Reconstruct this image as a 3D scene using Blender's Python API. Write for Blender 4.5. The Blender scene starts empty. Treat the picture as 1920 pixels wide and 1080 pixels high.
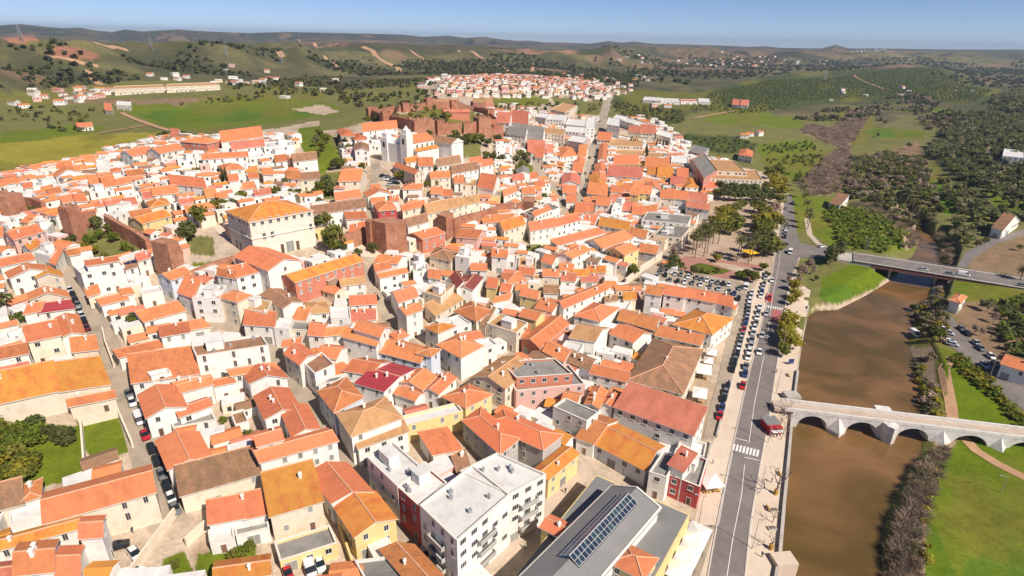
import bpy, bmesh, math, random
import numpy as np
from mathutils import Vector, Matrix, Euler
random.seed(7); np.random.seed(7)
S = bpy.context.scene
COL = S.collection
# ------------------------------------------------------------------ camera
F = 1085.0; PITCH = math.radians(23.2); ROLL = math.radians(1.1); H = 100.0
cam_d = bpy.data.cameras.new('camera'); cam = bpy.data.objects.new('camera', cam_d); COL.objects.link(cam)
cam_d.sensor_width = 36.0; cam_d.lens = 36.0*F/1920.0; cam_d.clip_start = 1.0; cam_d.clip_end = 60000
CR = Matrix.Rotation(math.pi/2-PITCH, 3, 'X') @ Matrix.Rotation(ROLL, 3, 'Z')
cam.matrix_world = Matrix.Translation((0, 0, H)) @ CR.to_4x4()
S.camera = cam
# ------------------------------------------------------------------ sky, sun, exposure
SUN_EL = math.radians(46); SUN_V = Vector((0.72*math.cos(SUN_EL), -0.694*math.cos(SUN_EL), math.sin(SUN_EL))).normalized()
W = bpy.data.worlds.new('World'); S.world = W; W.use_nodes = True
wn = W.node_tree; wn.nodes.clear()
sky = wn.nodes.new('ShaderNodeTexSky'); sky.sky_type = 'NISHITA'; sky.sun_disc = False
sky.sun_elevation = SUN_EL; sky.sun_rotation = math.atan2(SUN_V.x, SUN_V.y)
sky.altitude = 3200; sky.air_density = 0.75; sky.dust_density = 0.0; sky.ozone_density = 7.0
bg = wn.nodes.new('ShaderNodeBackground'); bg.inputs['Strength'].default_value = 0.083
wo = wn.nodes.new('ShaderNodeOutputWorld')
tint = wn.nodes.new('ShaderNodeMix'); tint.data_type = 'RGBA'; tint.blend_type = 'MULTIPLY'; tint.inputs['Factor'].default_value = 1; tint.inputs['B'].default_value = (1, .86, .83, 1)
wn.links.new(sky.outputs[0], tint.inputs['A']); wn.links.new(tint.outputs['Result'], bg.inputs[0]); wn.links.new(bg.outputs[0], wo.inputs[0])
sd = bpy.data.lights.new('sun', 'SUN'); sd.energy = 4.2; sd.angle = math.radians(0.53); sd.color = (1.0, 0.91, 0.80)
sun = bpy.data.objects.new('sun', sd); COL.objects.link(sun); sun.rotation_euler = SUN_V.to_track_quat('Z', 'Y').to_euler()
sun.location = (200, -200, 400)
S.view_settings.view_transform = 'Standard'; S.view_settings.look = 'None'
S.view_settings.exposure = 0.58; S.view_settings.gamma = 1.0
S.render.engine = 'CYCLES'
S.cycles.use_denoising = True
S.cycles.max_bounces = 5; S.cycles.diffuse_bounces = 3; S.cycles.glossy_bounces = 2
S.cycles.transmission_bounces = 2; S.cycles.transparent_max_bounces = 4; S.cycles.volume_bounces = 0
# ------------------------------------------------------------------ pixel <-> place
RM = np.array(CR)
def rays(u, v):
    u = np.asarray(u, float); v = np.asarray(v, float)
    d = np.stack([(u-960)/F, (540-v)/F, -np.ones_like(u)], -1)
    return d @ RM.T
def at(u, v, z=0.0):
    d = rays(u, v); t = (z-H)/d[2]
    return np.array([d[0]*t, d[1]*t, z])
def px(P):
    q = (np.asarray(P, float)-np.array([0, 0, H])) @ RM
    w = np.maximum(-q[..., 2], 1e-3)
    return 960+F*q[..., 0]/w, 540-F*q[..., 1]/w
# ------------------------------------------------------------------ smooth noise
_perm = np.random.RandomState(3).rand(256, 256)
def vnoise(x, y):
    xi = np.floor(x).astype(int); yi = np.floor(y).astype(int)
    fx = x-xi; fy = y-yi; fx = fx*fx*(3-2*fx); fy = fy*fy*(3-2*fy)
    a = _perm[xi & 255, yi & 255]; b = _perm[(xi+1) & 255, yi & 255]
    c = _perm[xi & 255, (yi+1) & 255]; d = _perm[(xi+1) & 255, (yi+1) & 255]
    return (a*(1-fx)+b*fx)*(1-fy)+(c*(1-fx)+d*fx)*fy
def fbm(x, y, s, o=4):
    r = 0; a = 1.0; t = 0
    for k in range(o):
        r = r+a*vnoise(x/s+17.3*k, y/s+9.1*k); t += a; a *= .5; s *= .5
    return r/t
def sstep(a, b, x):
    t = np.clip((x-a)/(b-a), 0, 1); return t*t*(3-2*t)
def inpoly(u, v, poly):
    u = np.asarray(u, float); v = np.asarray(v, float); r = np.zeros(u.shape, bool)
    n = len(poly)
    for i in range(n):
        x1, y1 = poly[i]; x2, y2 = poly[(i+1) % n]
        if y1 == y2: continue
        c = (y1 > v) != (y2 > v)
        r ^= c & (u < (x2-x1)*(v-y1)/(y2-y1)+x1)
    return r
def segdist(x, y, pts):
    d = np.full(np.shape(x), 1e9)
    for (x1, y1), (x2, y2) in zip(pts[:-1], pts[1:]):
        dx, dy = x2-x1, y2-y1; L = dx*dx+dy*dy+1e-9
        t = np.clip(((x-x1)*dx+(y-y1)*dy)/L, 0, 1)
        d = np.minimum(d, np.hypot(x-x1-t*dx, y-y1-t*dy))
    return d
# ------------------------------------------------------------------ the lie of the land (u, v, height)
CP = [(1325,1080,0),(1420,800,0),(1470,370,1),(1490,480,1),(1450,950,0),(1380,600,0),(1400,540,0),(1300,520,1),(1250,500,2),
(1100,1000,1),(900,1000,3),(700,1000,5),(500,1000,7),(285,950,9),(30,1000,10),(1300,800,0),(1200,850,1),(1000,800,4),(800,800,7),(600,800,9),(400,800,10),(0,800,13),
(125,520,22),(150,600,17),(240,740,13),(500,470,26),(430,470,26),(590,470,25),(760,620,9),(710,475,20),(860,480,14),(1000,480,9),(1100,330,9),(1220,390,4),(1300,430,2),(1150,520,4),(960,600,6),(1100,650,3),(1250,650,1),
(300,700,13),(0,700,16),(500,700,11),(0,450,27),(300,520,20),(1000,430,11),(900,400,19),(620,360,31),(400,340,36),(250,380,32),(120,420,29),(680,310,36),(770,305,39),(830,255,44),(740,230,44),(920,255,41),(820,200,44),(900,215,42),
(1000,330,18),(980,290,22),(1100,270,11),(1200,250,8),(1320,340,5),(350,280,39),(450,270,40),(580,250,40),(100,345,31),(0,350,30),
(0,330,22),(150,300,20),(250,265,20),(0,240,18),(150,220,18),(400,210,20),(600,200,22),(300,185,26),(60,190,24),(500,180,26),(700,195,24),(650,160,32),
(850,160,40),(950,150,42),(1050,160,30),(1130,190,14),(1000,185,20),(1000,210,16),(1130,150,20),(800,185,30),
(1500,560,-1),(1560,530,0),(1650,500,1),(1600,480,2.5),(1540,470,2),(1570,460,1.5),(1900,560,2),(1860,540,2.5),(1760,540,1),(1800,600,1),(1850,690,1),(1920,760,1),(1900,900,-1.8),(1800,1000,-2.0),(1760,760,-1),(1920,1080,-1.2),(1750,940,-2.6),(1785,828,-3.0),(1855,840,-2.8),(1905,852,-2.5),(1830,875,-2.3),(1860,800,-2),(1730,1080,-2.6),
(1830,470,3),(1920,430,4),(1650,400,0),(1550,380,0),(1600,300,0),(1700,300,0),(1500,330,0),(1850,330,14),(1900,260,26),(1780,280,6),(1900,390,8),
(1300,200,6),(1500,200,5),(1700,210,4),(1400,250,3),(1250,230,6),(1600,250,2),(1300,150,14),(1500,150,14),(1200,150,16),(1850,190,24),(1920,180,34)]
_cp = np.array([at(u, v, z) for u, v, z in CP]); _cx = _cp[:, :2]/100.0
_ex = np.array([[-9, 1], [9, 1], [0, -3], [5, -2], [-6, -2], [-12, 8], [14, 8], [0, .3]]); _ez = np.array([20, 8, 2, 0, 12, 25, 30, 3.])
_X = np.vstack([_cx, _ex]); _Zc = np.concatenate([_cp[:, 2], _ez])
def _phi(r): return np.sqrt(r*r+.06)
_A = _phi(np.linalg.norm(_X[:, None]-_X[None], axis=2)); _w = np.linalg.solve(_A+np.eye(len(_X))*-0.03, _Zc-10)
def rbf(x, y):
    x = np.asarray(x, float)/100; y = np.asarray(y, float)/100
    r = np.zeros(x.shape)
    for (cx, cy), w in zip(_X, _w): r = r+w*np.sqrt((x-cx)**2+(y-cy)**2+.06)
    return r+10
def azi(u, v):
    d = rays(u, v); return math.atan2(d[0], d[1]), d[2]/math.hypot(d[0], d[1])
def skyline(pts):
    q = sorted(azi(u, v) for u, v in pts); return np.array([a for a, _ in q]), np.array([t for _, t in q])
RIDGES = [
 (6800, 1900, skyline([(-400,60),(0,48),(37,45),(83,50),(117,53),(150,52),(183,58),(213,60),(233,55),(267,59),(333,55),(367,58),(417,60),(467,62),(533,60),(633,62),(673,63),(757,65),(790,69),(840,67),(873,71),(907,69),(940,74),(973,77),(990,76),(1023,80),(1057,80),(1107,82),(1140,77),(1165,80),(1190,78),(1223,82),(1267,83),(1340,85),(1403,88),(1437,87),(1463,90),(1540,91),(1567,84),(1593,91),(1663,91),(1780,93),(1913,93),(2300,97)]), 9),
 (4000, 620, skyline([(-400,70),(0,70),(60,62),(120,66),(200,72),(300,76),(400,74),(520,70),(640,67),(700,70),(760,69),(840,74),(930,78),(1040,88),(1120,90),(1200,86),(1280,96),(1400,104),(1500,104),(1600,110),(1700,108),(1920,112),(2300,115)]), 16),
 (2300, 400, skyline([(-400,80),(0,78),(60,74),(130,78),(180,86),(260,96),(330,100),(420,98),(520,104),(600,108),(690,96),(740,102),(820,99),(950,106),(1050,114),(1150,126),(1280,140),(1400,142),(1500,132),(1600,124),(1690,118),(1760,124),(1850,142),(1920,152),(2300,160)]), 14),
 (1500, 270, skyline([(-400,100),(0,98),(60,93),(105,87),(150,91),(200,105),(260,124),(330,137),(420,127),(520,129),(600,135),(700,146),(800,152),(900,170),(2300,200)]), 10)]
_h = sorted((azi(u, 300)[0], s) for u, s in [(-500,850),(0,950),(300,1150),(600,1350),(800,1750),(1130,1800),(1250,2700),(1500,3600),(1900,3600),(2400,2500)]); _HA = [q[0] for q in _h]; _HS = [q[1] for q in _h]
RIV_PX = [(1440,1180),(1458,1090),(1466,1000),(1474,900),(1479,850),(1487,765),(1494,690),(1503,630),(1512,592),(1528,583),(1570,581),(1620,556),(1660,532),(1682,516),(1690,500),(1712,478),(1722,455),(1712,430),(1690,405),(1668,388),(1676,380),(1700,392),(1735,420),(1758,455),(1765,480),(1752,515),(1738,560),(1712,600),(1702,650),(1716,690),(1726,750),(1730,800),(1728,850),(1700,885),(1672,940),(1655,1000),(1655,1090),(1650,1180)]
RIV = [tuple(at(u, v, -4)[:2]) for u, v in RIV_PX]
WATER_Z = -4.0
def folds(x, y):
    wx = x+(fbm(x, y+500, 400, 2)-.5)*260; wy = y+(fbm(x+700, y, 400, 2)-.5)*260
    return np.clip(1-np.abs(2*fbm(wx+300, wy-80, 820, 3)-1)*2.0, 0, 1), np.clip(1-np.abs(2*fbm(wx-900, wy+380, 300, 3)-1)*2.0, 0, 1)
def terr(x, y):
    x = np.asarray(x, float); y = np.asarray(y, float)
    r = np.hypot(x, y); a = np.arctan2(x, y)
    f = sstep(700, 1500, r)
    z = rbf(x, y)*(1-f)+np.minimum(rbf(x, y), 30)*0.6*f+8*f
    n1 = fbm(x+900, y, 700, 4)
    for D, Wd, (aa, tt), amp in RIDGES:
        if np.all(r < D-2.6*Wd): continue
        zl = H+D*np.interp(a, aa, tt)
        if D < 5000: zl = zl+amp*2.4*(fbm(a*D/420+7, a*0+D*.01, 1.0, 2)-.5)*2
        g = np.exp(-np.maximum(0, np.abs(r-D)-Wd*.1)**2/(Wd*Wd*.45))
        z = np.maximum(z, z+(zl-z)*g)
    st = np.interp(a, _HA, _HS); hf = sstep(st*.85, st*1.3, r)
    rg, rg2 = folds(x, y)
    z = z+hf*(rg*92+rg2*50+(1-np.abs(2*fbm(x+77, y-33, 130, 2)-1)*1.8)*15*sstep(3200, 1500, r)-44)*np.clip(.7+r/6000, .7, 1.2)
    cap = H+r*np.interp(a, RIDGES[0][2][0], RIDGES[0][2][1])-r*np.interp(a, [-.6, .05, .22, .5], [.015, .012, .005, .004])*(1-sstep(4300, 6000, r))
    z = np.where(r > 900, np.minimum(z, cap), z)
    z = z+sstep(250, 700, r)*(n1-.5)*4
    inr = inpoly(x, y, RIV)
    if inr.any():
        d = segdist(x, y, RIV+[RIV[0]])
        z = np.where(inr, z*0+np.maximum(-6.5, -4-d*0.9), z)
    rb = (r < 420) & (x > 40)
    if rb.any():
        d = segdist(x, y, RIV[9:]); z = np.where(rb & ~inr & (d < 7), np.minimum(z, -3.9+d*.55), z)
    return z
def T(x, y): return float(terr(np.array([x]), np.array([y]))[0])
_tt = np.concatenate([np.geomspace(60, 1500, 360), np.geomspace(1520, 9000, 120)])
def G(u, v, dz=0.0):
    """where the sight line through photo point (u, v) meets the ground"""
    d = rays(u, v); d = d/np.hypot(d[0], d[1])
    X = d[0]*_tt; Y = d[1]*_tt; Z = H+d[2]*_tt
    e = Z-terr(X, Y); k = np.argmax(e < 0)
    if e[k] >= 0: k = len(_tt)-1; t = _tt[k]
    elif k == 0: t = _tt[0]
    else: t = _tt[k-1]+(_tt[k]-_tt[k-1])*e[k-1]/(e[k-1]-e[k])
    return np.array([d[0]*t, d[1]*t, T(d[0]*t, d[1]*t)+dz])
# ------------------------------------------------------------------ object helpers
def tag(o, label=None, cat=None, group=None, kind=None):
    if label: o['label'] = label
    if cat: o['category'] = cat
    if group: o['group'] = group
    if kind: o['kind'] = kind
    return o
def empty(name, loc, rz=0.0, label=None, cat=None, group=None):
    o = bpy.data.objects.new(name, None); COL.objects.link(o); o.location = loc; o.rotation_euler = (0, 0, rz)
    o.empty_display_size = .5
    return tag(o, label, cat, group)
def copy_tree(o, parent=None):
    c = o.copy(); COL.objects.link(c)
    if parent: c.parent = parent
    for ch in list(o.children): copy_tree(ch, c)
    return c
class MB:
    """collects faces, then links them as ONE mesh object"""
    def __init__(s): s.v = []; s.f = []; s.m = []; s.uv = []
    def face(s, pts, mi=0, uv=None):
        n = len(s.v); s.v.extend([tuple(float(c) for c in p) for p in pts]); s.f.append(tuple(range(n, n+len(pts)))); s.m.append(mi)
        s.uv.append(uv if uv else [(p[0], p[1]) for p in pts])
    def prism(s, poly, z0, z1, mi=0, top=None, bottom=True):
        n = len(poly); top = mi if top is None else top
        for i in range(n):
            a = poly[i]; b = poly[(i+1) % n]
            s.face([(a[0], a[1], z0), (b[0], b[1], z0), (b[0], b[1], z1), (a[0], a[1], z1)], mi)
        s.face([(p[0], p[1], z1) for p in poly], top)
        if bottom: s.face([(p[0], p[1], z0) for p in reversed(poly)], mi)
    def box(s, c, sx, sy, z0, z1, rz=0.0, mi=0, top=None):
        ca, sa = math.cos(rz), math.sin(rz)
        p = [(c[0]+ca*x-sa*y, c[1]+sa*x+ca*y) for x, y in ((-sx/2, -sy/2), (sx/2, -sy/2), (sx/2, sy/2), (-sx/2, sy/2))]
        s.prism(p, z0, z1, mi, top)
    def tube(s, a, b, r0, r1, n=6, mi=0, cap=True):
        a = Vector(a); b = Vector(b); d = (b-a).normalized() if (b-a).length > 1e-6 else Vector((0, 0, 1))
        t = d.orthogonal().normalized(); w = d.cross(t)
        A = [a+(t*math.cos(k*2*math.pi/n)+w*math.sin(k*2*math.pi/n))*r0 for k in range(n)]
        B = [b+(t*math.cos(k*2*math.pi/n)+w*math.sin(k*2*math.pi/n))*r1 for k in range(n)]
        for k in range(n): s.face([A[k], A[(k+1) % n], B[(k+1) % n], B[k]], mi)
        if cap: s.face(list(reversed(A)), mi); s.face(B, mi)
    def build(s, name, mats, parent=None, loc=None, smooth=False):
        me = bpy.data.meshes.new(name); me.from_pydata(s.v, [], s.f)
        for m in (mats if isinstance(mats, (list, tuple)) else [mats]): me.materials.append(m)
        me.polygons.foreach_set('material_index', s.m)
        uvl = me.uv_layers.new(name='UVMap'); flat = [c for f in s.uv for p in f for c in p]; uvl.data.foreach_set('uv', flat)
        if smooth: me.polygons.foreach_set('use_smooth', [True]*len(s.f))
        me.update()
        o = bpy.data.objects.new(name, me); COL.objects.link(o)
        if parent: o.parent = parent
        if loc is not None: o.location = loc
        return o
def grid_mesh(name, V, Fq, mats, colors=None, mat_idx=None):
    me = bpy.data.meshes.new(name); nv = len(V); nf = len(Fq); k = Fq.shape[1]
    me.vertices.add(nv); me.vertices.foreach_set('co', np.asarray(V, np.float32).ravel())
    me.loops.add(nf*k); me.loops.foreach_set('vertex_index', np.asarray(Fq, np.int32).ravel())
    me.polygons.add(nf); me.polygons.foreach_set('loop_start', np.arange(0, nf*k, k, dtype=np.int32))
    try: me.polygons.foreach_set('loop_total', np.full(nf, k, np.int32))
    except Exception: pass
    for m in mats: me.materials.append(m)
    if mat_idx is not None: me.polygons.foreach_set('material_index', np.asarray(mat_idx, np.int32))
    if colors is not None:
        a = me.color_attributes.new('cover', 'FLOAT_COLOR', 'POINT')
        c = np.ones((nv, 4), np.float32); c[:, :3] = colors; a.data.foreach_set('color', c.ravel())
    me.update(calc_edges=True); me.validate()
    o = bpy.data.objects.new(name, me); COL.objects.link(o); return o
# ------------------------------------------------------------------ materials
MT = {}
def mat(name, col, rough=.85, var=.12, scale=.6, col2=None, mix=.5, scale2=.25, objvar=0.0, spec=.3, metal=0.0, uvst=None, bump=0.0):
    """plain colour broken up by two noises (fine value noise, larger patches of col2), a little variation per object"""
    m = bpy.data.materials.new(name); m.use_nodes = True; nt = m.node_tree; N = nt.nodes; L = nt.links
    b = N['Principled BSDF']; b.inputs['Roughness'].default_value = rough
    b.inputs['Specular IOR Level'].default_value = spec; b.inputs['Metallic'].default_value = metal
    geo = N.new('ShaderNodeNewGeometry'); cur = None
    rgb = N.new('ShaderNodeRGB'); rgb.outputs[0].default_value = (*col, 1); cur = rgb.outputs[0]
    src = geo.outputs['Position']
    if col2:
        n = N.new('ShaderNodeTexNoise'); n.inputs['Scale'].default_value = scale2; n.inputs['Detail'].default_value = 6; n.inputs['Roughness'].default_value = .65
        L.new(src, n.inputs['Vector'])
        if uvst:
            uv = N.new('ShaderNodeUVMap'); mp = N.new('ShaderNodeMapping'); mp.inputs['Scale'].default_value = (uvst[0], uvst[1], 1)
            oi0 = N.new('ShaderNodeObjectInfo'); ad = N.new('ShaderNodeVectorMath'); ad.operation = 'ADD'
            sc0 = N.new('ShaderNodeVectorMath'); sc0.operation = 'SCALE'; sc0.inputs['Scale'].default_value = .37
            L.new(oi0.outputs['Location'], sc0.inputs[0]); L.new(uv.outputs[0], mp.inputs[0]); L.new(mp.outputs[0], ad.inputs[0]); L.new(sc0.outputs[0], ad.inputs[1]); L.new(ad.outputs[0], n.inputs['Vector'])
        rp = N.new('ShaderNodeValToRGB'); rp.color_ramp.elements[0].position = max(0, .62-mix*.4); rp.color_ramp.elements[1].position = min(1, .86-mix*.35)
        L.new(n.outputs['Fac'], rp.inputs[0])
        mx = N.new('ShaderNodeMix'); mx.data_type = 'RGBA'; mx.inputs['B'].default_value = (*col2, 1)
        L.new(rp.outputs[0], mx.inputs['Factor']); L.new(cur, mx.inputs['A']); cur = mx.outputs['Result']
    n2 = N.new('ShaderNodeTexNoise'); n2.inputs['Scale'].default_value = scale; n2.inputs['Detail'].default_value = 5; n2.inputs['Roughness'].default_value = .7
    L.new(src, n2.inputs['Vector'])
    mr = N.new('ShaderNodeMapRange'); mr.inputs['From Min'].default_value = .25; mr.inputs['From Max'].default_value = .75
    mr.inputs['To Min'].default_value = 1-var; mr.inputs['To Max'].default_value = 1+var
    L.new(n2.outputs['Fac'], mr.inputs['Value'])
    hs = N.new('ShaderNodeHueSaturation'); L.new(cur, hs.inputs['Color']); L.new(mr.outputs[0], hs.inputs['Value'])
    if objvar:
        oi = N.new('ShaderNodeObjectInfo'); m1 = N.new('ShaderNodeMapRange'); m1.inputs['To Min'].default_value = 1-objvar; m1.inputs['To Max'].default_value = 1+objvar*.6
        L.new(oi.outputs['Random'], m1.inputs['Value']); mu = N.new('ShaderNodeMath'); mu.operation = 'MULTIPLY'
        L.new(mr.outputs[0], mu.inputs[0]); L.new(m1.outputs[0], mu.inputs[1]); L.new(mu.outputs[0], hs.inputs['Value'])
        m2 = N.new('ShaderNodeMapRange'); m2.inputs['To Min'].default_value = .5-objvar*.035; m2.inputs['To Max'].default_value = .5+objvar*.035
        fr = N.new('ShaderNodeMath'); fr.operation = 'FRACT'; m7 = N.new('ShaderNodeMath'); m7.operation = 'MULTIPLY'; m7.inputs[1].default_value = 7.31
        L.new(oi.outputs['Random'], m7.inputs[0]); L.new(m7.outputs[0], fr.inputs[0]); L.new(fr.outputs[0], m2.inputs['Value']); L.new(m2.outputs[0], hs.inputs['Hue'])
    L.new(hs.outputs[0], b.inputs['Base Color'])
    if bump:
        bp = N.new('ShaderNodeBump'); bp.inputs['Strength'].default_value = bump; bp.inputs['Distance'].default_value = .3
        L.new(n2.outputs['Fac'], bp.inputs['Height']); L.new(bp.outputs[0], b.inputs['Normal'])
    MT[name] = m; return m
RU = (.75, .3)
mat('roof_o', (.57,.205,.08), .9, .2, 1.6, (.40,.14,.065), .42, .9, .24, uvst=RU)
mat('roof_n', (.62,.21,.092), .9, .13, .9, (.50,.16,.075), .38, .7, .17, uvst=RU)
mat('roof_x', (.64,.185,.085), .9, .08, 1.5, (.58,.16,.075), .3, .5, .02, uvst=RU)
mat('roof_a', (.56,.24,.05), .9, .15, .8, (.50,.125,.045), .42, .6, .14, uvst=RU)
mat('roof_b', (.25,.145,.085), .95, .22, 1.2, (.40,.20,.11), .5, .9, .15, uvst=RU)
mat('roof_t', (.50,.29,.13), .9, .12, .8, (.36,.18,.08), .4, .6, .12, uvst=RU)
mat('roof_r', (.54,.185,.115), .9, .10, .8, (.44,.13,.085), .5, .5, .12, uvst=RU)
mat('roof_c', (.36,.045,.055), .6, .06, .5, (.45,.08,.08), .4, .3, .08, uvst=(.2,1.2))
mat('roof_d', (.24,.062,.045), .85, .1, .8, (.18,.05,.04), .4, .6, .05, uvst=RU)
mat('roof_w', (.66,.64,.61), .8, .05, .5, (.50,.47,.43), .3, .35, .10)
mat('roof_k', (.25,.235,.21), .9, .10, .7, (.16,.15,.135), .4, .3, .20)
mat('roof_g', (.20,.195,.19), .7, .05, .4, (.24,.23,.22), .4, .12, .05)
mat('cap', (.66,.36,.22), .9, .12, 1.5)
mat('fascia', (.70,.65,.57), .85, .12, 1.0)
WV = dict(rough=.9, var=.06, scale=.5, mix=.28, scale2=.45, objvar=.06)
mat('wall_w', (.79,.755,.70), col2=(.62,.57,.50), **WV)
mat('wall_c', (.74,.64,.50), col2=(.60,.48,.35), **WV)
mat('wall_y', (.74,.58,.27), col2=(.66,.49,.2), **WV)
mat('wall_p', (.68,.43,.37), col2=(.60,.36,.30), **WV)
mat('wall_r', (.47,.085,.08), col2=(.40,.07,.06), **WV)
mat('wall_s', (.58,.22,.14), col2=(.48,.17,.10), **WV)
mat('wall_e', (.76,.685,.57), col2=(.62,.53,.42), **WV)
mat('wall_b', (.36,.25,.17), col2=(.28,.19,.13), **WV)
mat('wall_k', (.46,.44,.41), col2=(.36,.34,.31), **WV)
mat('wall_l', (.62,.66,.72), col2=(.52,.55,.60), **WV)
mat('redstone', (.35,.145,.085), .95, .32, .7, (.45,.23,.145), .5, .25, .05, bump=.6)
mat('redstone2', (.43,.215,.13), .95, .32, .6, (.31,.135,.08), .5, .2, .05, bump=.6)
mat('win_glass', (.045,.05,.055), .15, .3, 1.5, spec=.5, objvar=.4)
mat('win_frame', (.62,.60,.56), .7, .05)
mat('shutter', (.30,.30,.27), .7, .1, objvar=.35)
mat('door_m', (.22,.13,.08), .6, .2, objvar=.5)
mat('metal_dark', (.06,.06,.065), .5, .1)
mat('metal_grey', (.40,.41,.42), .45, .08, metal=.3)
mat('asphalt', (.175,.15,.14), .95, .16, .5, (.225,.195,.175), .5, .09)
mat('street', (.37,.30,.225), .95, .12, .5, (.25,.21,.165), .4, .12)
mat('paving', (.50,.40,.31), .95, .08, .8, (.44,.34,.26), .4, .15)
mat('paving_pale', (.60,.49,.38), .95, .07, .8, (.53,.42,.32), .4, .12)
mat('park_ground', (.44,.325,.235), .95, .12, .8, (.34,.24,.165), .5, .1)
mat('paving_red', (.36,.17,.135), .95, .10, .6)
mat('redlane', (.38,.115,.105), .95, .10, .6)
mat('kerb', (.56,.50,.43), .9, .06)
mat('paint', (.70,.68,.64), .8, .15, 1.5)
mat('concrete', (.46,.42,.37), .95, .10, .6, (.36,.33,.29), .4, .2)
mat('bridge_w', (.66,.63,.59), .95, .07, .7, (.45,.40,.35), .33, .5)
mat('bridge_t', (.50,.41,.33), .95, .10, .8, (.40,.32,.25), .4, .3)
mat('girder', (.20,.085,.07), .8, .10)
mat('dirt', (.44,.265,.15), 1, .12, .5, (.36,.21,.12), .4, .2)
mat('awning', (.74,.71,.66), .9, .05, 1.0)
mat('bark', (.16,.12,.09), .95, .2, 2)
mat('bark_pale', (.30,.235,.18), .95, .2, 2)
mat('wood_y', (.46,.26,.06), .9, .15, 2)
mat('tyre', (.02,.02,.02), .9, .1)
mat('yellow_paint', (.70,.42,.02), .7, .1)
mat('solar', (.02,.035,.09), .2, .1, spec=.6)
mat('blue_glass', (.035,.075,.16), .18, .25, .5, (.06,.12,.15), .4, .4, spec=.6)
mat('dark_glass', (.02,.03,.06), .2, .25, .9, (.05,.10,.10), .4, .5, spec=.6)
for n, c in dict(car_white=(.72,.72,.71), car_silver=(.42,.43,.45), car_grey=(.17,.175,.18), car_black=(.018,.019,.022), car_blue=(.03,.055,.17), car_red=(.42,.02,.025), car_darkred=(.13,.02,.025), car_green=(.05,.10,.08)).items():
    mat(n, c, .28, .03, spec=.5)
mat('car_glass', (.015,.02,.025), .1, .1, spec=.6)
def leafmat(name, c1, c2, ov=.22):
    m = mat(name, c1, .75, .42, .55, c2, .5, .3, ov, spec=.25)
    N, L = m.node_tree.nodes, m.node_tree.links; b = N['Principled BSDF']; tr = N.new('ShaderNodeBsdfTranslucent'); mx = N.new('ShaderNodeMixShader'); mx.inputs[0].default_value = .48
    L.new(b.inputs['Base Color'].links[0].from_socket, tr.inputs['Color']); L.new(b.outputs[0], mx.inputs[1]); L.new(tr.outputs[0], mx.inputs[2]); L.new(mx.outputs[0], N['Material Output'].inputs['Surface']); return m
leafmat('leaf', (.19,.205,.038), (.28,.275,.05))
leafmat('leaf_bright', (.31,.275,.03), (.45,.37,.05))
leafmat('leaf_dark', (.12,.14,.045), (.21,.22,.065))
leafmat('leaf_citrus', (.15,.205,.026), (.27,.31,.04))
leafmat('leaf_olive', (.19,.185,.085), (.27,.25,.12))
leafmat('leaf_palm', (.12,.125,.04), (.21,.19,.06))
leafmat('twig', (.40,.30,.22), (.50,.38,.28), .15)
leafmat('twig_dark', (.23,.175,.125), (.32,.25,.18), .15)
leafmat('leaf_yellow', (.42,.30,.025), (.50,.40,.05), .1)
leafmat('scrub', (.105,.112,.05), (.17,.165,.065), .2)
# ground: land cover from the vertices, broken up by noise
def groundmat():
    m = bpy.data.materials.new('ground'); m.use_nodes = True; nt = m.node_tree; N = nt.nodes; L = nt.links; b = N['Principled BSDF']
    b.inputs['Roughness'].default_value = .95; b.inputs['Specular IOR Level'].default_value = .15
    a = N.new('ShaderNodeAttribute'); a.attribute_name = 'cover'
    g = N.new('ShaderNodeNewGeometry'); hs = N.new('ShaderNodeHueSaturation'); L.new(a.outputs['Color'], hs.inputs['Color'])
    fac = None
    for sc, lo, hi in ((1.3,.78,1.22), (.22,.76,1.24), (.035,.84,1.16)):
        n = N.new('ShaderNodeTexNoise'); n.inputs['Scale'].default_value = sc; n.inputs['Detail'].default_value = 5; n.inputs['Roughness'].default_value = .7
        L.new(g.outputs['Position'], n.inputs['Vector'])
        r = N.new('ShaderNodeMapRange'); r.inputs['From Min'].default_value = .28; r.inputs['From Max'].default_value = .72; r.inputs['To Min'].default_value = lo; r.inputs['To Max'].default_value = hi
        L.new(n.outputs['Fac'], r.inputs['Value'])
        if fac is None: fac = r.outputs[0]
        else:
            mu = N.new('ShaderNodeMath'); mu.operation = 'MULTIPLY'; L.new(fac, mu.inputs[0]); L.new(r.outputs[0], mu.inputs[1]); fac = mu.outputs[0]
    L.new(fac, hs.inputs['Value']); L.new(hs.outputs[0], b.inputs['Base Color']); return m
MT['ground'] = groundmat()
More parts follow.
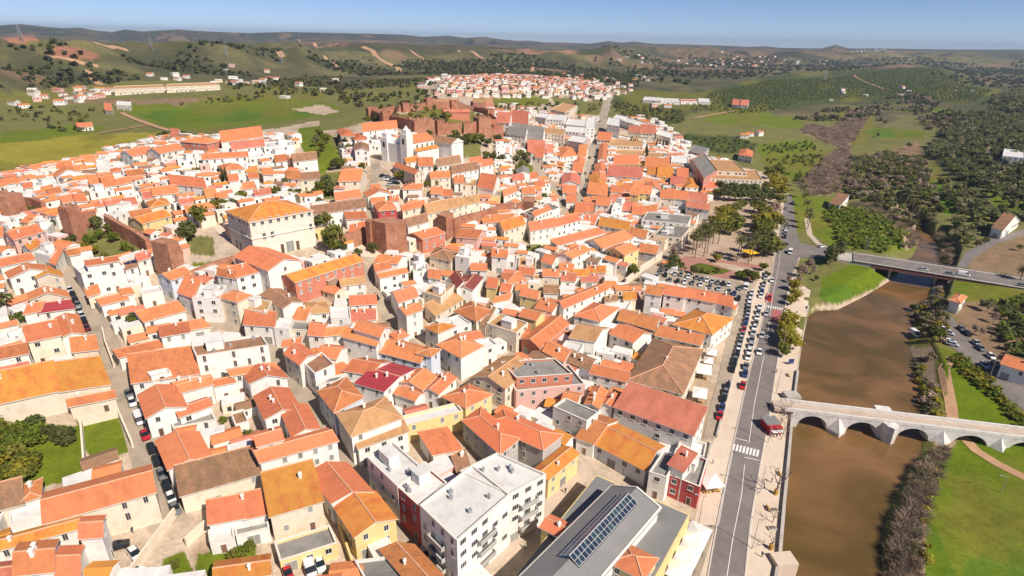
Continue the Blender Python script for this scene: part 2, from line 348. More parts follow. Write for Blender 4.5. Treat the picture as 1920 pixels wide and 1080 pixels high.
def watermat():
    m = bpy.data.materials.new('river_water'); m.use_nodes = True; nt = m.node_tree; N = nt.nodes; L = nt.links; b = N['Principled BSDF']
    b.inputs['Roughness'].default_value = .05; b.inputs['Specular IOR Level'].default_value = .4; b.inputs['IOR'].default_value = 1.33
    g = N.new('ShaderNodeNewGeometry'); n = N.new('ShaderNodeTexNoise'); n.inputs['Scale'].default_value = .035; n.inputs['Detail'].default_value = 4; n.inputs['Distortion'].default_value = 1.2
    L.new(g.outputs['Position'], n.inputs['Vector']); r = N.new('ShaderNodeValToRGB')
    e = r.color_ramp.elements; e[0].position = .36; e[0].color = (.10,.064,.02,1); e[1].position = .66; e[1].color = (.215,.115,.048,1)
    L.new(n.outputs['Fac'], r.inputs[0]); L.new(r.outputs[0], b.inputs['Base Color'])
    w = N.new('ShaderNodeTexNoise'); w.inputs['Scale'].default_value = .9; w.inputs['Detail'].default_value = 3; L.new(g.outputs['Position'], w.inputs['Vector'])
    bp = N.new('ShaderNodeBump'); bp.inputs['Strength'].default_value = .06; bp.inputs['Distance'].default_value = .2; L.new(w.outputs['Fac'], bp.inputs['Height']); L.new(bp.outputs[0], b.inputs['Normal'])
    return m
MT['water'] = watermat()
# ------------------------------------------------------------------ ground sheet
PALE = (.47,.375,.28)
TOWN = [(-300,1300),(-300,352),(0,342),(100,312),(230,282),(330,258),(420,250),(520,240),(600,226),(690,215),(760,195),(800,160),(830,142),(940,140),(1130,155),(1150,180),(1143,205),(1130,222),(1200,232),(1270,262),(1290,292),(1440,325),(1478,365),(1500,470),(1490,560),(1482,800),(1465,1300)]
GR = (.125,.16,.012); GB = (.108,.155,.006); OL = (.155,.15,.045); YE = (.27,.235,.03); DK = (.08,.088,.035); BR = (.235,.155,.09); RD = (.30,.14,.085); BE = (.47,.36,.26); OR = (.062,.078,.02); TW = (.31,.225,.15)
COVER = [
 # left valley
 (OL, [(-300,352),(0,342),(110,310),(300,255),(420,245),(600,222),(690,212),(690,170),(500,160),(300,150),(150,160),(-300,200)]),
 (YE, [(-300,350),(0,340),(100,312),(230,280),(310,258),(300,240),(180,245),(90,250),(-300,265)]),
 (GR, [(225,205),(300,188),(420,182),(560,186),(640,200),(640,215),(560,225),(420,240),(330,246),(285,232)]),
 (GB, [(250,212),(420,205),(560,205),(590,215),(420,228),(320,236)]),
 (OL, [(180,240),(300,236),(320,247),(180,252)]),
 (BE, [(545,205),(600,196),(635,208),(610,216)]),
 (GR, [(0,250),(130,235),(200,235),(180,250),(0,270)]),
 (BR, [(60,196),(200,192),(340,196),(420,178),(300,185),(180,186)]),
 (RD, [(90,95),(108,85),(150,90),(190,105),(170,112),(95,108)]),
 (RD, [(0,70),(60,66),(75,76),(20,82)]),
 # far valley right of the avenue
 (OR, [(1150,190),(1290,205),(1400,215),(1480,200),(1640,190),(1840,195),(1880,170),(1760,125),(1600,130),(1450,140),(1300,175),(1160,165)]),
 (OR, [(1190,225),(1150,190),(1300,210),(1290,225),(1230,240)]),
 (GR, [(1300,225),(1380,205),(1440,212),(1540,228),(1520,240),(1400,236)]),
 (OL, [(1290,212),(1370,206),(1300,230),(1270,236)]),
 (OR, [(1255,250),(1380,258),(1420,270),(1415,285),(1350,290),(1290,268)]),
 (GR, [(1420,270),(1520,262),(1560,290),(1540,330),(1500,345),(1470,330),(1430,305)]),
 (OL, [(1500,225),(1580,195),(1640,200),(1640,250),(1600,300),(1600,340),(1540,370),(1500,355),(1540,300),(1520,255)]), (TW, [(1495,345),(1530,312),(1560,288),(1590,270),(1602,300),(1608,330),(1590,345),(1560,362),(1520,368)]), (TW, [(1545,265),(1500,245),(1520,232),(1560,242),(1600,205),(1640,200),(1620,230),(1600,264),(1585,280)]),
 (GB, [(1615,243),(1650,240),(1735,248),(1730,262),(1640,258)]),
 (GR, [(1670,205),(1790,202),(1830,206),(1770,212),(1680,210)]),
 (BR, [(1620,300),(1720,265),(1740,300),(1700,330),(1640,330)]),
 (OL, [(1700,300),(1760,290),(1790,330),(1800,400),(1760,420),(1720,380)]),
 (GB, [(1740,340),(1765,340),(1800,400),(1770,405)]),
 (DK, [(1740,290),(1790,200),(1960,150),(2400,140),(2400,420),(1860,410),(1790,340)]),
 (GR, [(1850,360),(1930,375),(1930,400),(1860,385)]),
 (BE, [(1835,285),(1850,275),(1860,280),(1845,300)]),
 (BR, [(1845,290),(1930,315),(1930,325),(1850,310)]),
 # banks of the river
 (GR, [(1480,365),(1560,370),(1690,430),(1720,470),(1650,475),(1560,460),(1510,430)]),
 (GB, [(1540,390),(1600,385),(1680,430),(1700,450),(1650,470),(1570,455)]),
 (TW, [(1600,380),(1680,385),(1720,410),(1735,450),(1700,470),(1690,440)]),
 (GR, [(1480,380),(1505,380),(1515,430),(1490,440)]),
 (OL, [(1520,560),(1500,500),(1570,490),(1690,510),(1640,540),(1560,575)]),
 (GB, [(1545,520),(1600,492),(1675,512),(1640,540),(1560,572),(1535,560)]),
 (BE, [(1520,580),(1530,572),(1570,570),(1630,546),(1670,518),(1685,522),(1635,556),(1580,583)]),
 (BR, [(1805,480),(1920,440),(2200,420),(2200,540),(1960,530),(1880,515),(1820,505)]),
 (OL, [(1740,520),(1780,520),(1770,600),(1780,650),(1740,660),(1700,640),(1735,570)]),
 (GR, [(1780,520),(1920,545),(1960,560),(1960,600),(1790,560)]),
 (BR, [(1770,560),(1920,575),(2200,600),(2200,720),(1960,720),(1900,700),(1800,620)]),
 (TW, [(1700,650),(1750,650),(1760,800),(1740,880),(1690,960),(1660,1100),(1740,1100),(1740,900),(1790,830)]),
 (GB, [(1760,650),(1800,660),(1850,700),(1930,800),(2300,840),(2300,940),(1930,880),(1780,810),(1765,740)]),
 (GB, [(1735,1200),(1738,940),(1770,860),(1800,825),(1860,840),(1940,870),(2100,940),(2600,1000),(2600,1500)]),
 (GR, [(1760,1000),(1800,880),(1870,900),(1850,1000),(1800,1100)]),
 # gardens in town
 (GR, [(0,810),(70,795),(150,800),(165,900),(95,910),(60,930),(-20,915)]),
 (GR, [(145,790),(235,770),(262,840),(180,870),(150,830)]),
 (OL, [(110,445),(150,420),(215,440),(280,455),(260,480),(180,485),(140,470)]),
 (OL, [(340,440),(400,445),(400,480),(345,475)]),
 (GR, [(360,492),(418,490),(410,512),(355,512)]),
 (OL, [(1000,455),(1040,470),(1000,482),(965,470)]),
 (GR, [(965,320),(985,285),(1000,320),(985,350),(962,335)]),
 (GR, [(880,330),(940,325),(935,333),(890,340)]),
 (GR, [(370,1040),(480,1020),(470,1090),(360,1100)]), (GR, [(305,1050),(345,1035),(370,1090),(290,1100)]),
 (OL, [(600,250),(640,260),(640,310),(590,300)]), (OL, [(800,255),(900,262),(900,300),(840,290)]), (GR, [(1235,415),(1260,412),(1280,400),(1250,395)]),
 (OL, [(600,226),(690,200),(800,165),(825,172),(760,202),(700,224),(640,240),(600,245)]), (OL, [(1030,176),(1135,190),(1128,215),(1085,216),(1040,196)]),
 (OL, [(700,222),(740,213),(890,208),(920,225),(900,248),(800,249),(730,236)]), (OL, [(770,205),(830,202),(850,222),(800,228)]), (GR, [(900,185),(1030,180),(1030,195),(960,205),(880,200)]), (BE, [(890,203),(1010,198),(1010,212),(890,215)]),
 (GR, [(560,240),(600,235),(640,300),(600,330),(570,290)]), (OL, [(530,330),(650,320),(640,375),(580,370)]),
]
def cover(x, y, u, v, z):
    r = np.hypot(x, y)
    n1 = fbm(x, y, 260, 4); n2 = fbm(x+500, y-300, 900, 4); n3 = fbm(x-700, y, 90, 4)
    C = np.zeros(x.shape+(3,))
    def put(m, c, a=1.0):
        if np.ndim(a): a = a[m][:, None]
        C[m] = C[m]*(1-a)+np.array(c)*a
    C[:] = OL
    far = r > 900
    put(far, (.105,.096,.045))
    put(far, (.175,.155,.058), sstep(.48, .64, n1)*.8)
    put(far & (r > 2000), (.30,.165,.105), sstep(.45, .56, fbm(x+500, y-300, 480, 5))*.9*np.clip(1.1-np.abs(u-900)/900, .25, 1))
    put(far & (r > 2300) & (u < 1500), (.10,.075,.045), sstep(.4, .6, n1)*.5)
    put(far & (r > 5000), (.05,.052,.045), .75)
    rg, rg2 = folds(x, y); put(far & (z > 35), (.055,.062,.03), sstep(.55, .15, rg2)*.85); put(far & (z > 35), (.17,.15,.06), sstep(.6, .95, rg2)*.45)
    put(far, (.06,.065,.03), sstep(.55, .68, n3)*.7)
    put(far, (.055,.06,.03), sstep(.50, .60, fbm(x+11, y-70, 34, 3))*.55*sstep(9000, 2500, r))
    put(far, (.24,.15,.09), sstep(.66, .72, fbm(x+40, y+90, 150, 3))*.6)
    uj = u+(fbm(x, y, 25, 3)-.5)*9; vj = v+(fbm(x+99, y, 25, 3)-.5)*5
    m = inpoly(uj, vj, TOWN); put(m, PALE)
    ttn = fbm(x, y, 14, 4); put(m, (.36,.255,.165), sstep(.50, .66, ttn)*.8)
    for c, P in COVER:
        m = inpoly(uj, vj, P); put(m, c)
        if c in (GR, GB, OL, YE, OR): put(m, (.16,.145,.022), sstep(.48, .64, fbm(x+31, y, 15+r*.05, 4))*.7)
        if c == GB: put(m, (.075,.145,.012), sstep(.5, .65, fbm(x-31, y+20, 12+r*.04, 4))*.8)
    return C
az = np.concatenate([np.linspace(-74, -46, 60)[:-1], np.linspace(-46, 46, 760), np.linspace(46, 74, 60)[1:]])*math.pi/180
# rows follow the slope of the view so that near and far ground are equally fine
dep = np.concatenate([np.linspace(math.radians(68), math.radians(2.2), 440), np.linspace(math.radians(2.15), math.radians(0.25), 110)])
rr = H/np.tan(dep); rr = np.concatenate([rr[rr < 1000], np.geomspace(1010, 9800, 320)])
RR, AZ = np.meshgrid(rr, az, indexing='ij'); GX = RR*np.sin(AZ); GY = RR*np.cos(AZ)
GZ = terr(GX.ravel(), GY.ravel()).reshape(GX.shape)
GZ = np.where(RR > 9200, GZ-(RR-9200)*.12, GZ)
gu, gv = px(np.stack([GX, GY, GZ], -1))
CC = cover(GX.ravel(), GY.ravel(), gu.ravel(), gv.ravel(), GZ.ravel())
nr, na = GX.shape; idx = np.arange(nr*na).reshape(nr, na)
quads = np.stack([idx[:-1, :-1], idx[:-1, 1:], idx[1:, 1:], idx[1:, :-1]], -1).reshape(-1, 4)[:, ::-1]
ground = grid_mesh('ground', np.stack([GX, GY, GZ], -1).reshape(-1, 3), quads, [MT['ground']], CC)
ground.data.polygons.foreach_set('use_smooth', [True]*len(quads)); tag(ground, kind='structure')
# a wide plain under everything, reaching the horizon
b = MB(); b.prism([(11500*math.cos(k*math.pi/24), 11500*math.sin(k*math.pi/24)) for k in range(48)], -60, -45)
tag(b.build('terrain', MT['scrub']), kind='structure')
# river
b = MB(); b.face([(p[0], p[1], WATER_Z) for p in [(RIV[0][0]-3, RIV[0][1]-40)]+[(q[0]+(3 if i > 18 else -2.0), q[1]) for i, q in enumerate(RIV)]+[(RIV[-1][0]+3, RIV[-1][1]-40)]])
tag(b.build('river', MT['water']), kind='structure')
# ------------------------------------------------------------------ roads
def densify(P, step):
    out = [np.asarray(P[0], float)]
    for a, c in zip(P[:-1], P[1:]):
        a = np.asarray(a, float); c = np.asarray(c, float); n = max(1, int(np.linalg.norm(c-a)/step))
        out += [a+(c-a)*k/n for k in range(1, n+1)]
    return out
def ribbon(name, left, right, m, dz=.06, step=6, kind='structure', nx=3):
    """a sheet between two traced edges, lying on the ground"""
    L_ = [G(*p)[:2] for p in left]; R_ = [G(*p)[:2] for p in right]
    def res(P, n):
        P = np.array(P); d = np.concatenate([[0], np.cumsum(np.linalg.norm(np.diff(P, axis=0), axis=1))]); t = np.linspace(0, d[-1], n)
        return np.stack([np.interp(t, d, P[:, 0]), np.interp(t, d, P[:, 1])], -1)
    ln = sum(np.linalg.norm(np.array(a)-np.array(c)) for a, c in zip(L_[:-1], L_[1:])); n = max(2, int(ln/step)+1)
    A = res(L_, n); B_ = res(R_, n); k = np.linspace(0, 1, nx+1)
    P = A[:, None]*(1-k)[None, :, None]+B_[:, None]*k[None, :, None]
    Z = terr(P[..., 0].ravel(), P[..., 1].ravel()).reshape(P.shape[:2])+dz
    i = np.arange(n*(nx+1)).reshape(n, nx+1); q = np.stack([i[:-1, :-1], i[:-1, 1:], i[1:, 1:], i[1:, :-1]], -1).reshape(-1, 4)
    o = grid_mesh(name, np.concatenate([P, Z[..., None]], -1).reshape(-1, 3), q, [m])
    return tag(o, kind=kind) if kind else o
def strip(name, pts, w, m, dz=.06, step=5, world=False, kind='structure'):
    P = [np.array(p, float) for p in pts] if world else [G(*p)[:2] for p in pts]
    P = np.array(densify(P, step)); t = np.gradient(P, axis=0); t /= np.linalg.norm(t, axis=1)[:, None]+1e-9; n = np.stack([-t[:, 1], t[:, 0]], -1)
    b = MB(); e = []
    for p, q in zip(P, n):
        a = p+q*w/2; c = p-q*w/2; e.append([(*s_, T(*s_)+dz) for s_ in (a, p, c)])
    for A, D in zip(e[:-1], e[1:]):
        for i in (0, 1): b.face([A[i], A[i+1], D[i+1], D[i]])
    o = b.build(name, m); return tag(o, kind=kind) if kind else o
STREETS = [ # photo points, width
 ([(318,985),(300,925),(283,870),(262,800),(240,740),(222,700),(200,650),(180,600),(162,560),(140,530),(110,505),(70,480),(30,462),(-40,440)], 7.0),
 ([(300,543),(345,570),(385,595),(440,615),(495,640),(520,668),(555,722),(600,785),(645,850),(690,915),(745,985),(800,1040),(840,1085)], 4.6),
 ([(655,478),(690,515),(715,570),(738,605),(765,640),(810,690),(845,720),(880,745),(950,765),(1010,768)], 5.0),
 ([(703,300),(707,330),(692,358),(684,385),(690,412)], 5.0),
 ([(860,590),(800,620),(745,630)], 4.0), ([(925,745),(930,700),(970,660),(1000,655)], 4.5), ([(840,590),(880,560),(910,545),(925,520)], 5.0),
 ([(985,283),(1008,315),(1035,352),(1065,393)], 9.0), ([(1065,393),(1082,370),(1100,335),(1112,290),(1122,250),(1132,215),(1140,178)], 11.0),
 ([(1065,393),(1000,440),(985,450)], 4.0), ([(1180,535),(1250,482),(1262,470)], 6.0), ([(960,262),(985,283)], 5.0),
 ([(770,478),(830,500),(900,520)], 5.0), ([(800,178),(815,165),(835,152)], 7.0), ([(1140,178),(1160,172),(1190,176)], 4.0)]
for P, w in STREETS: strip('street', P, w, MT['street'], .07)
# riverside road: asphalt, pavements, kerbs, markings
RL = [(1322,1120),(1327,1080),(1345,980),(1365,880),(1383,795),(1401,715),(1418,650),(1436,575),(1448,510),(1456,465),(1464,420),(1469,390),(1472,365)]
RR_ = [(1388,1120),(1397,1080),(1407,980),(1424,880),(1440,795),(1452,715),(1462,650),(1472,575),(1482,520),(1496,490),(1500,465),(1492,420),(1488,390),(1484,365)]
ribbon('road', RL, RR_, MT['asphalt'], .10, 3, nx=4)
PL = [(1262,1120),(1300,985),(1318,900),(1330,850),(1350,790),(1372,710),(1385,650),(1402,580),(1415,540),(1428,500),(1436,470),(1452,420),(1462,385),(1470,362)]
ribbon('pavement', PL, RL, MT['paving_pale'], .05, 4, nx=3)
ribbon('promenade', RR_[:9], [(1448,1120),(1458,1080),(1466,980),(1475,870),(1487,765),(1495,690),(1503,632),(1512,592),(1520,545)], MT['paving_pale'], .05, 4, nx=4)
ribbon('parking_lane', [(1318,822),(1330,770),(1345,715),(1360,650),(1374,600),(1385,572),(1382,555),(1240,528),(1205,520)], [(1344,822),(1360,760),(1378,690),(1392,640),(1404,590),(1412,552),(1412,535),(1300,510),(1235,500)], MT['street'], .11, 4, nx=3)
ribbon('side_street', [(1232,1120),(1262,1000),(1300,985)], [(1300,1120),(1335,1010),(1342,985)], MT['street'], .12, 3, nx=2)
ribbon('market_street', [(850,1120),(905,1050),(1000,960),(1090,872),(1075,850)], [(885,1120),(940,1050),(1040,960),(1112,890),(1100,868)], MT['paving'], .08, 4)
ribbon('square', [(880,740),(940,735),(1010,745),(1040,730)], [(905,765),(950,778),(1010,778),(1035,760)], MT['paving'], .09, 4)
ribbon('park_paths', [(1262,485),(1300,440),(1330,395),(1338,372)], [(1452,510),(1448,470),(1458,420),(1462,385)], MT['park_ground'], .05, 5, nx=6)
ribbon('red_paving', [(1262,490),(1275,482),(1300,481)], [(1285,512),(1330,520),(1425,527)], MT['paving_red'], .09, 5, nx=4)
ribbon('red_paving', [(1284,480),(1350,487),(1428,498)], [(1282,484),(1350,492),(1426,505)], MT['paving_red'], .10, 5, nx=2)
ribbon('lawn', [(1292,500),(1310,493),(1330,497)], [(1300,512),(1345,517),(1372,508)], MT['leaf_citrus'], .12, 4)
ribbon('cathedral_square', [(708,300),(735,298),(760,318)], [(700,345),(722,350),(752,340)], MT['paving'], .06, 6)
ribbon('tower_terrace', [(655,465),(690,455),(705,462)], [(680,482),(712,485),(722,478)], MT['paving_pale'], .12, 6)
ribbon('town_hall_terrace', [(400,425),(415,445),(470,480)], [(432,420),(462,460),(610,448)], MT['paving_pale'], .10, 6)
def mark(name, P, w, m='paint', dz=.115): return strip(name, P, w, MT[m], dz, 4)
CL = [(1355,1120),(1363,1080),(1374,1010),(1390,930),(1396,872)]
mark('road_marking', CL, .16, dz=.14)
mark('road_marking', [(1404,832),(1414,760),(1424,710),(1432,668)], .16, dz=.14)
mark('road_marking', [(1396,858),(1424,864)], .25, dz=.15); mark('road_marking', [(1379,822),(1402,828)], .25, dz=.15)
mark('road_marking', [(1405,1020),(1412,960),(1425,875)], .12, dz=.14); mark('road_marking', [(1347,985),(1362,905),(1374,850)], .12, dz=.14)
mark('road_marking', [(1438,640),(1448,560),(1458,510),(1464,470)], .14, dz=.14)
for k in range(8):
    a = (1377+k*6.4, 833+k*1.6); b_ = (1374+k*6.4, 845+k*1.7); mark('zebra_crossing', [a, b_], .55, dz=.15)
for k in range(9):
    a = (1433+k*4.3, 571.5+k*.8); b_ = (1432+k*4.3, 576+k*.8); mark('zebra_crossing', [a, b_], .5, dz=.15)
ribbon('red_lane', [(1436,550),(1434,567)], [(1450,550),(1449,568)], MT['redlane'], .125, 4, nx=1)
ribbon('red_lane', [(1449,581),(1444,603)], [(1466,583),(1461,605)], MT['redlane'], .125, 4, nx=1)
def wall_strip(name, pts, w, h, m, z0=-1.0, world=False, step=4, drop=0):
    P = [np.array(p, float) for p in pts] if world else [G(*p)[:2] for p in pts]
    P = np.array(densify(P, step)); t = np.gradient(P, axis=0); t /= np.linalg.norm(t, axis=1)[:, None]+1e-9; n = np.stack([-t[:, 1], t[:, 0]], -1)
    c = P.mean(0); zc = T(*c); b = MB(); e = []
    for p, q in zip(P, n):
        a = p+q*w/2-c; d = p-q*w/2-c; g = T(*(p+0))-zc if not drop else 0
        e.append((a, d, g))
    for (a, d, g), (a2, d2, g2) in zip(e[:-1], e[1:]):
        b.face([(*a, g+z0), (*a2, g2+z0), (*a2, g2+h), (*a, g+h)]); b.face([(*d2, g2+z0), (*d, g+z0), (*d, g+h), (*d2, g2+h)]); b.face([(*a, g+h), (*a2, g2+h), (*d2, g2+h), (*d, g+h)])
    for (a, d, g), fl in ((e[0], 1), (e[-1], 0)):
        q = [(*a, g+z0), (*d, g+z0), (*d, g+h), (*a, g+h)]; b.face(q if not fl else q[::-1])
    return b.build(name, m, loc=(c[0], c[1], zc))
kerbs = [('kerb', RL), ('kerb', RR_[:9])]
for n, P in kerbs: tag(wall_strip(n, P, .3, .22, MT['kerb'], z0=-.3), kind='structure')
# quay wall along the river with its parapet
QP = [(1452,1090),(1462,1035),(1470,940),(1479,850),(1486,770)]
q = wall_strip('quay_wall', [at(u, v, .9)[:2]+np.array([.2, 0]) for u, v in QP], .7, .95, MT['concrete'], z0=-7, world=True)
tag(q, 'long pale quay wall with a low parapet between the promenade and the brown river, below the arched bridge', 'quay wall', 'river walls')
q = wall_strip('quay_wall', [at(u, v, .9)[:2]+np.array([.2, 0]) for u, v in [(1489,748),(1496,690),(1504,635),(1511,600),(1517,565)]], .7, .95, MT['concrete'], z0=-7, world=True)
tag(q, 'pale quay wall with a low parapet beside the green trees, upstream of the arched bridge', 'quay wall', 'river walls')
b = MB(); pA = at(1448, 1045, .2); b.box((pA[0]+2.2, pA[1]-.6), 4.6, 3.4, -7, .7, .12)
tag(b.build('landing_stage', MT['paving_pale']), 'square stone landing stage jutting from the quay into the brown river', 'landing stage')
b = MB(); pA = at(1478, 742, .2); b.box((pA[0]+1, pA[1]), 4.5, 3.4, -7, .9, .05)
tag(b.build('landing_stage', MT['concrete']), 'small stone platform on the quay beside the end of the arched bridge', 'landing stage')
w = wall_strip('roadside_wall', [(1317,905),(1333,832)], .5, .9, MT['concrete'], z0=-.5); tag(w, 'low dark-edged wall between the pavement strips in front of the terracotta-roofed white house', 'low wall', 'low roadside walls')
w = wall_strip('roadside_wall', [(1343,820),(1358,765),(1371,715)], .5, .9, MT['concrete'], z0=-.5); tag(w, 'low wall dividing the parked black cars from the riverside road', 'low wall', 'low roadside walls')
w = wall_strip('roadside_wall', [(1376,700),(1391,645),(1405,590),(1413,548)], .5, .9, MT['concrete'], z0=-.5); tag(w, 'long low wall dividing two rows of parked cars beside the zebra crossing by the trees', 'low wall', 'low roadside walls')
# tracks and roads beyond the river, dirt roads on the hills
ribbon('riverside_lane', [(1752,532),(1744,555),(1752,590),(1765,640),(1790,655),(1830,690),(1880,740),(1960,800)], [(1775,525),(1765,552),(1775,580),(1800,615),(1850,665),(1885,690),(1915,715),(1990,770)], MT['asphalt'], .10, 3, nx=2)
ribbon('lane', [(1795,500),(1808,475),(1850,450),(1930,425)], [(1812,503),(1825,484),(1870,457),(1940,433)], MT['asphalt'], .10, 4, nx=2)
for P, w in [([(1783,672),(1770,690),(1775,720),(1783,760),(1786,790)], 3.2), ([(1805,818),(1830,845),(1870,870),(1940,905)], 3.0)]: strip('dirt_track', P, w, MT['dirt'], .12, 3)
for P, w in [([(680,88),(700,97),(710,110),(735,122),(752,138)], 14), ([(520,95),(530,108)], 12), ([(165,132),(178,152),(190,160)], 9), ([(85,108),(110,108),(150,118),(185,125)], 8), ([(1300,222),(1345,214),(1378,208)], 5), ([(1600,141),(1625,155),(1660,168)], 8), ([(1745,172),(1800,170),(1850,168)], 8), ([(228,212),(270,230),(320,246)], 5), ([(180,252),(250,240),(275,236)], 4), ([(770,95),(790,108),(800,118)], 9), ([(930,118),(950,130),(965,142)], 9), ([(1000,118),(998,135)], 9), ([(610,105),(632,126)], 10), ([(1860,305),(1900,318),(1940,325)], 6), ([(1848,275),(1835,290),(1855,303)], 6), ([(175,80),(215,88),(240,95)], 10), ([(560,75),(590,82),(640,80)], 14), ([(860,95),(905,110)], 12)]:
    strip('dirt_track', P, w, MT['dirt'], .6, 12)
# roads continuing to the modern bridge
ribbon('bridge_approach', [(1486,482),(1530,484),(1570,488),(1602,486)], [(1496,455),(1535,463),(1575,470),(1600,474)], MT['asphalt'], .16, 3, nx=2)
strip('riverside_path', [(1513,410),(1518,440),(1535,458),(1548,464)], 3.0, MT['paving'], .12)
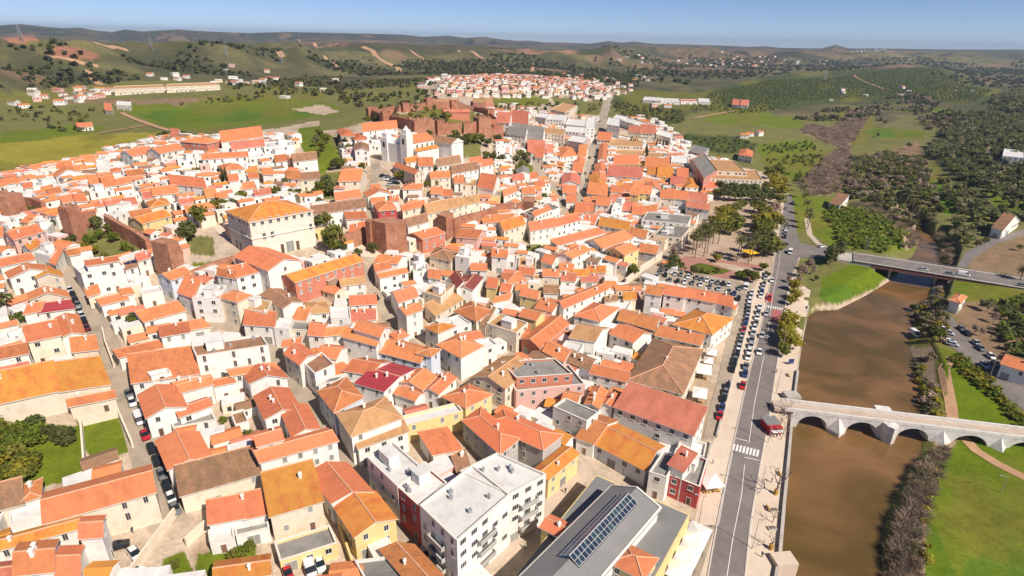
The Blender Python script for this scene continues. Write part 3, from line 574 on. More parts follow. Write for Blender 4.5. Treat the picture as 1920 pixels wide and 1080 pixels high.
# ------------------------------------------------------------------ houses
# eave corner 1, 2, 3 in the photo (1-2 and 2-3 are neighbouring eaves), eave height, roof form, roof colour, wall colour
# u/v: pitched with the ridge along 1-2 / 2-3, h: hipped, f: flat with parapet, s: single slope down to 1-2
HS = """
-30 763 107 733 104 694 7 s a c N
107 735 205 720 190 685 7 s a c N
130 762 216 745 211 730 4.5 u o c
83 980 290 922 281 872 9 u n c
150 1008 190 1005 195 967 10 u n w
-20 1035 145 990 150 968 8 u a w
27 1077 100 1070 107 1012 9 u n w
105 1085 147 1083 156 1023 8 u n w
-30 1092 20 1086 28 1052 7 u r w
0 955 42 944 42 908 5 s b c
40 942 74 930 76 898 5 h o w
18 985 83 962 80 938 6 f w w
275 783 349 762 330 722 7 v n w
337 781 396 760 385 745 6 u n w
338 736 398 720 388 705 7 u n w
316 880 398 861 371 810 6 v n w
325 802 405 787 395 768 4 f k w
339 929 493 886 480 848 6 s b c
441 797 466 790 456 767 4 f b w
488 866 632 826 612 803 10 u n w
483 836 530 823 522 800 12 u n w
497 785 563 768 540 728 8 v n w
548 818 598 803 575 758 9 v n w
507 967 604 939 586 880 8 s a c
392 982 458 970 455 937 6 s n w
458 972 500 963 488 929 6 s n w
393 1017 440 1008 436 985 4 f w w
442 1005 505 990 500 968 4 f k w
525 1052 632 1018 618 985 4 f k y
402 1090 505 1075 505 1040 6 u a y
665 1005 742 972 703 922 8 v a y
622 942 697 921 650 868 7 v n w
770 1095 835 1085 776 1022 7 v o w
690 1095 770 1085 742 1042 6 f k w
688 857 745 912 793 878 12 f w w
745 912 787 950 838 905 13 f w r
868 788 938 850 972 822 9 h x k
907 793 1018 842 1053 815 9 h x k
1028 898 1084 851 1056 837 7 u a y
659 817 752 783 722 745 10 h t w
672 840 765 808 752 788 7 s t w
627 772 680 744 648 708 9 h o l
667 718 720 733 776 692 8 u c w
740 737 778 750 795 736 6 u o w
747 717 792 730 817 705 7 v o w
792 730 822 738 855 708 7 v o w
830 743 873 764 922 739 8 h n y
762 797 868 770 855 755 7 f w y
812 852 865 842 838 812 5 s o w
858 885 880 872 870 850 5 s b c
968 733 1097 720 1066 683 8.5 F k p
968 708 1074 701 1040 672 12 F k s
887 706 947 728 1000 688 9 v t c
1037 762 1100 790 1122 773 10 f k w
1053 752 1080 757 1090 738 8 u o w
1097 757 1123 765 1138 732 8 v o w
1125 757 1148 762 1163 742 8 v o w
1081 820 1113 831 1158 788 6 u o w
1113 831 1210 881 1245 836 6 u a l
1152 762 1300 815 1322 778 10 s r w
1250 888 1312 913 1327 862 8 f k r
1254 870 1281 884 1303 860 11 s r w
1217 885 1250 895 1275 855 9 f k w
1270 842 1320 857 1325 832 6 f w w
72 587 138 578 132 566 5 s c w
45 589 75 583 84 572 5 s n w
115 632 158 625 145 590 7 v n w
52 641 113 628 106 598 9 u n c
137 660 183 655 180 638 6 s o c
-30 678 52 662 50 641 9 u o w
-30 702 54 688 52 680 6 s r w
-10 647 48 632 46 614 4 f w w
-10 598 14 590 9 563 5 f w w
270 603 347 582 321 566 5 u o w
190 572 240 560 228 550 5 u n w
223 670 305 651 290 638 5 u o w
302 631 355 622 352 610 8 s o w
353 619 393 612 367 599 4 u n w
248 718 373 700 363 665 7 s o w
283 706 321 698 313 690 9 f w w
368 668 503 647 489 627 12 f b w
468 718 538 708 522 688 8 v o w
433 704 520 690 512 679 8 u n w
330 727 398 712 390 702 7 u n w
400 724 440 716 432 705 6 u n w
538 617 579 620 587 603 7 f k c
578 627 607 630 615 606 8 u n w
607 630 648 626 657 610 8 u o w
643 631 705 648 713 637 10 s o w
664 617 712 631 728 613 13 u n w
690 654 788 680 806 652 8 u o l
783 662 808 668 825 655 11 h o l
745 637 766 628 752 617 8 h n w
645 694 695 702 731 678 8 u o w
530 650 562 645 565 632 8 u n w
562 683 592 664 563 645 9 v n w
592 667 630 672 650 650 8 u n w
567 677 590 701 627 683 9 f b w
597 721 632 714 650 700 7 f k w
457 608 514 612 518 594 7 s n w
513 615 540 617 550 598 8 f w w
575 588 618 585 610 565 4 h t w
620 597 658 597 655 575 6 f w w
657 572 706 569 703 551 6 u n w
660 603 704 598 703 584 4 s r w
550 598 572 600 582 585 6 s o w
410 556 444 566 471 553 10 h n c
450 577 500 587 510 565 7 f t c
333 548 363 558 380 535 8 s n w
360 560 412 560 425 535 9 f w w
295 516 320 525 358 512 8 v n l
443 520 502 505 488 495 9 s n w
407 516 440 522 445 508 9 u o w
502 507 564 488 500 464 9 v n w
525 517 553 529 681 489 8 v a s
592 520 615 527 640 515 5 f b b
490 552 530 578 567 566 6 u b w
640 536 685 530 680 518 6 u t w
747 567 784 555 768 537 8 u n w
762 591 792 580 774 568 11 u n w
702 492 745 494 763 480 8 u o w
705 509 733 502 727 490 7 u o w
712 521 765 510 755 503 7 u o w
768 500 797 490 795 476 6 f k w
775 512 803 505 800 492 6 f w w
805 480 845 489 858 472 6 h b c
853 480 880 485 897 470 11 f w w
855 540 886 543 905 520 8 v d w
843 520 857 540 880 528 8 u d w
792 547 826 558 853 535 8 f t c
817 592 868 561 848 550 5 s t c
803 520 825 523 827 507 8 u n w
852 583 893 602 924 582 8 h o c
895 603 910 610 928 588 7 s b c
797 613 821 624 853 611 9 h a w
822 626 884 606 860 590 8 f w w
820 646 864 670 905 648 10 h n w
868 640 905 632 892 619 9 u n w
905 655 932 645 918 632 8 f w w
912 606 968 625 990 605 9 f t c
945 623 990 632 994 617 6 s o c
973 592 1005 600 1022 586 9 u n y
978 635 1012 652 1067 607 7 v n s
1068 632 1115 640 1140 615 9 u t w
1050 655 1085 662 1095 645 7 f w w
1077 591 1125 602 1160 577 7 h n w
1158 599 1227 619 1238 598 6 u o k
1143 625 1187 642 1222 625 7 u n w
1228 628 1313 647 1320 635 6 s n c
1262 608 1335 627 1374 597 8 h a w
1210 549 1240 554 1247 538 11 u o w
1245 551 1283 557 1290 540 12 u n w
1284 556 1340 567 1345 549 12 u n w
1340 567 1374 576 1368 554 12 u n w
1170 562 1193 560 1190 545 6 u a c
1135 566 1158 563 1155 552 6 u b c
1150 579 1175 582 1185 564 5 f w w
1057 578 1098 560 1083 548 9 u n w
1098 560 1140 542 1124 532 9 u n w
1003 577 1035 584 1052 570 7 u n w
950 531 987 527 975 510 7 h n w
912 537 930 540 938 522 7 u n y
938 545 955 548 962 533 7 u n w
975 553 1007 560 1014 546 8 u n y
1008 573 1040 578 1052 563 7 u n w
925 568 955 561 962 549 6 u n w
967 543 987 545 990 533 6 u n w
1020 549 1046 550 1046 534 5 u b w
972 513 1000 516 1003 503 5 u n c
1000 523 1048 524 1046 515 6 f t c
1018 517 1047 519 1047 506 7 u n w
1048 507 1073 509 1077 495 5 u n w
1073 518 1103 517 1103 504 5 u a w
1102 511 1135 511 1133 498 6 u a p
1052 526 1078 527 1080 518 4 s r w
1090 528 1120 528 1120 520 4 s r w
1043 478 1073 484 1108 468 9 v n w
1015 490 1035 496 1048 482 6 u n w
972 498 1005 501 1005 483 5 f t c
950 490 970 492 968 478 7 f w w
922 480 950 483 952 469 9 u o w
883 506 912 507 912 494 8 u n w
1045 460 1135 436 1122 431 7 s n w
995 433 1045 424 1035 410 9 u n w
1045 424 1090 412 1070 402 9 u n w
1033 429 1062 422 1055 416 7 s n w
1098 452 1130 466 1187 446 8 v n w
1135 468 1171 478 1198 467 9 v n y
1197 471 1230 476 1236 462 6 u n k
1122 422 1178 432 1184 418 6 u a w
1093 417 1115 419 1125 405 5 u n w
1177 440 1210 447 1217 434 6 u o w
1203 412 1290 420 1297 404 9 f k w
1225 440 1278 446 1295 425 8 f k c
1213 446 1247 452 1265 437 6 f t c
1287 387 1330 394 1330 384 10 u r w
7 439 26 449 80 434 7 v n p
60 427 85 432 100 417 6 f w w
40 462 57 469 79 458 6 v a w
65 473 92 479 117 464 6 f w w
92 491 104 497 122 478 5 s n w
130 479 150 476 140 468 7 u o w
152 513 233 497 215 483 10 f w w
163 498 222 489 217 481 13 u o w
235 506 258 499 248 489 8 u b w
258 490 282 482 278 470 7 u r w
18 521 101 508 92 498 7 v n w
68 521 118 518 112 507 7 v a c
55 562 130 557 124 545 5 v n c
0 500 65 486 50 477 6 u n w
-15 448 5 443 10 428 6 u o w
165 556 187 549 183 540 5 s o c
230 553 250 550 240 540 6 u o w
265 552 305 545 300 535 6 f w w
-10 350 32 342 33 334 5 u n w
32 344 46 342 46 336 5 u n w
45 353 60 351 60 344 5 u n w
62 353 107 345 105 337 6 f w w
77 362 95 357 100 349 5 u o w
92 365 115 360 110 353 5 u o w
108 319 122 317 120 310 6 u n w
122 317 137 313 133 305 6 u n w
140 319 162 317 160 311 6 u n w
105 332 150 322 145 315 6 v n w
158 305 180 303 178 296 6 u n w
180 310 207 310 205 297 8 f w w
225 288 248 293 292 284 8 v n w
168 345 190 347 187 335 7 u n w
196 351 219 347 208 334 7 u n w
222 347 248 341 240 334 6 u n w
240 331 272 327 265 320 6 u o w
210 323 228 321 225 315 6 h n w
168 362 215 356 212 348 7 f w w
118 381 140 376 135 367 6 u n w
143 378 163 377 155 367 6 u n w
180 388 197 385 195 378 5 u n w
200 385 225 380 222 374 5 u r w
237 384 257 382 250 373 5 u r w
287 366 330 360 325 350 6 u o w
270 373 290 370 288 361 6 u r w
282 389 318 382 310 372 6 h a c
242 412 267 419 321 404 7 v a y
247 408 285 402 280 393 7 u o y
213 406 258 388 240 382 6 f w w
275 283 300 288 345 279 8 v n w
338 265 388 269 418 263 9 h n s
415 267 493 256 488 245 8 u n w
435 281 496 273 493 265 8 u r w
495 277 552 272 548 262 8 f w w
380 299 465 293 463 287 7 u o w
467 297 555 286 550 279 6 f w w
333 303 365 299 362 290 7 f w w
420 319 458 316 447 308 6 h o w
430 340 447 338 445 329 6 u n w
467 334 485 333 483 326 6 u n w
320 345 387 352 380 339 7 u n w
290 366 335 361 328 351 6 u n w
338 383 363 379 358 372 6 u r w
350 398 395 391 390 382 6 u o w
388 371 408 369 400 357 6 u o w
408 373 427 369 420 361 6 u o w
457 355 478 352 475 343 6 u n w
478 367 508 362 505 354 6 u r w
493 327 512 327 508 319 6 u o w
517 304 538 301 535 293 6 u o w
550 303 595 298 590 289 7 u b w
537 334 562 336 565 325 6 u o w
563 338 600 335 597 325 6 u b c
680 247 745 240 742 232 7 u n w
640 255 665 255 655 243 7 h o c
665 263 688 261 683 251 7 h o w
665 282 692 282 690 270 9 v b w
635 340 675 339 687 323 8 u n c
625 353 645 353 643 344 5 h r w
630 376 677 369 672 358 6 u n w
585 403 686 388 680 375 7 u b w
650 411 688 409 680 398 6 u o w
655 437 688 428 690 415 6 u o w
710 395 744 392 733 378 7 h n r
755 396 797 386 792 377 7 u n c
802 401 868 386 855 372 9 u t c
868 385 900 378 893 367 8 u t c
737 311 778 327 793 322 7 u o c
762 306 785 301 780 295 6 u a w
785 311 812 311 810 300 6 u o w
822 312 865 304 858 295 7 u b w
848 326 897 317 890 307 7 u b w
880 308 903 305 905 297 8 u n w
900 312 925 308 920 300 8 u n w
755 355 790 354 792 345 6 h n w
697 357 713 355 710 347 6 u n w
808 335 845 332 840 323 5 u o c
852 343 870 343 868 332 5 u n w
808 363 828 364 830 354 5 u n w
825 367 847 368 848 358 5 u n w
690 369 735 363 725 356 6 v n w
697 381 722 379 720 371 5 u n w
732 377 747 376 745 368 5 u n w
863 348 893 348 893 335 6 f t c
895 350 925 355 938 335 6 u n w
920 367 938 367 940 357 7 f k y
945 368 970 358 965 349 8 u n w
980 363 1003 363 1000 354 6 u o w
1002 407 1050 389 1025 380 9 f k w
992 399 1003 406 1034 392 9.6 v n w
907 418 960 415 945 403 6 u o w
945 433 985 420 970 406 8 u a c
855 444 895 447 912 433 7 u o p
760 440 792 448 834 437 7 v n s
765 425 803 415 795 402 9 u b w
970 327 993 325 990 314 7 v k w
962 339 983 337 980 328 6 u r w
988 335 1008 333 1006 325 6 u n w
990 287 1022 288 1018 272 5 u r w
1003 294 1018 296 1018 283 5 u n w
1025 286 1037 286 1036 276 5 u r w
1050 295 1082 291 1072 276 6 h o w
1083 293 1098 293 1103 279 6 u o w
1075 308 1095 309 1098 295 6 h n w
1073 321 1092 324 1095 311 6 u n w
1053 344 1087 346 1087 330 5 v r w
1003 351 1022 349 1015 341 5 u n w
1055 361 1080 363 1080 351 5 u n w
1062 379 1080 379 1080 367 5 u n w
1078 397 1098 398 1100 383 5 u n w
1100 395 1113 398 1114 387 5 u n w
1121 300 1137 300 1139 271 5 v n w
1150 308 1196 309 1196 297 6 u n y
1209 313 1254 316 1254 303 6 u n y
1152 293 1208 295 1208 281 4 f t c
1213 297 1245 298 1245 286 4 f t c
1117 323 1138 323 1135 308 6 v n w
1112 338 1138 339 1135 322 6 v n w
1110 348 1138 349 1130 329 6 v a w
1139 329 1203 333 1204 319 7 u r p
1213 326 1232 328 1235 318 6 u a c
1232 331 1260 333 1260 319 6 u a c
1258 303 1290 306 1290 294 8 f w w
1270 331 1290 332 1288 320 6 u n w
1285 351 1310 351 1303 334 7 h a c
1257 344 1285 347 1285 336 6 u r w
1101 362 1138 368 1140 351 6 u n c
1145 359 1167 362 1168 352 6 u n w
1168 357 1185 358 1188 347 6 u o w
1187 355 1207 355 1205 343 6 u n c
1181 364 1197 366 1198 355 10 u n y
1197 362 1220 364 1222 352 10 u n y
1219 369 1238 371 1240 359 10 f w w
1238 371 1262 373 1262 360 10 u n c
1263 372 1288 375 1290 362 10 u n w
1290 373 1325 379 1325 367 8 u r w
1215 353 1240 355 1235 344 6 v n w
1117 383 1142 386 1147 373 8 u n w
1143 378 1163 379 1165 367 7 u r w
1147 391 1165 386 1172 372 10 f w w
1160 393 1183 395 1187 382 6 u r p
1185 401 1204 403 1204 390 6 u n w
1205 399 1232 395 1228 385 6 u o w
1177 712 1280 738 1317 655 8 h b c
1018 658 1057 678 1073 658 7 u n w
1060 675 1105 694 1117 674 7 u b l
1105 699 1175 715 1180 704 7 s o w
1165 691 1185 696 1187 681 6 u n w
1322 351 1345 351 1342 341 5 u n w
"""
AP = """
1143 1053 1205 1085 1231 1047 9.5 h n y
1015 988 1055 1008 1074 986 7.6 u n y
787 947 857 1014 956 927 13 F w w
955 927 1024 889 932 849 13 F w w
1318 334 1430 338 1418 318 9 f t c
1310 319 1400 323 1375 300 11 f t c
1297 298 1320 334 1345 319 11 f k s
1004 219 1023 221 1030 213 10 f w k
1026 223 1058 225 1062 216 10 f w w
1060 233 1097 237 1100 225 10 f w w
1060 246 1098 249 1098 239 10 f w w
1098 241 1115 241 1117 221 12 f w w
985 244 1015 248 1018 237 8 f t c
1015 249 1058 253 1060 242 9 f t c
950 251 985 255 990 246 7 u k w
983 258 1017 263 1022 249 7 u k w
1063 263 1093 268 1103 257 10 f w k
1138 233 1162 237 1163 223 14 f w w
1178 247 1198 249 1200 242 10 u r c
1200 249 1228 251 1228 242 10 u r c
1165 226 1188 232 1193 225 8 f w w
1190 233 1215 240 1220 233 8 f w w
1230 251 1258 259 1262 249 9 f w w
930 229 955 231 960 221 7 u r w
960 229 990 233 990 221 7 u r w
1032 205 1060 211 1083 197 8 f t c
887 192 910 193 908 185 6 f t s
908 195 927 195 925 184 6 f t s
1150 221 1170 225 1175 218 8 f w w
905 236 930 239 932 231 6 u r w
1120 262 1145 264 1148 255 6 u n w
1140 272 1205 275 1205 262 7 f t c
213 167 310 163 306 158 7 f t c
311 163 412 159 408 154 7 f t c
1205 187 1240 189 1242 183 4 f w w
1240 189 1275 190 1273 185 4 f w w
1277 190 1308 190 1306 186 4 f r w
1310 190 1332 191 1330 185 4 f w w
1372 196 1385 197 1388 193 3.5 u r w
1388 197 1402 198 1404 194 3.5 u r w
1290 283 1318 290 1330 277 6 f k k
1385 290 1410 294 1412 283 6 h n w
808 196 850 196 848 186 7 f t s
850 192 862 192 860 186 9 f t s
1880 292 1922 296 1922 282 6 f w l
1860 426 1880 432 1912 414 5 u b w
1555 380 1575 385 1590 376 4 s b w
1782 562 1800 568 1812 556 5 h n w
1878 682 1930 698 1940 680 5 u n w
217 196 245 198 246 191 4 f w w
196 206 210 208 212 202 4 u n c
145 238 160 238 158 234 3.5 u n w
162 238 174 237 172 233 3.5 u n w
320 256 335 258 340 249 5 u r w
"""
EN = {'x': 'bright red-orange', 'o': 'orange', 'n': 'bright orange', 'a': 'amber', 'b': 'brown', 't': 'tan', 'r': 'terracotta', 'c': 'crimson', 'd': 'dark red', 'w': 'pale', 'k': 'grey', 'g': 'grey'}
WN = {'w': 'white', 'c': 'cream', 'e': 'cream', 'y': 'yellow', 'p': 'pink', 'r': 'crimson', 's': 'red-walled', 'b': 'brown', 'k': 'grey', 'l': 'bluish white'}
FN = {'u': 'pitched', 'v': 'pitched', 'h': 'hipped', 'f': 'flat', 's': 'lean-to'}
HOUSES = []
HF = .8
def foot(row):
    v = row.split(); p = [float(c) for c in v[:6]]; h = float(v[6])*HF; z = 8.0
    for k in range(12):
        A, B, C = at(p[0], p[1], z+h), at(p[2], p[3], z+h), at(p[4], p[5], z+h); c = (A+C)/2
        z = z*.4+.6*T(c[0], c[1])
    A, B, C = A[:2], B[:2], C[:2]; D = A+C-B
    if (B[0]-A[0])*(C[1]-B[1])-(B[1]-A[1])*(C[0]-B[0]) < 0: ccw = False
    else: ccw = True
    return dict(nowin=len(v) > 10, extra=v[7] != 'F', P=[A, B, C, D], ccw=ccw, c=(A+C)/2, z=z, h=h, form=v[7].lower() if v[7] == 'F' else v[7], rc=v[8], wc=v[9], px=((p[0]+p[4])/2, (p[1]+p[5])/2))
def inside(q, hs, grow=0.0):
    A, B, D = hs['P'][0], hs['P'][1], hs['P'][3]; u = B-A; w = D-A; d = q-A
    det = u[0]*w[1]-u[1]*w[0]
    if abs(det) < 1e-6: return False
    s = (d[0]*w[1]-d[1]*w[0])/det; t = (u[0]*d[1]-u[1]*d[0])/det
    gu = grow/np.linalg.norm(u); gw = grow/np.linalg.norm(w)
    return -gu < s < 1+gu and -gw < t < 1+gw
for row in HS.strip().split('\n'): d_ = foot(row); d_['kind'] = 'house'; HOUSES.append(d_)
HF = 1.0
for row in AP.strip().split('\n'): d_ = foot(row); d_['kind'] = 'apartment'; HOUSES.append(d_)
# shared window meshes: frame ring with a dark pane set back in it, lying in the xz plane and facing -y
def window_mesh(name, w, h, bars, glass, frame, sill=True):
    b = MB(); t = .10; d = .07
    def bx(x0, x1, z0, z1, y0, y1, mi):
        P = [(x0, y0), (x1, y0), (x1, y1), (x0, y1)]; b.prism(P, z0, z1, mi)
    bx(-w/2, -w/2+t, 0, h, -d, .05, 0); bx(w/2-t, w/2, 0, h, -d, .05, 0); bx(-w/2+t, w/2-t, h-t, h, -d, .05, 0); bx(-w/2+t, w/2-t, 0, t, -d, .05, 0)
    b.face([(-w/2+t, -.03, t), (w/2-t, -.03, t), (w/2-t, -.03, h-t), (-w/2+t, -.03, h-t)], 1)
    for k in range(1, bars): x = -w/2+w*k/bars; bx(x-.03, x+.03, t, h-t, -d+.02, -.01, 0)
    if sill: bx(-w/2-.08, w/2+.08, -.08, 0, -d-.07, .05, 0)
    me = bpy.data.meshes.new(name); me.from_pydata(b.v, [], b.f); me.materials.append(MT[frame]); me.materials.append(MT[glass]); me.polygons.foreach_set('material_index', b.m); me.update(); return me
WM = [window_mesh('window', 1.05, 1.5, 2, 'win_glass', 'win_frame'), window_mesh('window', 1.3, 1.4, 2, 'win_glass', 'win_frame'), window_mesh('window', 1.05, 1.6, 1, 'shutter', 'win_frame'), window_mesh('window', 1.7, 1.4, 3, 'win_glass', 'win_frame'), window_mesh('window', .9, 1.9, 2, 'win_glass', 'kerb')]
DM = [window_mesh('door', 1.15, 2.3, 1, 'door_m', 'win_frame', False), window_mesh('door', 2.4, 2.6, 2, 'shutter', 'win_frame', False)]
def chim(b, x, y, z, s=.55, h=1.5):
    b.box((x, y), s, s, z-1.2, z+h, .3, 0); b.box((x, y), s+.22, s+.22, z+h, z+h+.14, .3, 0); b.box((x, y), s*.6, s*.6, z+h+.14, z+h+.4, .3, 0)
def build_house(hs, rnd):
    A, B, C, D = hs['P']; form = hs['form']; c = hs['c']; cz = [T(*q) for q in (A, B, C, D)]
    zb = min(cz)-.5; E_ = hs['z']+hs['h']; dist = math.hypot(*c)
    hs['dist'] = dist; near = dist < 240; vis = dist < 560
    P = [q-c for q in (A, B, C, D)]
    if not hs['ccw']: P = [P[1], P[0], P[3], P[2]]     # keep edge 1-2, wind anticlockwise
    L1 = np.linalg.norm(P[1]-P[0]); L2 = np.linalg.norm(P[2]-P[1]); u = (P[1]-P[0])/L1; w = (P[2]-P[1])/L2
    base = hs['z']; name = 'house' if hs['kind'] == 'house' else 'apartment_building'
    root = empty(name, (c[0], c[1], base)); hs['root'] = root
    e = E_-base; lo = zb-base-1.0
    wm = MT['wall_'+hs['wc']]; rm = MT['roof_'+hs['rc']]
    wb = MB(); rb = MB(); ov = .38 if form != 'f' else 0
    slope = .36 if hs['rc'] != 'c' else .16
    q3 = lambda p, z: (p[0], p[1], z)
    if form == 'f':
        ph = .55; inn = []
        for i in range(4):
            pu = (P[i]-P[i-1]); pu /= np.linalg.norm(pu); pw = (P[(i+1) % 4]-P[i]); pw /= np.linalg.norm(pw); inn.append(P[i]-pu*.28+pw*.28)
        for i in range(4):
            j = (i+1) % 4
            wb.face([q3(P[i], lo), q3(P[j], lo), q3(P[j], e), q3(P[i], e)]); wb.face([q3(P[i], e), q3(P[j], e), q3(inn[j], e), q3(inn[i], e)]); wb.face([q3(inn[j], e-ph), q3(inn[i], e-ph), q3(inn[i], e), q3(inn[j], e)])
        rb.face([q3(p, e-ph+.02) for p in inn], 0)
        for i in range(4): # thin slab under the roof skin
            j = (i+1) % 4; rb.face([q3(inn[i], e-ph-.2), q3(inn[j], e-ph-.2), q3(inn[j], e-ph+.02), q3(inn[i], e-ph+.02)], 0)
        # coping
        if near:
            for i in range(4):
                j = (i+1) % 4; d = P[j]-P[i]; n = np.array([d[1], -d[0]])/np.linalg.norm(d)
                wb.prism([P[i]+n*.06, P[j]+n*.06, inn[j]-n*.03, inn[i]-n*.03], e+.003, e+.1, 1)
    else:
        for i in range(4):
            j = (i+1) % 4
            if form == 's': zi = [e, e, e+slope*.6*L2, e+slope*.6*L2]
            else: zi = [e]*4
            wb.face([q3(P[i], lo), q3(P[j], lo), q3(P[j], zi[j]), q3(P[i], zi[i])])
        X = [P[0]-u*ov-w*ov, P[1]+u*ov-w*ov, P[2]+u*ov+w*ov, P[3]-u*ov+w*ov]
        t = .2
        def slab(pts, uvs, mi=0):
            rb.face(pts, mi, uvs); rb.face([(p[0], p[1], p[2]-t) for p in reversed(pts)], 1)
        def rim(a, b_):
            rb.face([(a[0], a[1], a[2]-t), (b_[0], b_[1], b_[2]-t), b_, a], 1)
        caps = []
        if form == 'v': Y = [X[1], X[2], X[3], X[0]]; W2, WL = L1, L2; run = w
        else: Y = X; W2, WL = L2, L1; run = u
        if form == 's':
            r = slope*.6*(L2+2*ov); Z0 = e-slope*.6*ov+.06
            pts = [q3(X[0], Z0), q3(X[1], Z0), q3(X[2], Z0+r), q3(X[3], Z0+r)]
            slab(pts, [(0, 0), (L1, 0), (L1, L2), (0, L2)])
            for i in range(4): rim(pts[i], pts[(i+1) % 4])
            hs['top'] = Z0+r; ridge = (pts[2], pts[3]); caps = [ridge]
        elif form in 'uv':
            rz = e+slope*(W2/2+ov)-slope*ov+.08; z0 = e-slope*ov+.08
            R1 = (Y[0]+Y[3])/2; R2 = (Y[1]+Y[2])/2
            a, b_, c_, d_ = q3(Y[0], z0), q3(Y[1], z0), q3(Y[2], z0), q3(Y[3], z0); r1 = q3(R1, rz); r2 = q3(R2, rz)
            slab([a, b_, r2, r1], [(0, 0), (WL, 0), (WL, W2/2), (0, W2/2)]); slab([c_, d_, r1, r2], [(WL+3, 9), (3, 9), (3, 9+W2/2), (WL+3, 9+W2/2)])
            for s1, s2 in ((a, b_), (b_, r2), (r2, c_), (c_, d_), (d_, r1), (r1, a)): rim(s1, s2)
            caps = [(r1, r2)]
            g = [P[0], P[3]] if form == 'u' else [P[1], P[0]]
            g2 = [P[1], P[2]] if form == 'u' else [P[2], P[3]]
            top = e+slope*W2/2
            wb.face([q3(g[0], e), q3((g[0]+g[1])/2, top), q3(g[1], e)][::-1]); wb.face([q3(g2[0], e), q3(g2[1], e), q3((g2[0]+g2[1])/2, top)])
            hs['top'] = rz; ridge = (r1, r2)
        else: # hipped
            if L1 >= L2: Y = X; W2, WL = L2, L1
            else: Y = [X[1], X[2], X[3], X[0]]; W2, WL = L1, L2
            z0 = e-slope*ov+.08; rz = e+slope*W2/2+.08; run = (Y[1]-Y[0])/np.linalg.norm(Y[1]-Y[0])
            ins = min((W2+2*ov)/2, (WL+2*ov)/2-.02); R1 = (Y[0]+Y[3])/2+run*ins; R2 = (Y[1]+Y[2])/2-run*ins
            a, b_, c_, d_ = [q3(q, z0) for q in Y]; r1 = q3(R1, rz); r2 = q3(R2, rz)
            slab([a, b_, r2, r1], [(0, 0), (WL, 0), (WL-ins, W2/2), (ins, W2/2)]); slab([c_, d_, r1, r2], [(0, 9), (WL, 9), (WL-ins, 9+W2/2), (ins, 9+W2/2)])
            slab([b_, c_, r2], [(20, 0), (20+W2, 0), (20+W2/2, W2/2)]); slab([d_, a, r1], [(30, 0), (30+W2, 0), (30+W2/2, W2/2)])
            for s1, s2 in ((a, b_), (b_, c_), (c_, d_), (d_, a)): rim(s1, s2)
            caps = [(r1, r2), (a, r1), (d_, r1), (b_, r2), (c_, r2)]; hs['top'] = rz; ridge = (r1, r2)
        if dist < 330:
            for s1, s2 in caps:
                if math.dist(s1, s2) > .6:
                    o = Vector((0, 0, .05)); rb.tube(Vector(s1)+o, Vector(s2)+o, .16, .16, 5, 2)
    hs.setdefault('top', e)
    wb.build('wall', [wm, MT['fascia']], root)
    ro = rb.build('roof', [rm, MT['fascia'], MT['cap']], root)
    # chimneys, stair rooms and rooftop things
    if form != 'f' and dist < 330 and rnd.random() < (.6 if near else .3):
        for k in range(1 if rnd.random() < .7 else 2):
            cb = MB(); s = rnd.uniform(.2, .8); m = (Vector(ridge[0]).lerp(Vector(ridge[1]), s)); off = w*rnd.uniform(-.28, .28)*L2 if form != 'v' else u*rnd.uniform(-.28, .28)*L1
            if form == 's': off = -w*rnd.uniform(.1, .4)*L2
            zt = m.z-slope*(.6 if form == 's' else 1)*np.linalg.norm(off)
            chim(cb, m.x+off[0], m.y+off[1], zt, rnd.uniform(.4, .6), rnd.uniform(.7, 1.3)); cb.build('chimney', MT['wall_w'], ro)
    if form == 'f' and dist < 420 and min(L1, L2) > 6.5:
        sb = MB(); rz_ = math.atan2(u[1], u[0]); o = (P[0]+P[2])/2+u*L1*rnd.uniform(-.2, .2)+w*L2*rnd.uniform(-.15, .15); rz_ = math.atan2(u[1], u[0])
        a_, b_ = min(4.2, L1*.35), min(3.6, L2*.35); sb.box(o, a_, b_, e-.6, e+2.1, rz_, 0); sb.box(o, a_+.3, b_+.3, e+2.1, e+2.25, rz_, 1)
        if hs['extra']: sb.build('stair_room', [MT['wall_w'], MT['roof_w']], ro)
        for k in range(rnd.randint(1, 3) if hs['extra'] else 4):
            cb = MB(); o2 = (P[0]+P[2])/2+u*L1*rnd.uniform(-.38, .38)+w*L2*rnd.uniform(-.38, .38)
            cb.box(o2, .8, .5, e-.5, e+.35, rz_+rnd.uniform(0, 1), 0); cb.tube((o2[0], o2[1], e+.3), (o2[0], o2[1], e+1.0), .1, .1, 6, 0); cb.build('roof_vent', MT['metal_grey'], ro)
    if near and form != 'f' and rnd.random() < .05 and hs['wc'] != 'y':
        sb = MB(); m = Vector(ridge[0]).lerp(Vector(ridge[1]), rnd.uniform(.3, .7)); d = (-w if form != 'v' else u); n_ = min(L1, L2)*.24
        k_ = Vector((d[0], d[1], -slope)).normalized(); r_ = Vector((-d[1], d[0], 0)); o = m+k_*n_*.9+Vector((0, 0, .25))
        if form != 's':
            for s in (-1.1, 1.1): sb.face([o+r_*(s-.95)-k_*.8, o+r_*(s-.95)+k_*.8, o+r_*(s+.95)+k_*.8, o+r_*(s+.95)-k_*.8][::(1 if k_.cross(r_).z > 0 else -1)])
            sb.build('solar_panel', MT['solar'], ro)
    return root, P, e, L1, L2, u, w, dist
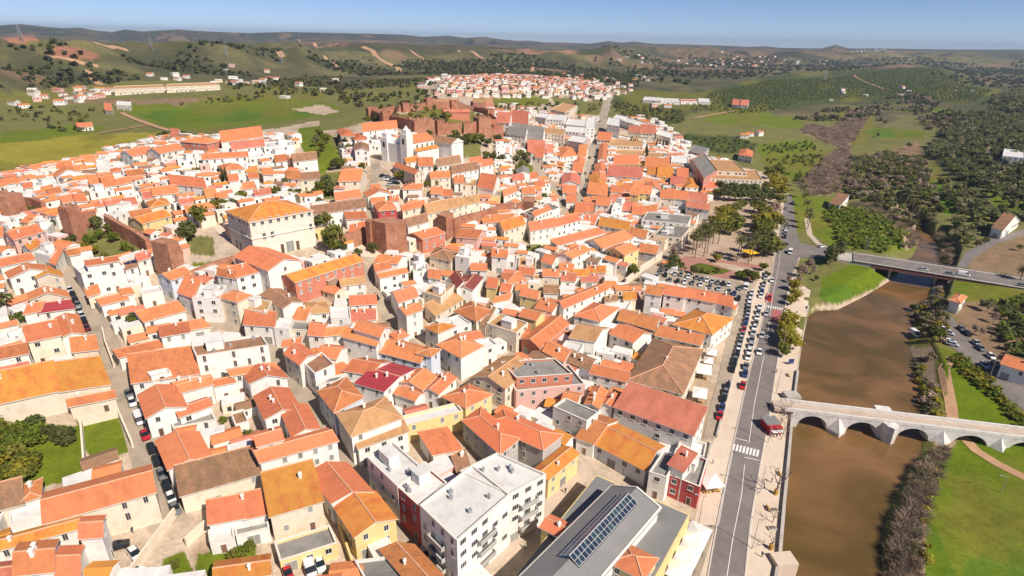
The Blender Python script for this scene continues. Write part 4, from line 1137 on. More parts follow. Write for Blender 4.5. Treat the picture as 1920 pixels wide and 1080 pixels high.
def add_windows(hs, info, rnd, others):
    root, P, e, L1, L2, u, w, dist = info; c = hs['c']; cam2 = -c; nw = 0
    if dist > (1050 if hs['kind'] == 'apartment' else 520) or hs['nowin']: return
    base = hs['z']; big = hs['kind'] == 'apartment'; st = hs.get('st', 2.9 if not big else 2.95)
    for i in range(4):
        a, b_ = P[i], P[(i+1) % 4]; d = b_-a; Ln = np.linalg.norm(d); d = d/Ln; n = np.array([d[1], -d[0]]); mid = (a+b_)/2
        if np.dot(n, cam2-mid) < 0.06*np.linalg.norm(cam2): continue
        g = T(*(c+mid+n*.5))-base
        rows = max(1, int((e-g+.4)/st)); cols = int((Ln-1.0)/(2.7 if big else 3.0))
        if cols < 1: continue
        if not big and i in (1, 3) and rnd.random() < .3: continue
        me = rnd.choice(WM[:3] if not big else [WM[0], WM[3]]); me = WM[4] if rnd.random() < .2 and not big else me; skip = .12 if big else (.05 if hs['wc'] == 'r' else .24)
        rz = math.atan2(d[1], d[0]); door = rnd.randrange(cols)
        for r in range(rows):
            top_ = e-.75-r*st; zs = top_-me.vertices[0].co.z-1.5
            zs = e-.55-1.5-r*st
            if zs < g+.5 and r < rows-1: continue
            for k in range(cols):
                x = (k+.5)*Ln/cols; q = a+d*x; wq = c+q+n*.9; zw = base+zs+.7
                blk = False
                for o in others:
                    if o is hs: continue
                    if abs(o['c'][0]-wq[0])+abs(o['c'][1]-wq[1]) < 60 and o['z']+o['h']*.9+.5 > zw and inside(wq, o, .3): blk = True; break
                if blk: continue
                ground_row = r == rows-1
                if ground_row and (k == door or (big and rnd.random() < .3)):
                    m2 = DM[1] if ((big and 'st' not in hs) or rnd.random() < .2) else DM[0]
                    o2 = bpy.data.objects.new('door', m2); zz = g
                else:
                    if rnd.random() < skip: continue
                    o2 = bpy.data.objects.new('window', me); zz = zs if zs > g+.6 else g+.9
                    if zz+1.6 > e: continue
                COL.objects.link(o2); o2.parent = root; o2.location = (q[0], q[1], zz); o2.rotation_euler = (0, 0, rz); o2.scale = (1, 1, 1) if 'st' not in hs else (1.3, 1, 1.7); nw += 1
        # balconies on the flats nearest to us
        if big and dist < 220 and Ln > 9 and rows > 2 and i in (0, 1):
            for r in range(1, rows):
                bb = MB(); zz = e-st*r-2.35+.3
                for k in range(max(1, int(Ln/9))):
                    q = a+d*(Ln*(k+.5)/max(1, int(Ln/9)))+n*.55
                    bb.box(q, 4.6, 1.1, zz-.15, zz, rz, 0); bb.box(q+n*.5, 4.6, .1, zz, zz+.95, rz, 0)
                    for s in (-2.25, 2.25): bb.box(q+d*s, .1, 1.0, zz, zz+.93, rz, 0)
                bb.build('balcony', MT['wall_k'], root)
    hs['nw'] = nw
rh = random.Random(11); infos = []
for hs in HOUSES: infos.append(build_house(hs, rh))
for hs, info in zip(HOUSES, infos): add_windows(hs, info, rh, HOUSES)
# ------------------------------------------------------------------ small buildings between them, and the far quarters
def small_mesh(items, name):
    """items: (x, y, z, sx, sy, h, rz, roof index or -1 for flat): plain low buildings seen from afar, as one mesh"""
    V = []; Q = []; MI = []
    for (x, y, z, sx, sy, h, rz, ri, wi) in items:
        ca, sa = math.cos(rz), math.sin(rz); cr = [(-sx/2, -sy/2), (sx/2, -sy/2), (sx/2, sy/2), (-sx/2, sy/2)]
        p = [(x+ca*a-sa*b_, y+sa*a+ca*b_) for a, b_ in cr]; n = len(V)
        V += [(a, b_, z-2.5) for a, b_ in p]+[(a, b_, z+h) for a, b_ in p]
        for i in range(4): Q.append((n+i, n+(i+1) % 4, n+4+(i+1) % 4, n+4+i)); MI.append(wi)
        if ri < 0: Q.append((n+4, n+5, n+6, n+7)); MI.append(8)
        else:
            o = .3; rr_ = h+sy*.17; e4 = [(x+ca*a*(1+2*o/sx)-sa*b_*(1+2*o/sy), y+sa*a*(1+2*o/sx)+ca*b_*(1+2*o/sy)) for a, b_ in cr]; m = len(V)
            V += [(a, b_, z+h-.1) for a, b_ in e4]
            r1 = ((e4[0][0]+e4[3][0])/2, (e4[0][1]+e4[3][1])/2); r2 = ((e4[1][0]+e4[2][0])/2, (e4[1][1]+e4[2][1])/2)
            V += [(*r1, z+rr_), (*r2, z+rr_)]
            Q += [(m, m+1, m+5, m+4), (m+2, m+3, m+4, m+5), (m+1, m+2, m+5, m+5), (m+3, m, m+4, m+4)]; MI += [ri, ri, wi, wi]
            Q += [(m+3, m+2, m+1, m)]; MI += [wi]
        if h > 2.6 and math.hypot(x, y) > 140:   # dark openings on the two sides turned to us
            for (i, j) in ((0, 1), (1, 2), (2, 3), (3, 0)):
                ax, ay = p[i]; bx_, by_ = p[j]; Ln = math.hypot(bx_-ax, by_-ay); dx, dy = (bx_-ax)/Ln, (by_-ay)/Ln; nx_, ny_ = dy, -dx
                if nx_*(-x)+ny_*(-y) < 0: continue
                for t in range(int(Ln/3.2)):
                    s = (t+.5)*3.2
                    for zz in ([h-2.2] if h < 5.5 else [h-2.2, h-5.0]):
                        m = len(V); V += [(ax+dx*(s+q)+nx_*.05, ay+dy*(s+q)+ny_*.05, z+zz+k) for q, k in ((-.5, 0), (.5, 0), (.5, 1.3), (-.5, 1.3))]
                        Q.append((m, m+1, m+2, m+3)); MI.append(9)
    me = bpy.data.meshes.new(name); me.from_pydata(V, [], [tuple(dict.fromkeys(q)) for q in Q])
    for m in ('roof_o', 'roof_n', 'roof_a', 'roof_b', 'roof_r', 'wall_w', 'wall_c', 'wall_p', 'roof_w', 'win_glass'): me.materials.append(MT[m])
    me.polygons.foreach_set('material_index', MI); uv = me.uv_layers.new(name='UVMap'); me.update()
    o = bpy.data.objects.new(name, me); COL.objects.link(o); return o
# ------------------------------------------------------------------ landmarks
def v2(p): return np.array(p[:2], float)
def arch_wall(b, p0, ux, n, prof, thick, mi=0, mi_in=None, step=.3):
    """wall standing on its profile: prof = list of (s, bottom, top); near face at p0, thickness away from n"""
    mi_in = mi if mi_in is None else mi_in
    for (s0, l0, t0), (s1, l1, t1) in zip(prof[:-1], prof[1:]):
        a = p0+ux*s0; c = p0+ux*s1; d = a-n*thick; e = c-n*thick
        if abs(s1-s0) > 1e-6:
            b.face([(*a, l0), (*c, l1), (*c, t1), (*a, t0)], mi); b.face([(*e, l1), (*d, l0), (*d, t0), (*e, t1)], mi)
            b.face([(*a, t0), (*c, t1), (*e, t1), (*d, t0)], mi)
            b.face([(*d, l0), (*e, l1), (*c, l1), (*a, l0)], mi_in)
        else:
            lo, hi = min(l0, l1), max(l0, l1)
            q = [(*a, lo), (*a, hi), (*d, hi), (*d, lo)]; b.face(q if l0 < l1 else q[::-1], mi_in)
    for k, fl in ((0, 1), (-1, 0)):
        s, l, t = prof[k]; a = p0+ux*s; d = a-n*thick; q = [(*a, l), (*d, l), (*d, t), (*a, t)]; b.face(q[::-1] if fl else q, mi)
def arch_profile(L, spans, bottom, top, step=.35):
    """spans: (s0, s1, springing, crown)"""
    out = []; s = 0.0
    for (a, c, sp, cr) in spans:
        out += [(s, bottom, top), (a, bottom, top)]; m = (a+c)/2; r = (c-a)/2; N_ = max(8, int((c-a)/step)); 
        for k in range(N_+1):
            x = a+(c-a)*k/N_; out.append((x, sp+(cr-sp)*math.sqrt(max(0, 1-((x-m)/r)**2)), top))
        out.append((c, bottom, top)); s = c
    out.append((L, bottom, top)); return out
# --- old arched bridge
p0 = v2(at(1489, 767, 2.1)); p1 = v2(at(1920, 819, 2.1)); ux = (p1-p0)/np.linalg.norm(p1-p0); nb = np.array([ux[1], -ux[0]])
def s_on(u, v):   # where the sight line meets the near face of the bridge
    d = rays(u, v); A_ = np.array([[d[0], -ux[0]], [d[1], -ux[1]]]); t, s = np.linalg.solve(A_, p0); return s
ar = [(s_on(1494, 796), s_on(1551, 800)), (s_on(1585, 808), s_on(1645, 814)), (s_on(1680, 820), s_on(1741, 826)), (s_on(1785, 826), s_on(1853, 835)), (s_on(1890, 838), s_on(1958, 846))]
LB = ar[-1][1]+14; TB = 1.2; wid = 5.4
bridge = empty('arched_bridge', (*p0, WATER_Z), 0, 'white old stone bridge of round arches with pyramid-topped piers across the brown river', 'bridge')
org = np.array([*p0, WATER_Z])
def rel(b):
    b.v = [(x-org[0], y-org[1], z-org[2]) for x, y, z in b.v]; return b
b = MB(); arch_wall(b, p0, ux, nb, arch_profile(LB, [(a, c, -3.4, .45) for a, c in ar], -6.5, TB), wid); rel(b).build('arch_wall', MT['bridge_w'], bridge)
b = MB(); q = [p0-ux*5-nb*.5, p0+ux*LB-nb*.5, p0+ux*LB-nb*(wid-.5), p0-ux*5-nb*(wid-.5)]; b.prism(q, .3, TB+.05); rel(b).build('roadway', MT['bridge_t'], bridge)
for off in (0, wid-.55):
    b = MB(); q = [p0-ux*2.5+nb*(.08-off), p0+ux*LB+nb*(.08-off), p0+ux*LB+nb*(-.47-off), p0-ux*2.5+nb*(-.47-off)]
    b.prism(q, TB-.1 if off == 0 else TB-.1, 2.15); rel(b).build('parapet', MT['bridge_w'], bridge)
for k in range(4):
    m = (ar[k][1]+ar[k+1][0])/2; hw = (ar[k+1][0]-ar[k][1])/2+.1
    for sgn in (1, -1):
        b = MB(); f = p0 if sgn > 0 else p0-nb*wid
        a = f+ux*(m-hw); c = f+ux*(m+hw)
        if k == 1:
            a = f+ux*(m-hw*.75); c = f+ux*(m+hw*.75)
            q = [a, a+nb*sgn*2.0+ux*.6, f+ux*m+nb*sgn*3.0, c+nb*sgn*2.0-ux*.6, c]
            if sgn < 0: q = q[::-1]
            b.prism(q, -6.5, TB+.2)
        else:
            tip = f+ux*m+nb*sgn*2.8; ap = f+ux*m; tri = [a, tip, c] if sgn > 0 else [c, tip, a]
            for i in range(2): b.face([(*tri[i], -6.5), (*tri[i+1], -6.5), (*tri[i+1], -2.9), (*tri[i], -2.9)])
            A_ = (*(ap), .9)
            b.face([(*tri[0], -2.9), (*tri[1], -2.9), A_]); b.face([(*tri[1], -2.9), (*tri[2], -2.9), A_])
        rel(b).build('cutwater', MT['bridge_w'], bridge)
b = MB(); m = (ar[1][1]+ar[2][0])/2; f = p0-nb*wid+ux*m; q = [f-ux*2.2, f+ux*2.2, f+ux*2.0-nb*2.2, f-ux*2.0-nb*2.2]; b.prism(q[::-1], -2, 2.15)
rel(b).build('refuge', MT['bridge_w'], bridge)
# --- modern road bridge
ZB = 3.3
e0, e1 = v2(at(1600, 489, ZB)), v2(at(1935, 543, ZB)); f0, f1 = v2(at(1600, 474, ZB)), v2(at(1935, 524, ZB))
rb_ = empty('road_bridge', (*e0, 0), 0, 'long flat modern road bridge with a dark red girder over the river, cars crossing', 'bridge'); org = np.array([*e0, 0.0])
b = MB(); b.prism([e0, e1, f1, f0], ZB-.5, ZB); rel(b).build('deck', MT['asphalt'], rb_)
dn = (e1-e0)/np.linalg.norm(e1-e0); nn = np.array([dn[1], -dn[0]]); Lr = np.linalg.norm(e1-e0)
b = MB(); b.prism([e0+nn*.1+dn*8, e1+nn*.1-dn*12, e1-nn*.7-dn*12, e0-nn*.7+dn*8], ZB-1.9, ZB-.5); b.prism([f0-nn*.1+dn*8+nn*.8, f1+nn*.7-dn*12, f1-nn*.1-dn*12, f0-nn*.1+dn*8], ZB-1.9, ZB-.5); rel(b).build('girder', MT['girder'], rb_)
b = MB(); b.prism([e0+nn*.35, e1+nn*.35, e1-nn*.9, e0-nn*.9], ZB+.004, ZB+.16); b.prism([f0+nn*.9, f1+nn*.9, f1-nn*.35, f0-nn*.35], ZB+.004, ZB+.16); rel(b).build('footway', MT['concrete'], rb_)
for e_, o_ in ((e0, .3), (f0, -.2)):
    b = MB(); d_ = dn if o_ > 0 else (f1-f0)/np.linalg.norm(f1-f0); LL = Lr if o_ > 0 else np.linalg.norm(f1-f0)
    for k in range(int(LL/2.5)): q = e_+d_*(k*2.5)+nn*o_; b.box(q, .08, .08, ZB+.1, ZB+1.05)
    for z in (.55, 1.0): b.tube((*(e_+nn*o_), ZB+z), (*(e_+d_*LL+nn*o_), ZB+z), .04, .04, 4)
    rel(b).build('railing', MT['metal_grey'], rb_)
for s in (.235, .50, .74):
    b = MB(); a = e0+dn*Lr*s; c = f0+(f1-f0)*s
    for k in (.2, .5, .8): q = a+(c-a)*k; b.tube((*q, -6), (*q, ZB-1.6), .55, .55, 10)
    b.prism([a-dn*.7-nn*.6, a+dn*.7-nn*.6, c+dn*.7+nn*.6, c-dn*.7+nn*.6], ZB-2.5, ZB-1.85); rel(b).build('pier', MT['concrete'], rb_)
b = MB(); mid = (e0+f0)/2; b.prism([e0-dn*7, e0+dn*10, f0+dn*10, f0-dn*7], -3, ZB-.52); b.prism([e1-dn*30, e1+dn*8, f1+dn*8, f1-dn*30], -3, ZB-.52); rel(b).build('abutment', MT['concrete'], rb_)
b = MB(); m_ = dn*4; 
for k in range(int(Lr/6)): q = (e0+f0)/2+(((e1+f1)/2-(e0+f0)/2)*(k*6+1)/Lr); b.box(q, 2.4, .14, ZB+.006, ZB+.012, math.atan2(dn[1], dn[0]))
rel(b).build('lane_marking', MT['paint'], rb_)
# --- market hall with the glazed ridge
ZM = 1.0
A, B, C = v2(at(1147, 913, ZM+10)), v2(at(1235, 953, ZM+10)), v2(at(1122, 1085, ZM+10)); C = B+(C-B)*1.6; D = A+C-B
mk = empty('market_hall', (*((A+C)/2), ZM), 0, 'grey-roofed market hall with a long blue glazed skylight along its ridge', 'market hall'); org = np.array([*((A+C)/2), ZM])
a, c, d = v2(at(1118, 893, ZM+6)), v2(at(1293, 968, ZM+6)), v2(at(1222, 1100, ZM+6)); d = c+(d-c)*1.6; f = a+d-c
q4 = [a, c, d, f]; MDIR = math.atan2(*(d-c)[::-1])
cc = sum(q4)/4; inn = [p+(cc-p)/np.linalg.norm(cc-p)*.5 for p in q4]
def ccw(P): 
    s = sum(P[i][0]*P[(i+1) % len(P)][1]-P[(i+1) % len(P)][0]*P[i][1] for i in range(len(P))); return P if s > 0 else P[::-1]
b = MB(); b.prism(ccw(q4), -1, ZM+6.5); rel(b).build('wall', MT['wall_y'], mk)
b = MB(); b.prism(ccw(inn), ZM+6.503, ZM+6.56); rel(b).build('lower_roof', MT['roof_g'], mk)
b = MB(); b.prism(ccw([A, B, C, D]), ZM+6.57, ZM+10); RA, RB = (A+B)/2, (C+D)/2; rz = ZM+12.3
Q = ccw([A, B, C, D]); b.face([(*A, ZM+10), (*B, ZM+10), (*RA, rz)]); b.face([(*C, ZM+10), (*D, ZM+10), (*RB, rz)]); rel(b).build('upper_wall', MT['wall_w'], mk)
al = (C-B)/np.linalg.norm(C-B); ac = (B-A)/np.linalg.norm(B-A); Wm = np.linalg.norm(B-A); Lm = np.linalg.norm(C-B); sl = 2.3/(Wm/2)
def onroof(s, t, dz):   # s along from the far gable, t across from the ridge (metres, + towards the river)
    p = RA+al*s+ac*t; return (p[0], p[1], rz-abs(t)*sl+dz)
b = MB()
for sg in (1, -1):
    P = [onroof(-.5, sg*(Wm/2+.5), .1), onroof(Lm+.5, sg*(Wm/2+.5), .1), onroof(Lm+.5, 0, .1), onroof(-.5, 0, .1)]
    b.face(P if sg < 0 else P[::-1]); b.face([(x, y, z-.25) for x, y, z in (P[::-1] if sg < 0 else P)], 1)
    for i in (0, 1, 3): p_, q_ = P[i], P[(i+1) % 4]; b.face([(p_[0], p_[1], p_[2]-.3), (q_[0], q_[1], q_[2]-.3), q_, p_], 1); b.face([p_, q_, (q_[0], q_[1], q_[2]-.3), (p_[0], p_[1], p_[2]-.3)], 1)
ro = rel(b).build('roof', [MT['roof_g'], MT['fascia']], mk)
b = MB()
for sg in (1, -1):
    for s0, s1 in ((-.55, -.15), ):
        P = [onroof(s0, sg*(Wm/2+.5), .1), onroof(s0, 0, .1), onroof(s1, 0, .1), onroof(s1, sg*(Wm/2+.5), .1)]; b.face([(x, y, z+.25) for x, y, z in P]); 
    P = [onroof(-.55, sg*(Wm/2+.5), .0), onroof(Lm, sg*(Wm/2+.5), .0), onroof(Lm, sg*(Wm/2+.1), .0), onroof(-.55, sg*(Wm/2+.1), .0)]; b.face([(x, y, z+.3) for x, y, z in P])
rel(b).build('roof_trim', MT['fascia'], mk)
S0, S1, TW_ = 3.2, Lm*.66, Wm*.20
for sg, mm in ((-1, 'blue_glass'), (1, 'dark_glass')):
    b = MB(); P = [onroof(S0, 0, 1.0), onroof(S1, 0, 1.0), onroof(S1, sg*TW_, .45), onroof(S0, sg*TW_, .45)]; b.face(P if sg > 0 else P[::-1])
    P2 = [onroof(S0, 0, .1), onroof(S0, sg*TW_, .1)]; b.face([P[0], P[3], P2[1], P2[0]]); b.face([P[3], P[2], onroof(S1, sg*TW_, .1), P2[1]]); b.face([P[1], P[2], onroof(S1, sg*TW_, .1), onroof(S1, 0, .1)])
    sk = rel(b).build('skylight', MT[mm], ro)
    b = MB(); n_ = int((S1-S0)/1.1)
    for k in range(n_+1):
        s = S0+(S1-S0)*k/n_; b.tube(onroof(s, 0, 1.03), onroof(s, sg*TW_, .48), .05, .05, 4)
    for t, z in ((.02, 1.04), (.5, .75), (.98, .49)): b.tube(onroof(S0, sg*TW_*t, z), onroof(S1, sg*TW_*t, z), .07 if t < .1 else .045, .07 if t < .1 else .045, 4)
    rel(b).build('glazing_bars', MT['win_frame'] if sg > 0 else MT['metal_grey'], sk)
for k in range(7):  # arched doors on the river side
    s = 4+k*4.2; n_ = np.array([(d-c)[1], -(d-c)[0]])/np.linalg.norm(d-c); q = c+(d-c)/np.linalg.norm(d-c)*s
    if np.dot(n_, cc-q) > 0: n_ = -n_
    t_ = (d-c)/np.linalg.norm(d-c); b = MB(); pts = [(-.9, 0), (.9, 0), (.9, 2.4), (.62, 2.95), (0, 3.2), (-.62, 2.95), (-.9, 2.4)]
    fr = [q+n_*.06+t_*x for x, z in pts]; P = [(*p_, ZM+z) for p_, (x, z) in zip(fr, pts)]
    b.face(P); b.face(P[::-1]); rel(b).build('door', MT['door_m'], mk)
# --- tower helper: battered red stone tower with a broken rim
def tower(row, name, label, cat, m='redstone', h_extra=0, group=None, cren=True, thing=True, parent=None, partname='tower'):
    v = [float(c_) for c_ in row.split()]; z = 10.0; h = v[6]
    for k in range(12):
        A_, B_, C_ = at(v[0], v[1], z+h), at(v[2], v[3], z+h), at(v[4], v[5], z+h); ce = (A_+C_)/2; z = z*.4+.6*T(ce[0], ce[1])
    P = ccw([A_[:2], B_[:2], C_[:2], A_[:2]+C_[:2]-B_[:2]]); ce = sum(P)/4
    b = MB(); P2 = [(p-ce)*1.06 for p in P]; P1 = [p-ce for p in P]; zb = min(T(*p) for p in P)-z-1.5
    for i in range(4):
        j = (i+1) % 4; b.face([(*P2[i], zb), (*P2[j], zb), (*P1[j], h), (*P1[i], h)])
    b.face([(*p, h) for p in P1], 1)
    if cren:
        for i in range(4):
            a_, c_ = P1[i], P1[(i+1) % 4]; L_ = np.linalg.norm(c_-a_); t_ = (c_-a_)/L_; n_ = int(L_/2.0)
            for k in range(max(1, n_)):
                q = a_+t_*(k+.5)*L_/max(1, n_); q = q*(1-.45/max(1, np.linalg.norm(q))); b.box(q, .95, .7, h-.003, h+.85, math.atan2(t_[1], t_[0]))
    HOUSES_X.append(dict(P=[P[0], P[1], P[2], P[3]], c=ce))
    if thing: root = empty(name, (*ce, z), 0, label, cat, group); b.build('masonry', [MT[m], MT['redstone2']], root); return root, z
    o = b.build(partname, [MT[m], MT['redstone2']], parent); o.location = Vector((*ce, z))-parent.location; return o, z
HOUSES_X = []
tower('690 412 722 419 760 413 13.5', 'fortress_tower', 'big square dark red fortress tower beside the coral-walled house', 'tower', cren=False, group='red stone towers of the town wall')
tower('684 414 692 416 698 411 12', 'fortress_tower', 'narrow red stone buttress leaning on the left side of the big square fortress tower', 'tower', cren=False, group='red stone towers of the town wall')
tower('107 391 126 395 149 388 12.5', 'fortress_tower', 'tall red stone tower above the green garden slope, left of the yellow house', 'tower', group='red stone towers of the town wall')
tower('-40 366 8 369 41 361 11', 'fortress_tower', 'broad red stone tower cut by the left edge of the photo', 'tower', cren=False, group='red stone towers of the town wall')
tower('282 452 313 459 334 451 13', 'fortress_tower', 'pale reddish tower above the white apartment house, near the terraced garden', 'tower', 'redstone2', cren=False, group='red stone towers of the town wall')
tower('820 402 836 407 850 399 10', 'fortress_tower', 'red tower with a dark side by the long tan-roofed building', 'tower', cren=False, group='red stone towers of the town wall')
tower('979 376 1000 379 1003 369 7', 'fortress_tower', 'small pinkish stone tower behind the white flat-roofed school', 'tower', 'redstone2', cren=False, group='red stone towers of the town wall')
WL = [([(45,400),(70,402),(90,410)], 7, 'redstone', 'red rampart wall running right from the broad tower at the left edge'),
 ([(150,432),(165,425),(185,422)], 6, 'redstone', 'red rampart stub beside the tall tower above the green garden slope'),
 ([(205,430),(235,448),(262,462),(283,478)], 6, 'redstone', 'ruined red rampart below the yellow house, above the green slope'),
 ([(335,500),(345,495)], 7, 'redstone2', 'short reddish wall on the right side of the pale reddish tower'),
 ([(640,468),(665,462),(690,452)], 6, 'redstone2', 'rough brown rampart between the tall dark tree and the big square tower'),
 ([(850,442),(880,432),(905,426),(930,416)], 8, 'redstone', 'high red rampart behind the cafe terraces, below the tan roofs'),
 ([(930,402),(960,400),(978,398)], 5.5, 'redstone', 'low red rampart below the yellow house, left of the small pinkish tower'),
 ([(345,535),(400,512),(440,500)], 4, 'redstone2', 'brown garden wall below the terraced garden of the town hall'),
 ([(1172,535),(1205,508),(1240,485)], 3.2, 'wall_c', 'long cream retaining wall along the street above the car park')]
for P, h_, m_, lab in WL: tag(wall_strip('rampart' if 'red' in m_ else 'retaining_wall', P, 1.6 if 'red' in m_ else .6, h_, MT[m_], z0=-3, step=5), lab, 'wall', 'ramparts of the old town' if 'red' in m_ else None)
# --- castle on the hill
castle = empty('castle', tuple(G(830, 235)), 0, 'large red castle with battlements and square towers on the hilltop behind the cathedral', 'castle')
ring = [(697,222),(724,234),(778,248),(803,252),(826,252),(868,251),(903,251),(930,261),(934,240),(918,222),(890,208),(850,205),(806,204),(770,209),(735,212),(697,222)]
for i in range(len(ring)-1):
    P = [G(*ring[i])[:2], G(*ring[i+1])[:2]]; P = densify(P, 6); b = MB(); hh = 6.5 if i < 7 else 5; base = np.array(castle.location)
    for a_, c_ in zip(P[:-1], P[1:]):
        t_ = (c_-a_)/np.linalg.norm(c_-a_); n_ = np.array([-t_[1], t_[0]]); z_ = T(*((a_+c_)/2)); q = [a_-n_*.9, c_-n_*.9, c_+n_*.9, a_+n_*.9]
        b.prism(ccw(q), z_-3, z_+hh)
        for k in range(3): b.box(a_+(c_-a_)*(k+.5)/3+n_*(-.6 if i < 8 else .6), 1.0, .6, z_+hh-.003, z_+hh+.9, math.atan2(t_[1], t_[0]))
    b.v = [(x-base[0], y-base[1], z-base[2]) for x, y, z in b.v]; b.build('curtain_wall', MT['redstone'], castle)
for (u, v, s_, h_) in [(698,223,7,8),(725,236,6,9),(790,250,13,8.5),(825,252,5,8),(904,252,9,11),(930,262,8,10.5),(806,204,8,8),(918,222,6,7),(850,205,5,6.5),(760,210,5,6.5)]:
    g_ = G(u, v); b = MB(); b.box((0, 0), s_*1.06, s_*1.06, -4, 1.5, .5); b.box((0, 0), s_, s_, 1.5, h_, .5)
    for k in range(4):
        for t_ in (-.36, 0, .36):
            an = .5+k*math.pi/2; q = (math.cos(an)*s_*.44-math.sin(an)*s_*t_, math.sin(an)*s_*.44+math.cos(an)*s_*t_); b.box(q, .7, 1.1, h_-.003, h_+.95, an)
    o = b.build('tower', MT['redstone2'] if s_ > 8 else MT['redstone'], castle); o.location = Vector(g_)-castle.location
g_ = G(855, 222); b = MB(); b.box((0, 0), 20, 9, -2, 5, .3); o = b.build('keep_hall', [MT['wall_s']], castle); o.location = Vector(g_)-castle.location
b = MB(); b.face([(-10.5,-5,5),(10.5,-5,5),(10.5,0,7),(-10.5,0,7)]); b.face([(10.5,5,5),(-10.5,5,5),(-10.5,0,7),(10.5,0,7)]); b.face([(-10.5,-5,5),(-10.5,0,7),(-10.5,5,5)]); b.face([(10.5,-5,5),(10.5,5,5),(10.5,0,7)]); r_ = b.build('roof', MT['roof_r'], castle); r_.location = o.location; r_.rotation_euler = (0, 0, .3)
# --- cathedral
f1_, f2_ = G(719, 301), G(760, 311); fx = (f2_-f1_)[:2]; Lf = np.linalg.norm(fx); fx /= Lf; fy = np.array([-fx[1], fx[0]])
if fy[1] < 0: fy = -fy
ct = empty('cathedral', tuple(f1_), 0, 'white cathedral with a tall bell tower and orange nave roof below the red castle', 'cathedral')
def cb(name, s0, s1, t0, t1, z0, z1, m, roof=None, rm=None, axis=0, rh_=3.0):
    q = [fx*s+fy*t for s, t in ((s0, t0), (s1, t0), (s1, t1), (s0, t1))]; b = MB(); b.prism(ccw(q), z0, z1); o = b.build(name, MT[m], ct)
    if roof:
        b = MB(); o_ = .4
        if axis == 0: E1 = [(s0-o_, t0-o_), (s1+o_, t0-o_), (s1+o_, t1+o_), (s0-o_, t1+o_)]; R = [(s0-o_, (t0+t1)/2), (s1+o_, (t0+t1)/2)]
        else: E1 = [(s1+o_, t0-o_), (s1+o_, t1+o_), (s0-o_, t1+o_), (s0-o_, t0-o_)]; R = [((s0+s1)/2, t0-o_), ((s0+s1)/2, t1+o_)]
        w3 = lambda p, z: (*(fx*p[0]+fy*p[1]), z)
        b.face([w3(E1[0], z1), w3(E1[1], z1), w3(R[1], z1+rh_), w3(R[0], z1+rh_)]); b.face([w3(E1[2], z1), w3(E1[3], z1), w3(R[0], z1+rh_), w3(R[1], z1+rh_)])
        b.face([w3(E1[1], z1), w3(E1[2], z1), w3(R[1], z1+rh_)], 1); b.face([w3(E1[3], z1), w3(E1[0], z1), w3(R[0], z1+rh_)], 1); b.face([w3(p, z1) for p in E1[::-1]], 1)
        b.build('roof', [MT[rm], MT['wall_w']], ct)
    return o
W_ = Lf
cb('nave', W_*.30, W_*.98, 3, 24, -5, 10, 'wall_w', 1, 'roof_n', 1, 3.5)
cb('aisle', W_*.98, W_*1.28, 5, 22, -5, 6.5, 'wall_w', 1, 'roof_a', 1, 1.2)
cb('front', 0, W_*.9, 0, 3, -6, 10, 'wall_w')
cb('transept', W_*.55, W_*1.75, 24, 34, -5, 9, 'wall_w', 1, 'roof_b', 0, 2.5)
cb('apse', W_*.4, W_*1.2, 34, 44, -5, 7.5, 'redstone2', 1, 'roof_b', 0, 2)
for s in (-.5, W_*.86):
    o = cb('bell_tower', s, s+4.6, -.6, 4.2, -6, 15.5 if s > 0 else 12.5, 'wall_w')
    b = MB(); z1 = 15.5 if s > 0 else 12.5; q = fx*(s+2.3)+fy*1.8; b.box(q, 3.4, 3.4, z1, z1+2.2, math.atan2(fx[1], fx[0])); b.tube((*q, z1+2.2), (*q, z1+4.2), 1.7, .2, 8)
    b.build('belfry', MT['wall_w'], o)
    for dx, dn_ in ((0, -.65), ):
        b = MB(); q = fx*(s+2.3)+fy*dn_; P = [(*(q+fx*x), z) for x, z in ((-.7, z1-5), (.7, z1-5), (.7, z1-2.6), (0, z1-1.8), (-.7, z1-2.6))]; b.face(P); b.face(P[::-1]); b.build('bell_opening', MT['win_glass'], o)
for k in range(5):
    b = MB(); s = W_*.98+.05; q = fx*s+fy*(6+k*4); P = [(*(q+fy*y+fx*.05), z-2.6) for y, z in ((-.5, 9.3), (.5, 9.3), (.5, 11.2), (0, 11.8), (-.5, 11.2))]; b.face(P); b.face(P[::-1]); b.build('window', MT['win_glass'], ct)
HOUSES_X.append(dict(P=[(f1_[:2]+fx*s+fy*t) for s, t in ((-2, -2), (W_*1.8, -2), (W_*1.8, 46), (-2, 46))], c=f1_[:2]+fx*W_*.8+fy*20))
# --- town hall
th = foot('424 396 467 416 586 394 12.5 h a e'); th['kind'] = 'town_hall'; th['st'] = 5.4
rt = random.Random(5); inf = build_house(th, rt); th['kind'] = 'apartment'; add_windows(th, inf, rt, []); th['kind'] = 'town_hall'; thr = th['root']; thr.name = 'town_hall'
tag(thr, 'large cream town hall with two rows of tall windows and an amber hipped roof', 'town hall')
P_ = inf[1]; e_ = inf[2]
for z_ in (e_-6.6, e_-.5):
    b = MB()
    for i in range(4):
        a_, c_ = P_[i], P_[(i+1) % 4]; t_ = (c_-a_)/np.linalg.norm(c_-a_); n_ = np.array([t_[1], -t_[0]]); b.prism([a_+n_*.32-t_*.3, c_+n_*.32+t_*.3, c_-n_*.05, a_-n_*.05], z_, z_+.38)
    b.build('cornice', MT['fascia'], thr)
HOUSES.append(th)
